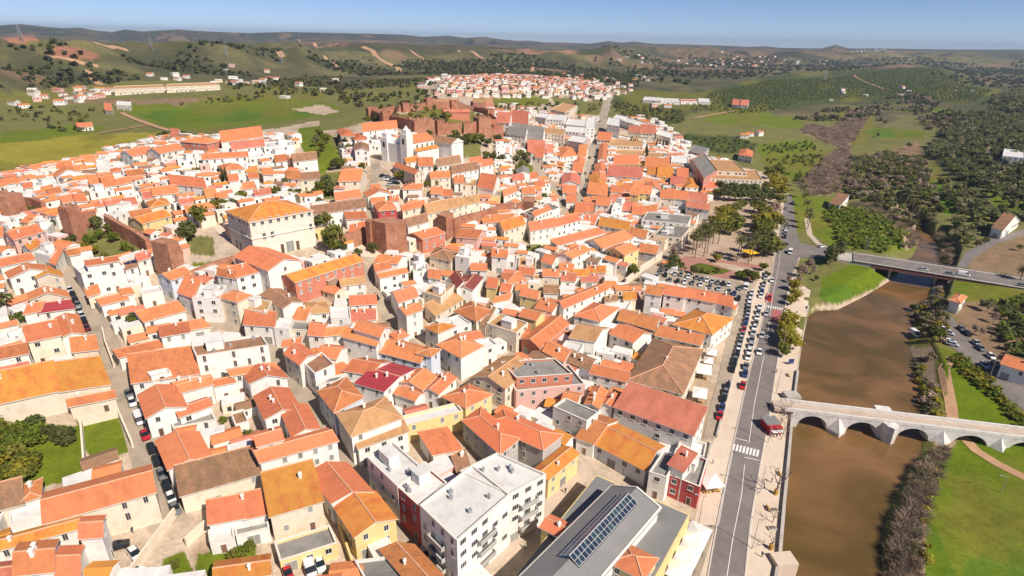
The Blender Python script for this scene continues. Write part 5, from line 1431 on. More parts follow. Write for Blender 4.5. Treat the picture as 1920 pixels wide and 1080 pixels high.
# --- yellow arcade below the town hall
q0, q1 = G(497, 474), G(612, 449); L_ = np.linalg.norm((q1-q0)[:2]); ax = (q1-q0)[:2]/L_; an = np.array([ax[1], -ax[0]])
o_ = empty('arcade', tuple(q0), 0, 'yellow arcade wall of round arches below the terrace of the cream town hall', 'arcade')
b = MB(); n_ = 9; sp = [((k+.18)*L_/n_, (k+.82)*L_/n_, 1.6, 3.4) for k in range(n_)]; arch_wall(b, np.zeros(2), ax, an, arch_profile(L_, sp, -2, 5.0), .8); b.build('arch_wall', MT['wall_y'], o_)
b = MB(); b.prism(ccw([-an*1.2, ax*L_-an*1.2, ax*L_-an*4, -an*4]), -2, 4.6); b.build('back_wall', MT['wall_b'], o_)
HOUSES_X.append(dict(P=[q0[:2], q1[:2], q1[:2]-an*4, q0[:2]-an*4], c=(q0[:2]+q1[:2])/2))
for k, (z_, tt) in enumerate([(0, 0), (0, 1)]): pass
# --- courtyard and garden walls, whitewashed
for P, lab in [([(330,968),(300,1010),(262,1062),(240,1095)], 'old buttressed plaster wall beside the two cars at the bottom left'),
 ([(155,800),(163,900)], 'plain wall between the citrus garden and the ruined terraces'), ([(150,800),(225,782),(250,840)], 'low broken wall round the ruined plot beside the street'),
 ([(350,1025),(395,985)], 'plaster yard wall with arches behind the small green patch'), ([(195,625),(200,650),(215,690)], 'white wall along the paved lane below the maroon car'),
 ([(400,815),(425,850)], 'short white wall beside the small green courtyard'), ([(640,1000),(665,1075)], 'yellow yard wall beside the parked vans')]:
    tag(wall_strip('garden_wall', P, .4, 2.3, MT['wall_y' if 'yellow' in lab else 'wall_c'], z0=-1.5, step=3), lab, 'garden wall', 'garden walls of the old town')
# ------------------------------------------------------------------ fill: low roofs between the houses
SW = [([G(*p)[:2] for p in P], w) for P, w in STREETS]
NOFILL = [[(1300,640),(1330,620),(1395,590),(1400,620),(1350,830),(1312,830),(1285,770)],[(1255,520),(1262,470),(1300,430),(1330,375),(1420,345),(1480,360),(1500,470),(1490,560),(1482,800),(1465,1200),(1230,1200),(1300,985),(1320,900),(1330,820),(1350,760),(1380,640),(1385,575),(1205,530)],
 [(880,740),(1010,745),(1050,750),(1035,790),(905,775)], [(850,1200),(1000,960),(1110,860),(1300,985),(1300,1200)], [(-40,780),(160,780),(262,770),(262,870),(200,870),(90,935),(-40,915)],
 [(105,440),(150,415),(215,440),(285,455),(275,490),(180,490)], [(335,440),(400,420),(470,480),(610,450),(615,480),(500,490),(420,515),(345,515)], [(590,400),(650,395),(650,430),(630,480),(560,500),(540,480)], [(640,455),(760,455),(740,490),(690,500)],
 [(300,965),(390,960),(395,1010),(480,1020),(500,1090),(200,1100),(200,1010),(290,990)], [(700,285),(770,300),(760,350),(740,360),(695,350)], [(960,455),(1040,450),(1050,475),(1000,490)], [(690,195),(945,195),(945,270),(830,300),(760,250),(690,240)],
 [(560,245),(645,260),(650,330),(640,380),(560,375)], [(800,250),(920,262),(940,340),(880,345),(800,300)], [(955,280),(1010,320),(1005,360),(955,350)], [(510,1040),(670,1020),(660,1090),(500,1100)]]
cands = []; rf = random.Random(21); allf = HOUSES+HOUSES_X
hc = np.array([h_['c'] for h_ in HOUSES])
for gx in np.arange(-330, 190, 4.7):
    for gy in np.arange(60, 640, 4.7):
        x, y = gx+rf.uniform(-1, 1), gy+rf.uniform(-1, 1); r_ = math.hypot(x, y)
        if r_ > 620 or rf.random() < .12: continue
        z_ = T(x, y); u, v = px(np.array([x, y, z_]))
        if not (-60 < u < 1500 and 235 < v < 1140) or not inpoly(u, v, TOWN): continue
        if v > 262 or u > 930: pass
        else: continue
        if any(inpoly(u, v, P) for P in NOFILL): continue
        if any(segdist(x, y, P) < w/2+2.5 for P, w in SW): continue
        q = np.array([x, y]); dd = np.hypot(*(hc-q).T); k = int(dd.argmin())
        if dd[k] > 45: continue
        if any(inside(q, h_, 1.7) for h_ in allf if abs(h_['c'][0]-x)+abs(h_['c'][1]-y) < 70): continue
        P = HOUSES[k]['P']; rz = math.atan2(*(P[1]-P[0])[::-1]); cands.append((x, y, z_, rz))
items = []
rf.shuffle(cands); TREE_SPOTS = cands[:75]; cands = cands[75:]
for x, y, z_, rz in cands:
    near = math.hypot(x, y) < 240; t = rf.random()
    ri = -1 if t < (.52 if px(np.array([x, y, z_]))[1] > 310 else .72) else rf.choices([0, 1, 2, 3, 4], [4, 4, 2, 2, 1])[0]
    items.append((x, y, z_, rf.uniform(4.2, 6.8), rf.uniform(3.6, 5.0), rf.uniform(2.4, 4.6) if near else rf.uniform(2.6, 5.2), rz, ri, rf.choices([5, 6, 7], [8, 2, 1])[0]))
tag(small_mesh(items, 'low_outbuildings'), kind='stuff')
# far quarters of the town and hamlets in the hills
FAR = [([(800,182),(830,158),(870,146),(940,141),(1040,147),(1110,155),(1140,168),(1140,186),(1090,190),(1000,180),(940,183),(880,183)], 12, 'rows'),
 ([(420,125),(480,118),(520,122),(560,140),(520,150),(430,150)], 60, 'loose'), ([(240,145),(330,140),(420,145),(520,150),(480,165),(400,158),(300,152)], 22, 'loose'),
 ([(0,180),(60,170),(130,166),(205,160),(210,172),(200,190),(120,196),(0,205)], 17, 'loose'), ([(480,160),(660,150),(700,165),(620,190),(500,190)], 62, 'loose'), ([(80,95),(110,104),(200,125),(160,130),(90,110)], 34, 'loose'),
 ([(1130,100),(1240,92),(1330,104),(1240,128),(1150,122)], 70, 'loose'), ([(1290,108),(1420,103),(1480,110),(1450,125),(1330,130)], 55, 'loose'), ([(1580,92),(1660,92),(1680,103),(1600,112)], 70, 'loose'),
 ([(1430,110),(1580,112),(1560,122),(1440,124)], 80, 'loose'), ([(1140,150),(1220,140),(1240,165),(1160,170)], 45, 'loose'), ([(1400,175),(1560,168),(1900,165),(1760,195),(1480,192)], 85, 'loose'), ([(1220,195),(1300,190),(1290,205),(1230,207)], 30, 'loose'),
 ([(930,215),(1000,212),(1000,222),(930,224)], 14, 'rows'), ([(885,202),(965,197),(1015,212),(1125,222),(1120,238),(1000,226),(930,222)], 17, 'loose'), ([(800,172),(850,150),(835,140),(780,165)], 26, 'loose'), ([(1130,160),(1190,165),(1185,176),(1135,180)], 24, 'loose'), ([(1040,140),(1130,145),(1190,158),(1130,160)], 26, 'loose'), ([(1170,215),(1230,228),(1270,250),(1290,275),(1240,268),(1180,240)], 14, 'rows'), ([(1620,250),(1640,240),(1645,252)], 30, 'loose'), ([(1350,240),(1430,248),(1420,262),(1350,256)], 26, 'loose')]
items = []
for P, sp, md in FAR:
    W3 = np.array([G(u, v)[:2] for u, v in P]); PW = [tuple(q) for q in W3]; lo, hi = W3.min(0), W3.max(0); ang = .35
    for gx in np.arange(lo[0], hi[0], sp):
        for gy in np.arange(lo[1], hi[1], sp*1.25):
            j = sp*(.32 if md == 'rows' else .5); x, y = gx+rf.uniform(-j, j), gy+rf.uniform(-j, j)
            if not inpoly(x, y, PW) or rf.random() < (.2 if md == 'rows' else .35): continue
            far_ = math.hypot(x, y) > 1500; k = 1.25 if far_ else 1
            if any(abs(h_['c'][0]-x)+abs(h_['c'][1]-y) < 14 for h_ in HOUSES): continue
            items.append((x, y, T(x, y), rf.uniform(7.5, 12)*k, rf.uniform(6, 8.5)*k, rf.uniform(3, 5.5), ang+(rf.choice((0, 0, 1.57)) if md == 'rows' else rf.uniform(-.8, .8)), rf.choices([0, 2, 3, 4, -1], [3, 1, 2, 3, 8])[0], rf.choices([5, 6, 7], [8, 2, 2])[0]))
tag(small_mesh(items, 'distant_houses'), kind='stuff')
print('houses', len(HOUSES), 'fill', len(cands), 'far', len(items), 'windows', sum(h_.get('nw', 0) for h_ in HOUSES))
# ------------------------------------------------------------------ trees and scrub
def leaf_quads(rs, n, clumps, spread, size, flat=.35, zs=.8, hollow=.55):
    """n leaf sprays gathered in clumps inside an egg of radius 1 standing on z = 0"""
    ce = rs.normal(size=(clumps, 3)); ce /= np.linalg.norm(ce, axis=1)[:, None]; ce *= (rs.rand(clumps, 1)**.5)*(1-spread*.6); ce[:, 2] = ce[:, 2]*zs+zs
    cr = spread*(.65+.7*rs.rand(clumps)); k = rs.randint(0, clumps, n)
    d = rs.normal(size=(n, 3)); d /= np.linalg.norm(d, axis=1)[:, None]; p = ce[k]+d*(cr[k]*(hollow+(1-hollow)*rs.rand(n)))[:, None]; p[:, 2] = np.maximum(p[:, 2], .03)
    nm = d+rs.normal(size=(n, 3))*.5+np.array([0, 0, flat]); nm /= np.linalg.norm(nm, axis=1)[:, None]
    t = np.cross(nm, rs.normal(size=(n, 3))); t /= np.linalg.norm(t, axis=1)[:, None]+1e-9; b = np.cross(nm, t); s = size*(.6+.8*rs.rand(n))[:, None]
    q = np.stack([p-t*s*.7-b*s, p+t*s*.7-b*s*.5, p+t*s*.6+b*s, p-t*s*.8+b*s*.7], 1)
    return q
def quads_mesh(name, Q, m, mi=None):
    V = Q.reshape(-1, 3); Fq = np.arange(len(V)).reshape(-1, 4); me = bpy.data.meshes.new(name)
    me.vertices.add(len(V)); me.vertices.foreach_set('co', V.astype(np.float32).ravel()); me.loops.add(len(V)); me.loops.foreach_set('vertex_index', Fq.astype(np.int32).ravel())
    me.polygons.add(len(Fq)); me.polygons.foreach_set('loop_start', np.arange(0, len(V), 4, dtype=np.int32))
    for x in (m if isinstance(m, list) else [m]): me.materials.append(x)
    if mi is not None: me.polygons.foreach_set('material_index', mi.astype(np.int32))
    me.update(calc_edges=True); return me
rs = np.random.RandomState(4)
CROWN = {}
for k in ('leaf', 'leaf_bright', 'leaf_dark', 'leaf_citrus', 'leaf_olive', 'leaf_yellow', 'scrub'):
    CROWN[k] = [quads_mesh('crown', leaf_quads(rs, 620, 15, .42, .115), MT[k]) for _ in range(3)]
CROWN['twig'] = [quads_mesh('crown', leaf_quads(rs, 420, 12, .45, .10, hollow=.2), MT['twig']) for _ in range(2)]
def trunk_mesh(h, r, m, limbs=4):
    b = MB(); b.tube((0, 0, -1), (0, 0, h), r*1.35, r*.75, 7)
    for k in range(limbs): a = k*2*math.pi/limbs+.4; b.tube((0, 0, h*.72), (math.cos(a)*h*.34, math.sin(a)*h*.34, h*1.35), r*.6, r*.2, 5)
    me = bpy.data.meshes.new('trunk'); me.from_pydata(b.v, [], b.f); me.materials.append(MT[m]); me.update(); return me
TRUNK = {n: trunk_mesh(1.0, .085, m) for n, m in (('d', 'bark'), ('p', 'bark_pale'))}
def palm_crown():
    Q = []
    for k in range(26):
        a = k*2.399; el = 1.1-k*.062; r = 1.0; p = np.zeros(3); d = np.array([math.cos(a)*math.cos(el), math.sin(a)*math.cos(el), math.sin(el)]); sd = np.array([-math.sin(a), math.cos(a), 0])
        for s in range(5):
            q = p+d*.24; w0, w1 = (.05+.11*math.sin(s/5*3.14), .05+.11*math.sin((s+1)/5*3.14)); Q.append([p-sd*w0, p+sd*w0, q+sd*w1, q-sd*w1]); p = q; d = d+np.array([0, 0, -.26]); d /= np.linalg.norm(d)
    return quads_mesh('fronds', np.array(Q), MT['leaf_palm'])
PALM = palm_crown()
def link(name, me, parent=None, loc=(0, 0, 0), sc=(1, 1, 1), rz=0):
    o = bpy.data.objects.new(name, me); COL.objects.link(o); o.location = loc; o.scale = sc; o.rotation_euler = (0, 0, rz)
    if parent: o.parent = parent
    return o
rt = random.Random(9); TREES = []
def tree(p, h, kind, label=None, group=None, wide=1.0, stem=.3, name='tree', cat='tree'):
    """p: place on the ground; crown over a tapered trunk"""
    R_ = h*(1-stem)/1.75; root = empty(name, tuple(p), rt.uniform(0, 6.3), label, cat, group)
    link('trunk', TRUNK['p' if kind == 'twig' else 'd'], root, sc=(h*.3, h*.3, h*stem*1.05+.05))
    link('crown', rt.choice(CROWN[kind]), root, (0, 0, h*stem), (R_*wide*rt.uniform(.9, 1.1), R_*wide*rt.uniform(.9, 1.1), R_))
    TREES.append((root, kind, name, p)); return root
def palm(p, h, label=None, group=None):
    root = empty('palm_tree', tuple(p), rt.uniform(0, 6.3), label, 'palm tree', group)
    b = MB(); b.tube((0, 0, -1), (h*.01, 0, h*.5), .26, .2, 7); b.tube((h*.01, 0, h*.5), (0, 0, h), .2, .17, 7); b.build('trunk', MT['bark'], root)
    link('fronds', PALM, root, (0, 0, h-.1), (2.9, 2.9, 2.6)); TREES.append((root, 'palm', 'palm_tree', p)); return root
def bush(p, h, kind, label=None, group=None, name='bush', wide=1.3):
    o = link('foliage', rt.choice(CROWN[kind]), None, (0, 0, 0), (h/1.7*wide, h/1.7*wide, h/1.7), rt.uniform(0, 6.3)); root = empty(name, (p[0], p[1], p[2]-.15), 0, label, 'bush', group); o.parent = root
    TREES.append((root, kind, name, p)); return root
# park
PK = 'trees of the riverside park'
for u, v, h, k in [(1347,372,7,'leaf'),(1356,376,8,'leaf_dark'),(1366,377,8,'leaf_dark'),(1377,377,8,'leaf_dark'),(1388,378,8,'leaf_dark'),(1399,379,8,'leaf_dark'),(1410,379,8,'leaf_dark'),(1421,380,8,'leaf_dark'),(1432,380,8.5,'leaf_dark'),(1442,380,9,'leaf_dark'),(1351,362,8,'leaf_dark'),(1372,364,8,'leaf_dark'),(1392,366,8,'leaf_dark'),(1413,367,8,'leaf_dark'),(1433,366,8,'leaf'),
 (1452,360,10,'leaf_bright'),(1460,372,10,'leaf_bright'),(1448,345,9,'leaf_bright'),(1440,335,9,'leaf'),(1464,352,8,'leaf_bright'),(1456,330,9,'leaf'),(1326,372,5,'leaf_bright'),
 (1352,412,8,'leaf_bright'),(1362,418,9,'leaf_bright'),(1372,425,8,'leaf'),(1345,430,9,'leaf_bright'),(1357,437,9,'leaf_bright'),(1370,440,9,'leaf'),(1380,432,8,'leaf'),(1366,405,7,'leaf'),(1378,398,6,'leaf'),(1390,392,6,'leaf'),(1334,445,8,'leaf'),
 (1420,400,8,'leaf'),(1428,412,9,'leaf'),(1425,428,9,'leaf_bright'),(1436,440,9,'leaf'),(1446,425,9,'leaf_bright'),(1456,430,8,'leaf'),(1420,445,9,'leaf'),(1430,458,9,'leaf'),(1440,468,9,'leaf_dark'),(1447,478,9,'leaf'),(1425,470,8,'leaf_dark'),(1452,402,8,'twig'),(1436,482,8,'leaf_dark'),(1462,385,7,'leaf'),
 (1276,508,4,'leaf_citrus'),(1300,516,4,'leaf_dark'),(1316,512,2.5,'leaf'),(1328,514,2.2,'leaf'),(1345,512,2.5,'leaf_dark'),(1386,524,4,'leaf_citrus'),(1400,525,5,'leaf_dark'),(1412,530,5,'leaf'),(1262,502,6,'leaf_dark'),(1256,510,5,'leaf_dark'),(1260,488,6,'twig'),(1344,492,4,'leaf_bright'),(1430,508,4,'leaf')]:
    tree(G(u, v), h*1.18, k, group=PK, wide=1.3, stem=.26)
for u, v in [(1298,478),(1305,470),(1311,465),(1319,481),(1325,476),(1316,461),(1328,453),(1336,458),(1381,491),(1386,486),(1402,496),(1408,490),(1346,458),(1322,466),(1413,478),(1302,484)]: palm(G(u, v), rt.uniform(10.5, 12.5), group='palms of the riverside park')
for u, v in [(1504,372),(1507,388),(1510,404),(1513,420),(1514,430),(1500,360),(1496,350)]: palm(G(u, v), 8.5, group='palms beside the upper riverside road')
for u, v, h, k in [(1488,546,6,'leaf_bright'),(1490,563,6,'leaf_bright'),(1482,572,5,'leaf_bright'),(1479,610,7,'leaf_bright'),(1476,622,7,'leaf_bright'),(1472,634,7,'leaf_bright'),(1473,648,7.5,'leaf_bright'),(1480,655,7,'leaf_bright'),(1466,668,6,'leaf'),(1502,520,7,'twig'),(1514,508,7,'twig'),(1497,532,5,'twig'),(1525,515,5,'twig'),(1562,492,12,'leaf_dark'),(1555,497,9,'leaf_dark'),(1530,527,3,'leaf_dark'),(1478,530,4,'twig')]:
    tree(G(u, v), h, k, group='trees along the riverside promenade', wide=1.25 if k == 'leaf_bright' else 1.0, stem=.22)
# trees of the old town
for u, v, h, k in [(377,425,10,'leaf'),(415,402,8,'leaf'),(350,455,8,'leaf_dark'),(357,452,9,'leaf_dark'),(440,396,6,'leaf'),(470,392,5,'leaf'),(500,372,6,'leaf_bright'),(520,370,6,'leaf'),(455,380,6,'leaf'),(627,478,13,'leaf'),(640,476,6,'leaf_dark'),(612,425,7,'leaf'),(598,432,7,'leaf_dark'),(606,415,6,'leaf'),(1186,520,7,'leaf'),(1002,478,4,'leaf'),(1012,474,4,'leaf_dark'),(1022,472,3.5,'leaf'),(990,470,3,'leaf_olive'),
 (184,430,6,'leaf_dark'),(42,605,4,'leaf_citrus'),(22,612,4,'leaf'),(252,615,5,'leaf'),(240,602,4,'leaf_olive'),(125,450,4,'leaf_dark'),(135,462,5,'leaf_dark'),(142,470,4,'leaf'),(170,460,5,'leaf_citrus'),(190,450,5,'leaf_citrus'),(205,440,5,'leaf'),(215,455,5,'leaf_citrus'),(235,470,4,'leaf_citrus'),(245,478,4,'leaf'),(160,475,5,'leaf_bright'),(180,478,4,'leaf_bright'),(150,450,4,'leaf'),(103,428,4,'leaf_dark'),(55,405,5,'leaf'),(72,412,6,'leaf_dark'),(38,408,4,'leaf'),
 (700,475,5,'leaf_dark'),(672,482,4,'leaf_dark'),(768,525,3.5,'leaf_citrus'),(1180,675,5,'leaf_citrus'),(1160,680,4,'leaf_citrus'),(1145,678,4,'leaf'),(1130,672,4,'leaf_citrus'),(1170,690,3,'leaf'),(855,285,9,'leaf_dark'),(845,278,9,'leaf_dark'),(866,280,8,'leaf_dark'),(880,272,8,'leaf'),(892,270,8,'leaf'),(903,272,8,'leaf'),(915,278,7,'leaf_dark'),(935,270,7,'leaf_dark'),(942,262,6,'leaf_dark'),(925,305,7,'leaf_dark'),(938,308,7,'leaf_dark'),(950,303,6,'leaf_dark'),(912,300,6,'leaf'),(968,310,7,'leaf_olive'),(975,298,7,'leaf'),(985,305,8,'leaf_olive'),(978,318,7,'leaf'),(990,312,6,'leaf_olive'),(970,326,6,'leaf'),(985,345,5,'leaf'),(975,347,5,'leaf_citrus'),(1020,362,4,'leaf'),(1030,380,4,'leaf'),(1020,392,4,'leaf_dark'),(1050,325,5,'leaf_dark'),(1065,315,5,'leaf'),
 (755,340,6,'leaf'),(745,338,5,'leaf_bright'),(765,336,5,'leaf'),(817,352,5,'leaf'),(800,352,4,'leaf'),(820,325,4,'leaf_citrus'),(783,375,4,'leaf_dark'),(680,322,5,'leaf'),(640,318,7,'leaf'),(632,314,6,'leaf'),(625,320,6,'leaf_dark'),(655,290,7,'leaf'),(648,280,7,'leaf_dark'),(640,268,6,'leaf'),(612,270,7,'leaf'),(600,262,7,'leaf'),(592,275,7,'leaf_olive'),(605,285,7,'leaf'),(596,300,6,'leaf'),(586,318,6,'leaf'),(610,355,8,'leaf_dark'),(620,368,8,'leaf_dark'),(604,365,8,'leaf'),(596,378,7,'leaf'),(582,385,7,'leaf_dark'),(560,375,6,'leaf'),(548,372,5,'leaf'),(535,355,6,'leaf_dark'),(545,350,6,'leaf'),(400,285,5,'leaf'),(470,300,3,'leaf'),(345,258,6,'leaf'),(360,262,6,'leaf_dark'),(300,262,6,'leaf'),(310,258,6,'leaf_dark'),(790,205,6,'leaf'),(800,212,6,'leaf_bright'),(780,210,6,'leaf_olive'),(815,208,5,'leaf'),(715,222,5,'leaf'),(705,230,6,'leaf_dark'),(690,232,6,'leaf'),(745,212,7,'twig'),(760,210,7,'twig'),(735,210,6,'leaf_dark'),
 (1440,520,3,'leaf'),(425,835,3.5,'leaf_citrus'),(440,842,4,'leaf_citrus'),(465,830,4,'leaf'),(420,795,2.5,'leaf_citrus'),(470,1035,3,'leaf'),(455,1045,3,'leaf_citrus'),(440,1050,3,'leaf'),(330,1068,2.5,'leaf'),(760,760,0,'')]:
    if h: tree(G(u, v), h, k, group='trees of the old town', stem=.25)
for x, y, z_, rz in TREE_SPOTS: tree((x, y, z_), rt.uniform(2.8, 5.2), rt.choice(['leaf', 'leaf_citrus', 'leaf_dark', 'leaf_bright', 'leaf']), group='trees of the old town', stem=.22)
for i in range(26):  # citrus garden at the lower left
    u, v = rt.uniform(-10, 78), rt.uniform(805, 905)
    tree(G(u, v), rt.uniform(3.2, 4.8), rt.choice(['leaf_citrus', 'leaf', 'leaf_bright']), 'small round citrus tree in the green garden at the lower left', 'citrus trees of the left garden', 1.2, .15)
for u, v, h in [(112,820,3),(125,828,3.4),(130,815,2.6),(95,815,3),(60,812,4),(70,800,3.5)]: bush(G(u, v), h, 'leaf_dark', group='bushes of the garden at the lower left')
palm(G(12, 590), 6)
for i in range(34):
    u, v = rt.uniform(700, 940), rt.uniform(0, 1); v = (262-abs(u-870)*.06 if i % 2 else 212)+v*(14 if i % 2 else 30)
    if u < 800 and v > 236: continue
    tree(G(u, v), rt.uniform(4.5, 7.5), rt.choice(['leaf', 'leaf_dark', 'leaf_olive', 'leaf_bright']), group='trees around the castle', stem=.2)
# cypresses on the old cemetery side
for u, v in [(1182,277),(1186,278),(1190,278),(1194,279),(1230,280),(1236,280),(1242,281),(1247,281),(1250,282),(1211,290),(1212,300),(868,258),(420,350),(428,355)]:
    p = G(u, v); h = rt.uniform(9, 12); root = empty('cypress', tuple(p), rt.uniform(0, 6), 'dark slender cypress standing among others above the grey sheds' if u > 1100 else None, 'cypress', 'cypresses')
    link('trunk', TRUNK['d'], root, sc=(2, 2, 1.5)); link('crown', rt.choice(CROWN['leaf_dark']), root, (0, 0, .6), (1.0, 1.0, h/1.7)); TREES.append((root, 'cypress', 'cypress', p))
# bare trees on the promenade
def branch(b, p, d, L_, r, depth, rnd):
    q = p+d*L_; b.tube(p, q, r, r*.62, 5, cap=False)
    if depth == 0: return
    for k in range(rnd.choice((2, 3))):
        ax_ = d.orthogonal().normalized(); ax_.rotate(Matrix.Rotation(rnd.uniform(0, 6.3), 3, d)); e = (d*rnd.uniform(.8, 1.1)+ax_*rnd.uniform(.45, .85)+Vector((0, 0, .12))).normalized()
        branch(b, p+d*L_*rnd.uniform(.75, 1), e, L_*rnd.uniform(.55, .8), r*.58, depth-1, rnd)
def bare_tree(p, h, label, m='bark', yellow=False, depth=4):
    root = empty('bare_tree', tuple(p), 0, label, 'tree', 'bare trees on the promenade'); b = MB(); b.tube((0, 0, -.5), (.1, 0, h*.3), h*.022, h*.017, 8); b.build('trunk', MT[m], root)
    b = MB(); branch(b, Vector((.1, 0, h*.28)), Vector((.05, .05, 1)).normalized(), h*.26, h*.016, depth, rt)
    for k in range(3): a = k*2.1; branch(b, Vector((.1, 0, h*.3)), Vector((math.cos(a)*.7, math.sin(a)*.7, .8)).normalized(), h*.24, h*.013, depth-1, rt)
    b.build('limbs', MT[m], root)
    if yellow: b = MB(); b.box((0, 0), .75, .75, -.1, 1.5, .3); b.build('trunk_guard', MT['wood_y'], root)
    return root
bare_tree(G(1454, 927), 10, 'tall leafless tree with an orange trunk guard on the promenade by the river', yellow=True)
bare_tree(G(1448, 980), 5, 'small leafless sapling between two square planters on the promenade', depth=3)
bare_tree(G(1445, 1030), 6, 'young leafless tree at the lower end of the promenade', yellow=True, depth=3)
for u, v, h, l in [(1462,800,7,'leafless tree behind the red kiosk at the end of the arched bridge'),(1471,780,7,'pale leafless tree nearest the end of the arched bridge'),(1464,825,6,'dark leafless tree just below the red kiosk'),(1476,795,5,'low leafless tree against the quay at the arched bridge')]: bare_tree(G(u, v), h, l, 'bark_pale')
# --- stuff: orchards, woods, river scrub, distant trees
TPL = {}
def twig_quads(rs, n):
    d = rs.normal(size=(n, 3)); d[:, 2] = np.abs(d[:, 2])+.5; d /= np.linalg.norm(d, axis=1)[:, None]; r0 = rs.rand(n, 1)*.5; p = d*r0*1.2+rs.normal(size=(n, 3))*.12; q = p+d*(.45+.5*rs.rand(n, 1)); t = np.cross(d, rs.normal(size=(n, 3))); t /= np.linalg.norm(t, axis=1)[:, None]; w = .035
    Q = np.stack([p-t*w, p+t*w, q+t*w*.5, q-t*w*.5], 1); Q[..., 2] = np.maximum(Q[..., 2], 0); return Q
TPL = {n: [leaf_quads(rs, n, max(3, n//9), .5, sz, hollow=.3) for _ in range(4)] for n, sz in ((120, .17), (60, .24), (26, .36), (14, .5))}
TPL['twig'] = [twig_quads(rs, 150) for _ in range(4)]
def scatter(name, polys, sp, hr, mats, n, jitter=.5, wide=1.0, mask=None, seed=1, rows=None):
    r_ = np.random.RandomState(seed); Qs, Ms = [], []
    for P in polys:
        W3 = np.array([G(u, v)[:2] for u, v in P]); PW = [tuple(q) for q in W3]; lo, hi = W3.min(0), W3.max(0)
        gx, gy = np.meshgrid(np.arange(lo[0], hi[0], sp), np.arange(lo[1], hi[1], sp*(rows or 1)), indexing='ij'); x = gx.ravel(); y = gy.ravel()
        x = x+r_.uniform(-1, 1, x.shape)*sp*jitter; y = y+r_.uniform(-1, 1, x.shape)*sp*jitter*(1 if not rows else .3)
        k = inpoly(x, y, PW)
        if mask is not None: k &= mask(x, y)
        x, y = x[k], y[k]
        if not len(x): continue
        z = terr(x, y); h = r_.uniform(hr[0], hr[1], len(x)); a = r_.uniform(0, 6.28, len(x)); ti = r_.randint(0, 4, len(x)); mi = r_.randint(0, len(mats), len(x))
        tp = np.stack(TPL[n])[ti]; n_ = tp.shape[1]; R_ = (h/1.75)[:, None, None]; ca, sa = np.cos(a)[:, None, None], np.sin(a)[:, None, None]; w_ = wide*r_.uniform(.8, 1.25, len(x))[:, None, None]
        X = (tp[..., 0]*ca-tp[..., 1]*sa)*R_*w_+x[:, None, None]; Y = (tp[..., 0]*sa+tp[..., 1]*ca)*R_*w_+y[:, None, None]; Z = tp[..., 2]*R_+z[:, None, None]-.2
        Qs.append(np.stack([X, Y, Z], -1).reshape(-1, 4, 3)); Ms.append(np.repeat(mi, n_))
    Q = np.concatenate(Qs); me = quads_mesh(name, Q, [MT[m] for m in mats], np.concatenate(Ms)); o = bpy.data.objects.new(name, me); COL.objects.link(o); return tag(o, kind='stuff')
CIT = [(1545,400),(1575,388),(1620,390),(1655,405),(1695,438),(1700,462),(1655,474),(1600,470),(1572,455),(1555,430)]
scatter('orchard_foliage', [CIT], 4.4, (2.6, 4.2), ['leaf_citrus', 'leaf', 'leaf_citrus'], 60, .4, 1.15, seed=2)
scatter('wood', [[(1600,300),(1660,285),(1720,300),(1745,340),(1765,400),(1735,430),(1690,420),(1640,385),(1590,375),(1580,340)]], 6, (3.5, 6.5), ['leaf_olive', 'leaf_dark', 'leaf', 'twig'], 60, .6, 1.2, seed=3)
scatter('forest', [[(1735,290),(1760,260),(1800,225),(1850,190),(1960,150),(2350,140),(2350,400),(1990,420),(1920,400),(1880,385),(1830,370),(1790,330)], [(1760,340),(1800,345),(1840,385),(1900,400),(1930,425),(1850,440),(1800,470),(1790,420)]], 7.5, (4.5, 8), ['leaf_dark', 'scrub', 'leaf_dark', 'leaf_olive'], 60, .6, 1.15, seed=4, mask=lambda x, y: fbm(x, y, 40, 3) > .36)
scatter('forest', [[(1640,190),(1700,175),(1760,190),(1800,215),(1760,262),(1735,290),(1745,252),(1655,238),(1640,225)], [(1480,225),(1600,230),(1640,215),(1640,198),(1560,205)]], 9, (4, 7), ['leaf_dark', 'scrub', 'twig', 'leaf_olive'], 26, .6, 1.2, seed=5, mask=lambda x, y: fbm(x, y, 45, 3) > .45)
scatter('riverside_scrub', [[(1495,345),(1530,312),(1560,288),(1590,270),(1602,300),(1608,330),(1590,345),(1560,362),(1520,368)], [(1545,265),(1500,245),(1520,232),(1560,242),(1600,205),(1640,200),(1620,230),(1600,264),(1585,280)]], 4, (2.5, 5), ['twig', 'twig', 'twig_dark'], 'twig', .6, 1.3, seed=6)
scatter('riverside_scrub', [[(1590,382),(1640,380),(1690,400),(1712,430),(1725,455),(1705,470),(1695,440),(1650,405),(1600,395)], [(1735,400),(1760,420),(1790,450),(1795,490),(1770,500),(1768,470),(1755,440)]], 2.8, (2, 4.5), ['twig', 'twig_dark', 'leaf_olive'], 'twig', .6, 1.3, seed=7)
scatter('riverside_scrub', [[(1740,850),(1775,840),(1755,905),(1735,960),(1720,1020),(1730,1120),(1660,1120),(1668,1020),(1690,950),(1712,895)]], 1.3, (1.5, 3.6), ['twig', 'twig_dark', 'twig', 'twig_dark', 'leaf_olive'], 'twig', .6, 1.1, seed=8)
scatter('riverside_scrub', [[(1712,680),(1745,670),(1762,750),(1770,800),(1735,815),(1728,760)], [(1705,600),(1735,570),(1762,540),(1775,600),(1775,650),(1720,668),(1708,640)]], 2.0, (1.2, 3.0), ['twig', 'leaf_olive', 'twig_dark', 'leaf_bright'], 120, .6, 1.2, seed=9, mask=lambda x, y: fbm(x, y, 9, 3) > .42)
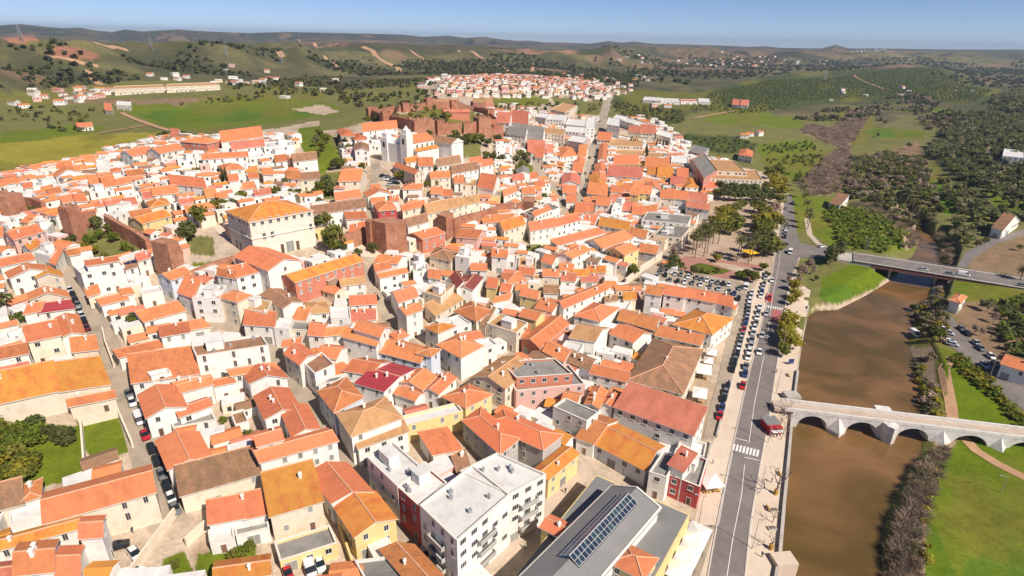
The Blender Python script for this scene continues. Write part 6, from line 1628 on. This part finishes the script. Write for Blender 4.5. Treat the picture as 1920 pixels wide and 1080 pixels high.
scatter('hedge', [[(1783,672),(1800,665),(1850,705),(1900,755),(1925,800),(1910,805),(1860,750),(1800,700)], [(1745,880),(1762,868),(1750,930),(1735,990),(1742,1090),(1732,1090),(1728,990)]], 1.5, (1.0, 2.3), ['leaf_citrus', 'leaf', 'leaf_bright'], 60, .5, 1.2, seed=10)
scatter('orchard_foliage', [[(1862,575),(1925,560),(2060,590),(2060,720),(1960,720),(1905,715),(1875,640)]], 4.6, (3.6, 5.2), ['leaf_dark', 'leaf_citrus', 'leaf_dark'], 120, .2, 1.1, seed=11)
scatter('orchard_foliage', [[(1880,672),(1900,660),(1925,680),(1910,700)]], 4, (3.5, 4.5), ['leaf_citrus', 'leaf'], 120, .3, 1.1, seed=12)
scatter('orchard_rows', [[(1258,252),(1380,260),(1418,270),(1412,284),(1350,289),(1292,268)], [(1290,205),(1400,215),(1470,205),(1500,190),(1640,180),(1830,190),(1860,170),(1760,130),(1600,140),(1450,150),(1330,175)]], 7, (2.2, 3.2), ['leaf_dark', 'leaf', 'leaf_citrus'], 14, .42, 1.1, seed=13, rows=1.6)
scatter('orchard_foliage', [[(1425,275),(1520,265),(1555,290),(1535,330),(1500,345),(1450,320)]], 8, (2.5, 4), ['leaf', 'leaf_citrus'], 26, .5, 1.1, seed=14, mask=lambda x, y: fbm(x, y, 30, 3) > .42)
scatter('orchard_foliage', [[(1150,190),(1190,200),(1280,210),(1285,232),(1200,228),(1155,212)]], 9, (3, 5), ['leaf', 'leaf_dark'], 26, .5, 1.1, seed=15)
scatter('valley_trees', [[(-100,230),(60,200),(200,195),(340,190),(480,180),(640,190),(690,200),(640,215),(480,190),(330,200),(200,240),(0,300),(-100,330)]], 18, (3, 6), ['leaf_dark', 'leaf', 'scrub'], 26, .6, 1.2, seed=16, mask=lambda x, y: fbm(x, y, 70, 3) > .56)
scatter('valley_trees', [[(560,160),(800,150),(830,185),(780,205),(690,205),(640,190)], [(430,150),(640,145),(640,180),(430,175)]], 15, (4, 7), ['leaf_dark', 'scrub', 'leaf'], 26, .6, 1.2, seed=17, mask=lambda x, y: fbm(x, y, 60, 3) > .46)
scatter('hill_trees', [[(-200,85),(100,80),(330,105),(640,110),(820,105),(1050,118),(1200,140),(1200,165),(1000,140),(800,140),(600,145),(300,145),(0,165),(-200,170)]], 15, (4.5, 8.5), ['scrub', 'leaf_dark', 'scrub'], 14, .6, 1.3, seed=18, mask=lambda x, y: (fbm(x, y, 130, 3) > .47) | (folds(x, y)[1] < .45))
scatter('hill_trees', [[(1100,100),(1300,100),(1700,108),(1950,112),(1990,170),(1860,165),(1700,125),(1500,135),(1300,160),(1180,150)]], 26, (5, 9), ['scrub', 'leaf_dark'], 14, .6, 1.4, seed=19, mask=lambda x, y: fbm(x, y, 120, 3) > .44)
scatter('town_trees', [[(800,182),(830,158),(940,141),(1110,155),(1140,186),(1000,180),(880,183)], [(890,205),(1010,195),(1130,190),(1120,215),(1000,212)]], 19, (4, 7), ['leaf_dark', 'leaf'], 26, .6, 1.1, seed=21)
for u, v, h, k in [(1709,590,6,'leaf_dark'),(1745,628,5,'leaf_dark'),(1760,638,5,'leaf_citrus'),(1755,618,4,'leaf_bright'),(1735,640,4,'leaf_dark'),(1840,580,5,'leaf_olive'),(1850,585,5,'leaf_olive'),(1838,630,4,'twig'),(1825,625,4,'twig'),(1862,605,5,'twig'),(1690,470,5,'twig'),(1845,460,5,'leaf_dark'),(1830,465,5,'leaf_olive'),(1703,280,8,'leaf_dark'),(1645,258,6,'leaf_dark'),(1910,470,4,'leaf')]: tree(G(u, v), h, k, group='trees beyond the river')
palm(G(1912, 526), 6); 
# ------------------------------------------------------------------ vehicles
def loft(b, secs, mi=0):
    """secs: (x, z0, z1, halfwidth, halfwidth at top) cross-sections along the car"""
    R = []
    for x, z0, z1, w0, w1 in secs: zm = z0+(z1-z0)*.55; R.append([(x, -w0, z0), (x, -w0*1.03, zm), (x, -w1, z1), (x, w1, z1), (x, w0*1.03, zm), (x, w0, z0)])
    for A_, B_ in zip(R[:-1], R[1:]):
        for i in range(6): j = (i+1) % 6; b.face([A_[i], A_[j], B_[j], B_[i]][::-1], mi)
    b.face(R[0], mi); b.face(R[-1][::-1], mi)
def car_proto(kind, colour):
    root = bpy.data.objects.new('car' if kind != 'van' else 'van', None); COL.objects.link(root)
    b = MB(); g = MB()
    if kind == 'hatch':
        loft(b, [(-2.0, .38, .75, .78, .70), (-1.9, .28, .95, .83, .74), (-.9, .25, .98, .86, .78), (.9, .25, .95, .86, .78), (1.75, .28, .82, .82, .72), (2.02, .36, .66, .74, .64)])
        loft(g, [(-1.86, .93, .96, .72, .68), (-1.35, .93, 1.42, .76, .60), (.1, .93, 1.46, .77, .60), (1.05, .90, .96, .74, .70)])
        b.box((-.62, 0), 1.42, 1.14, 1.40, 1.475)
    else:
        loft(b, [(-2.45, .4, 2.0, .92, .86), (-2.4, .32, 2.1, .95, .88), (1.2, .32, 2.1, .95, .86), (1.3, .32, 1.2, .95, .86), (2.3, .34, 1.0, .92, .8), (2.5, .4, .8, .86, .76)])
        loft(g, [(.4, 1.25, 1.95, .97, .90), (1.2, 1.2, 1.95, .97, .86), (1.95, 1.05, 1.12, .9, .8)])
    ob = b.build('body', MT[colour], root); ob2 = g.build('cabin_glass', MT['car_glass'], root)
    for x in (-1.25, 1.28):
        for y in (-.80, .80):
            w = MB(); w.tube((x, y-.10, .31), (x, y+.10, .31), .31, .31, 10); w.build('wheel', MT['tyre'], root)
    l = MB(); 
    for y in (-.55, .55): l.box((2.0 if kind == 'hatch' else 2.46, y), .12, .3, .55 if kind == 'hatch' else .7, .68 if kind == 'hatch' else .86)
    return root
PROTO = {}; CARS = []
def car(u, v, du, dv, colour, place, kind='hatch', group=None, world=None, rz=None):
    key = (kind, colour)
    if world is None:
        p = G(u, v); q = G(u+du, v+dv); rz = math.atan2(q[1]-p[1], q[0]-p[0])
    else: p = world
    if key not in PROTO: root = PROTO[key] = car_proto(kind, colour)
    else: root = copy_tree(PROTO[key])
    root.location = (p[0], p[1], p[2]+.12); root.rotation_euler = (0, 0, rz)
    tag(root, None, 'car' if kind != 'van' else 'van', group); CARS.append((root, colour[4:], place, kind, (u, v))); return root
def cars(txt, d, place, group):
    for t in txt.split(','):
        u, v, c = t.split(); vk = c.endswith('!'); car(float(u), float(v), d[0], d[1], 'car_'+c.strip('!'), place, 'van' if vk else 'hatch', group)
cars('1409 551 white,1407 558 silver,1405 566 white,1404 574 white,1403 581 grey,1402 588 grey,1401 595 silver,1399 603 blue,1397 611 blue,1394 621 red,1391 631 grey,1389 638 silver,1387 645 grey,1385 654 silver,1383 662 white,1381 669 black,1378 678 grey,1376 686 black,1373 695 black,1363 728 black,1360 739 grey,1357 751 black,1353 768 blue,1349 783 red', (-3, 11), 'in the row behind the low wall', 'cars parked behind the low riverside wall')
cars('1436 515 grey,1435 523 silver,1432 534 grey,1430 541 silver,1428 549 blue,1426 557 white,1424 578 white,1421 588 grey,1419 598 white,1417 608 grey,1414 617 white,1412 627 silver,1409 640 grey,1407 651 silver,1404 662 white,1402 672 white,1398 690 grey,1396 704 blue,1392 726 red', (-3, 11), 'at the kerb of the riverside road', 'cars parked at the kerb of the riverside road')
cars('1447 528 white,1442 561 red,1436 591 silver,1428 632 silver,1423 663 white,1472 393 grey,1487 381 grey,1476 427 grey,1473 433 white,1472 439 grey,1471 446 black,1458 472 grey,1481 475 white!', (-2, 9), 'driving on the riverside road', 'cars driving on the riverside road')
cars('1472 460 black,1540 464 white', (9, -2), 'at the road junction by the dark tree', 'cars driving on the riverside road')
cars('1765 616 white,1770 620 white,1777 627 silver,1780 643 white,1785 648 silver', (9, 2), 'beside the bushes on the far bank', 'cars parked on the far bank')
cars('1802 619 grey,1813 628 black,1830 646 silver,1838 656 grey,1857 671 white,1867 685 grey,1845 688 silver,1883 704 grey', (6, 6), 'along the lane on the far bank', 'cars parked on the far bank')
cars('1715 629 white!', (9, 2), 'by the water on the far bank', 'cars parked on the far bank')
cars('1260 512 white,1238 512 grey,1225 527 silver,1276 517 grey,1290 521 white,1306 523 grey,1325 527 white,1345 532 grey,1366 536 white,1255 528 grey,1270 530 black,1283 531 white,1298 533 grey,1313 536 white,1330 540 grey,1347 544 silver,1366 549 grey,1376 553 blue,1384 562 black,1398 541 white!,1231 520 silver,1247 518 black,1220 534 white,1386 543 grey,1355 534 black,1335 530 silver,1315 526 grey,1265 516 silver', (-2.0, 6), 'in the car park beside the park', 'cars in the car park')
cars('132 547 white,137 555 black,142 565 black,147 575 grey,150 586 silver,154 595 white,158 604 black,164 618 darkred', (4, 11), 'on the upper left street', 'cars parked along the left street')
cars('243 742 grey,249 758 white,263 790 white!,273 820 red,285 845 black,295 868 black,305 893 grey,314 917 black,322 938 white,329 958 grey', (8, 20), 'on the lower left street', 'cars parked along the left street')
cars('222 1028 black', (16, -5), 'beside the tall white house at the lower left', 'cars at the bottom of the left street'); cars('254 1043 white', (9, 12), 'standing in the open by the plaster wall', 'cars at the bottom of the left street'); cars('249 1078 white', (16, -3), 'at the bottom edge by the plaster wall', 'cars at the bottom of the left street')
cars('581 1068 white!,601 1062 white,540 1078 red', (4, 14), 'in the yard of the yellow house', 'cars in the yellow yard'); cars('797 1043 silver', (8, 10), 'in the narrow street beside the white flats', 'cars in the old town')
cars('719 332 black,727 334 grey,736 341 grey,743 345 black,732 349 silver,722 338 white', (7, 1), 'on the square below the cathedral', 'cars in the old town')
cars('705 560 black,631 571 black,885 500 white,875 490 grey,832 505 grey,1132 502 white', (5, 9), 'among the houses of the old town', 'cars in the old town')
r_ = random.Random(3)
for k in range(30):
    t = r_.random(); P = [(1133,215),(1122,250),(1113,288),(1101,333),(1083,369)]; s = t*4; i = min(3, int(s)); u = P[i][0]+(P[i+1][0]-P[i][0])*(s-i)+(4+2*t)*r_.choice((-1, 1, 1)); v = P[i][1]+(P[i+1][1]-P[i][1])*(s-i)
    car(u, v, -3, 11, 'car_'+r_.choice(['white', 'silver', 'grey', 'black']), 'on the long straight avenue', group='cars on the straight avenue')
for s, off, c, kd in [(.42, 2.2, 'silver', 'hatch'), (.57, 2.2, 'grey', 'hatch'), (.65, 4.6, 'white', 'van'), (.96, 2.2, 'grey', 'hatch')]:
    q = e0+dn*Lr*s-nn*off; car(*[float(x) for x in px(np.array([*q, ZB]))], 0, 0, 'car_'+c, 'crossing the modern road bridge', kd, 'cars crossing the road bridge', world=(q[0], q[1], ZB-.1), rz=math.atan2(dn[1], dn[0]))
# ------------------------------------------------------------------ street furniture
def lamp(u, v, label, h=8.5, arm=(-1.6, .2)):
    p = G(u, v); root = empty('street_lamp', tuple(p), 0, label, 'street lamp', 'street lamps'); b = MB(); b.tube((0, 0, -.3), (0, 0, h), .10, .06, 6); b.tube((0, 0, h-.05), (arm[0], arm[1], h+.25), .05, .04, 5); b.build('pole', MT['metal_grey'], root)
    b = MB(); b.box(arm, .7, .26, h+.18, h+.34, math.atan2(arm[1], arm[0])); b.build('lamp_head', MT['metal_grey'], root)
LM = [((1410,1029), 'street lamp at the lowest end of the promenade'), ((1309,985), 'street lamp at the mouth of the side street by the market'), ((1424,925), 'street lamp across the road from the crimson corner house'), ((1440,830), 'street lamp beside the zebra crossing below the arched bridge'), ((1455,738), 'street lamp on the promenade upstream of the red kiosk'), ((1466,660), 'street lamp below the bright green trees'), ((1877,924), 'lone lamp post in the green meadow below the dirt track'), ((1855,708), 'lamp post between the hedge and the parked cars on the far bank'),
 ((1783,548), 'lamp post just in front of the road bridge'), ((1621,476), 'left one of two lamp posts behind the road bridge'), ((1624,477), 'right one of two lamp posts behind the road bridge'), ((1450,480), 'street lamp between the park and the riverside road')]
for (u, v), l in LM: lamp(u, v, l, 5.0 if u == 1877 else 8.5)
def sunshade(p, w, d, rz, h, label, group, m='awning', cat='canopy', name='canopy'):
    root = empty(name, tuple(p), rz, label, cat, group); b = MB(); q = [(-w/2, -d/2), (w/2, -d/2), (w/2, d/2), (-w/2, d/2)]
    for i in range(4): a_, c_ = q[i], q[(i+1) % 4]; b.face([(*a_, h), (*c_, h), (0, 0, h+.7)]); b.face([(*c_, h), (*a_, h), (0, 0, h+.6)]); b.face([(*a_, h-.25), (*c_, h-.25), (*c_, h), (*a_, h)])
    b.build('cover', MT[m], root)
    for x, y in q: b = MB(); b.tube((x*.95, y*.95, -.2), (x*.95, y*.95, h), .05, .05, 5); b.build('pole', MT['metal_dark'], root)
    b = MB()
    for x in (-w*.25, w*.25):
        for y in (-d*.22, d*.22): b.box((x, y), .8, .8, .68, .74); b.box((x, y), .12, .12, 0, .68); b.box((x-.7, y), .42, .42, .05, .45); b.box((x+.7, y), .42, .42, .05, .45)
    b.build('tables', MT['wood_y'], root)
DM_ = MDIR
for u, v, w, d_, l in [(1305,1018,6.2,4.6,'topmost white canopy beside the market hall'), (1288,1050,6.2,4.8,'middle white canopy in the row beside the market hall'), (1272,1082,6.2,4.8,'lowest white canopy in the row, cut by the bottom edge')]: sunshade(G(u, v), w, d_, DM_, 2.6, l, 'canopies beside the market hall')
for u, v, w, d_, l in [(1310,750,6,4.2,'white cafe canopy nearest the terracotta-roofed white house'), (1318,705,6.5,4.6,'white cafe canopy beside the big brown roof, with plants in front'), (1332,672,5,3.4,'white cafe canopy at the corner of the amber-roofed house'), (1326,688,4.4,3,'small pale canopy between two larger cafe canopies by the parked cars')]: sunshade(G(u, v), w, d_, 1.25, 2.7, l, 'cafe canopies along the parked cars')
for u, v, l in [(1118,838,'leftmost of the cream shop awnings below the long orange roof'), (1140,850,'second of the cream shop awnings from the left below the long orange roof'), (1162,862,'third of the cream shop awnings from the left below the long orange roof'), (1188,878,'rightmost of the cream shop awnings below the long orange roof')]: sunshade(G(u, v+15), 5, 2.4, -.52, 2.6, l, 'shop awnings facing the market', cat='awning', name='shop_awning')
sunshade(G(1330, 918), 5, 4.6, .2, 2.7, 'pale cafe canopy beside the crimson corner house', None)
for u, v, w, l in [(1436,408,4,'yellow sunshade among the trees at the top of the park'), (1363,428,3.6,'yellow sunshade among the trees at the left of the park'), (1405,482,6.5,'large yellow sunshade behind the tall palms of the park')]: sunshade(G(u, v), w, w, .4, 3.0, l, 'yellow sunshades of the park', 'yellow_paint', 'sunshade', 'sunshade')
# red kiosk
p = G(1445, 806); root = empty('kiosk', tuple(p), .12, 'red kiosk with a grey roof and striped counter on the promenade', 'kiosk'); b = MB(); b.box((0, 0), 3.6, 5.2, -.2, 2.5); b.build('cabin', MT['car_red'], root); b = MB(); b.box((0, .9), 4.2, 4.0, 2.5, 2.75); b.build('roof', MT['roof_g'], root)
b = MB(); b.box((0, -3.2), 3.4, 1.2, 1.8, 1.9); 
for x in (-1.4, -.5, .4, 1.3): b.box((x, -3.1), .35, .35, 0, .7)
b.build('counter', MT['awning'], root); b = MB(); b.face([(-1.5,-2.65,1.0),(1.5,-2.65,1.0),(1.5,-2.65,2.2),(-1.5,-2.65,2.2)]); b.build('hatch', MT['metal_dark'], root)
p = G(1482, 684); root = empty('information_board', tuple(p), .1, 'blue information board standing on the promenade by the water', 'sign'); b = MB(); b.box((0, 0), 1.9, .12, .6, 2.3); b.build('panel', MT['car_blue'], root); b = MB(); b.box((-.8, 0), .1, .1, -.2, .6); b.box((.8, 0), .1, .1, -.2, .6); b.build('posts', MT['metal_grey'], root)
for u, v, l in [(1450,958,'upper square planter on the promenade beside the small sapling'), (1447,992,'lower square planter on the promenade beside the small sapling')]:
    p = G(u, v); root = empty('planter', tuple(p), .1, l, 'planter', 'square planters on the promenade'); b = MB(); b.box((0, 0), 1.9, 1.1, 0, .5); b.build('box', MT['concrete'], root); b = MB(); b.box((0, 0), 1.6, .8, .503, .53); b.build('soil', MT['bark'], root)
for u, v, l in [(1440,955,'bench on the promenade left of the upper planter'), (1462,890,'bench near the tall bare tree, by the quay'), (1478,705,'bench by the blue information board'), (1485,640,'bench by the quay beside the bright green trees')]:
    p = G(u, v); root = empty('bench', tuple(p), 1.5, l, 'bench', 'benches on the promenade'); b = MB(); b.box((0, 0), 1.8, .45, .40, .46); b.build('seat', MT['wood_y'], root); b = MB(); b.box((0, .25), 1.8, .06, .5, .9); b.build('backrest', MT['wood_y'], root)
    for x in (-.75, .75): b = MB(); b.box((x, 0), .08, .4, 0, .4); b.build('leg', MT['metal_dark'], root)
# electricity pylons on the ridges
for u, v, hh, l in [(41,78,24,'lattice pylon on the far left ridge'), (285,95,22,'lattice pylon on the dark hill left of the reddish tracks'), (425,108,20,'lattice pylon above the reddish slope'), (528,118,20,'lattice pylon beside the pale hill track'), (1546,150,20,'reddish lattice mast in the green groves on the right')]:
    p = G(u, v); root = empty('pylon', tuple(p), 0, l, 'pylon', 'pylons on the hills'); b = MB()
    for s in ((-1, -1), (1, -1), (1, 1), (-1, 1)): b.tube((s[0]*2.6, s[1]*2.6, -1), (s[0]*.5, s[1]*.5, hh), .28, .2, 4)
    for k in range(6):
        z0, z1 = hh*k/6, hh*(k+1)/6; w0, w1 = 2.6-2.1*k/6, 2.6-2.1*(k+1)/6
        for a_, c_ in (((-1, -1), (1, -1)), ((1, -1), (1, 1)), ((1, 1), (-1, 1)), ((-1, 1), (-1, -1))): b.tube((a_[0]*w0, a_[1]*w0, z0), (c_[0]*w1, c_[1]*w1, z1), .14, .14, 3)
    b.build('lattice', MT['metal_grey'], root); b = MB()
    for z in (hh*.75, hh*.9): b.tube((-6, 0, z), (6, 0, z), .2, .2, 4)
    b.build('cross_arm', MT['metal_grey'], root)
# people, each one continuous body
def person_mesh():
    J = [(0,0,.95),(0,0,1.15),(0,.01,1.42),(0,.02,1.52),(0,.03,1.66),(.10,0,.90),(.12,.10,.50),(.12,.02,.07),(.12,.16,.04),(-.10,0,.90),(-.12,-.06,.50),(-.12,-.16,.08),(-.12,-.02,.04),(.20,0,1.40),(.26,-.04,1.12),(.27,.05,.88),(-.20,0,1.40),(-.26,.03,1.12),(-.27,.12,.90)]
    E_ = [(0,1),(1,2),(2,3),(3,4),(0,5),(5,6),(6,7),(7,8),(0,9),(9,10),(10,11),(11,12),(2,13),(13,14),(14,15),(2,16),(16,17),(17,18)]
    R_ = [.15,.14,.15,.06,.11,.10,.07,.05,.045,.10,.07,.05,.045,.07,.05,.04,.07,.05,.04]
    me = bpy.data.meshes.new('person'); me.from_pydata(J, E_, []); o = bpy.data.objects.new('person', me); COL.objects.link(o); m = o.modifiers.new('s', 'SKIN')
    for k, r in enumerate(R_): me.skin_vertices[0].data[k].radius = (r, r)
    me.skin_vertices[0].data[0].use_root = True
    o.modifiers.new('d', 'SUBSURF').levels = 1; bpy.context.view_layer.update(); out = bpy.data.meshes.new_from_object(o.evaluated_get(bpy.context.evaluated_depsgraph_get())); bpy.data.objects.remove(o); out.name = 'person'; return out
PM = person_mesh(); mat('skin', (.45,.26,.18), .7); mat('hair', (.05,.035,.025), .8)
for n, c_ in (('cloth_w', (.7,.68,.66)), ('cloth_b', (.05,.08,.2)), ('cloth_k', (.03,.03,.035)), ('cloth_r', (.4,.05,.05))): mat(n, c_, .9)
zc = [sum(PM.vertices[i].co.z for i in p_.vertices)/len(p_.vertices) for p_ in PM.polygons]
WP = [(1243,1010,'w','walking on the pavement below the crimson corner house'), (1208,985,'b','walking in the middle of the market street'), (1012,1000,'r','walking along the market street by the white flats'), (985,1030,'w','walking close to the white flats, nearest the bottom'), (1060,925,'k','standing beside the yellow corner house'), (1428,1045,'b','walking at the lower end of the promenade'), (1446,905,'k','standing beside the tall bare tree'), (1336,870,'w','walking on the pavement by the low wall'), (1345,905,'r','walking on the pavement beside the cafe canopy'), (1448,760,'w','walking on the promenade near the arched bridge'), (1455,700,'b','walking past the blue information board'), (1398,520,'k','walking on the red paving beside the car park'), (250,1000,'k','walking in the lower left street'), (960,775,'w','crossing the square below the pink corner building')]
for k, (u, v, c_, l) in enumerate(WP):
    me = PM.copy(); 
    for m_ in ('cloth_'+c_, 'cloth_b' if c_ != 'b' else 'cloth_k', 'skin', 'hair'): me.materials.append(MT[m_])
    me.polygons.foreach_set('material_index', [1 if z < .93 else (0 if z < 1.47 else (3 if z > 1.70 else 2)) for z in zc]); p = G(u, v)
    o = bpy.data.objects.new('person', me); COL.objects.link(o); o.location = (p[0], p[1], p[2]+.1); o.rotation_euler = (0, 0, k*1.7); tag(o, 'person in a %s top %s' % ({'w': 'white', 'b': 'blue', 'k': 'black', 'r': 'red'}[c_], l), 'person', 'people walking')
# ------------------------------------------------------------------ labels
LMK = [('the arched bridge',1700,800),('the road bridge',1760,500),('the market hall',1130,1010),('the square fortress tower',725,440),('the cathedral',762,280),('the castle',830,235),('the town hall',505,420),('the riverside park',1385,430),('the car park',1300,530),('the crimson corner house',1285,905),('the white flats',890,960),('the pink corner building',1030,725),('the big brown roof',1245,680),('the faded red hall',605,515),('the lower left street',280,840),('the upper left street',145,580),('the tall red tower',128,410),('the pale reddish tower',308,475),('the yellow arcade',555,462),('the straight avenue',1110,300),('the coral school',375,268),('the white chapel',680,285),('the citrus garden',50,860),('the crimson metal roof',720,705),('the cream hotel',1370,325),('the far hamlet',130,185)]
ORD = ['nearest','second nearest','third nearest','fourth nearest','fifth nearest','sixth nearest','seventh nearest','eighth nearest','ninth nearest','tenth nearest','eleventh nearest','twelfth nearest']
def ordn(k): return ORD[k] if k < 12 else '%dth nearest' % (k+1)
def rel_text(u, v, skip=None):
    best = min((l for l in LMK if l[0] != skip), key=lambda l: math.hypot(l[1]-u, (l[2]-v)*1.6)); du, dv = u-best[1], (v-best[2])*1.6
    if math.hypot(du, dv) < 22: w = 'close beside'
    elif abs(du) > abs(dv): w = 'right of' if du > 0 else 'left of'
    else: w = 'in front of' if dv > 0 else 'behind'
    return w+' '+best[0]
def uniq(items):
    """items: (object, base text, distance); equal texts are told apart by how near they stand"""
    by = {}
    for o, t, d in items: by.setdefault(t, []).append((d, o))
    for t, L_ in by.items():
        L_.sort(key=lambda q: q[0])
        for k, (d, o) in enumerate(L_): o['label'] = t if len(L_) == 1 else t+', '+ordn(k)+(' of them' if len(t.split()) < 13 else '')
FIX = {'688 857': 'grey-shaded white flats building with a flat roof on the narrow street beside the white flats', '745 912': 'crimson-walled flat-roofed house between white flats', '868 788': 'left wing of the grey house with the bright red-orange L-shaped roof', '907 793': 'right wing of the grey house with the bright red-orange L-shaped roof',
 '667 718': 'white house with a crimson metal roof in the middle of the old town', '1177 712': 'old building with the big weathered brown tile roof', '525 517': 'long faded red hall with an amber roof and pale windows', '968 732': 'pink corner building with a red upper storey on the small square', '976 716': 'red setback upper storey on top of the pink corner building', '1250 888': 'crimson corner house with white window frames beside the riverside road',
 '1152 762': 'white house with a terracotta roof and white parapet beside the riverside road', '83 980': 'wide cream building with a broad bright orange roof at the lower left street', '130 760': 'ruined cream house with an orange roof edge above the garden', '-30 763': 'cream chapel-like building with an amber roof at the left edge, its left half', '107 735': 'cream chapel-like building with an amber roof, its right half by the street',
 '665 282': 'small white chapel with a gabled front and brown roof', '338 265': 'coral school with a bright orange hipped roof', '855 540': 'white corner house with a dark red roof, its right arm', '843 520': 'white corner house with a dark red roof, its left arm', '1143 1053': 'yellow corner pavilion of the market with a steep bright orange roof', '1015 988': 'small market pavilion with a bright orange roof over the lower grey roof', '368 668': 'white modernist block with ribbon windows and a brown flat roof',
 '787 947': 'tall white block of flats with a flat white roof, its nearer half', '955 927': 'tall white block of flats with a flat white roof, its farther half', '760 440': 'coral-walled two-storey house right of the square fortress tower', '213 167': 'long cream terraced hotel with dark openings, its left half', '311 163': 'long cream terraced hotel with dark openings, its right half', '1318 334': 'long cream flat-roofed hotel above the park, its front tier', '1310 319': 'long cream flat-roofed hotel above the park, its rear tier'}
rows_ = HS.strip().split('\n')+AP.strip().split('\n'); items = []
for hs, row in zip(HOUSES, rows_+['']):
    o = hs['root']
    if hs['kind'] == 'town_hall': continue
    ap = hs['kind'] == 'apartment' and hs['h'] >= 7.5 and hs['form'] == 'f'; o['category'] = 'apartment block' if ap else 'house'; o['group'] = 'blocks of flats' if ap else 'houses of the town'
    if not ap: o.name = 'house'
    else: o.name = 'apartment_building'
    key = ' '.join(row.split()[:2])
    if key in FIX: o['label'] = FIX[key]; continue
    size = np.linalg.norm(hs['P'][1]-hs['P'][0])*np.linalg.norm(hs['P'][2]-hs['P'][1]); sz = 'small ' if size < 70 else ('large ' if size > 260 else '')
    w_ = WN[hs['wc']]; t = sz+w_+(' block' if ap else ' house')+' with '+EN[hs['rc']]+' '+FN[hs['form']]+' roof '+rel_text(*hs['px']); t = t if len(t.split()) <= 14 else t[len(sz):]; items.append((o, t, hs['dist']))
uniq(items)
items = []; KN = {'leaf': 'green', 'leaf_bright': 'bright yellow-green', 'leaf_dark': 'dark green', 'leaf_citrus': 'fresh green', 'leaf_olive': 'grey-green', 'leaf_yellow': 'yellow', 'twig': 'brown leafless', 'palm': 'tall', 'cypress': 'dark slender', 'scrub': 'dark'}
for o, kind, name, p in TREES:
    if o.get('label'): continue
    u, v = px(np.array(p)); items.append((o, KN[kind]+' '+{'tree': 'tree', 'palm_tree': 'palm', 'bush': 'bush', 'cypress': 'cypress'}[name]+' '+rel_text(u, v), math.hypot(p[0], p[1])))
uniq(items)
items = []
for o, colour, place, kind, (u, v) in CARS:
    items.append((o, {'darkred': 'dark red'}.get(colour, colour)+' '+('van' if kind == 'van' else 'car')+' '+place, math.hypot(*o.location[:2])))
uniq(items)
# ------------------------------------------------------------------ the air between: faint haze
b = MB(); b.prism([(-11800, -11800), (11800, -11800), (11800, 11800), (-11800, 11800)], -64, 190); hz = b.build('haze', [])
m = bpy.data.materials.new('haze'); m.use_nodes = True; nt = m.node_tree; nt.nodes.clear(); pv = nt.nodes.new('ShaderNodeVolumePrincipled'); oo = nt.nodes.new('ShaderNodeOutputMaterial'); nt.links.new(pv.outputs[0], oo.inputs['Volume'])
pv.inputs['Color'].default_value = (.60, .76, 1.0, 1); pv.inputs['Density'].default_value = .000085; pv.inputs['Anisotropy'].default_value = .3; hz.data.materials.append(m); tag(hz, kind='stuff')
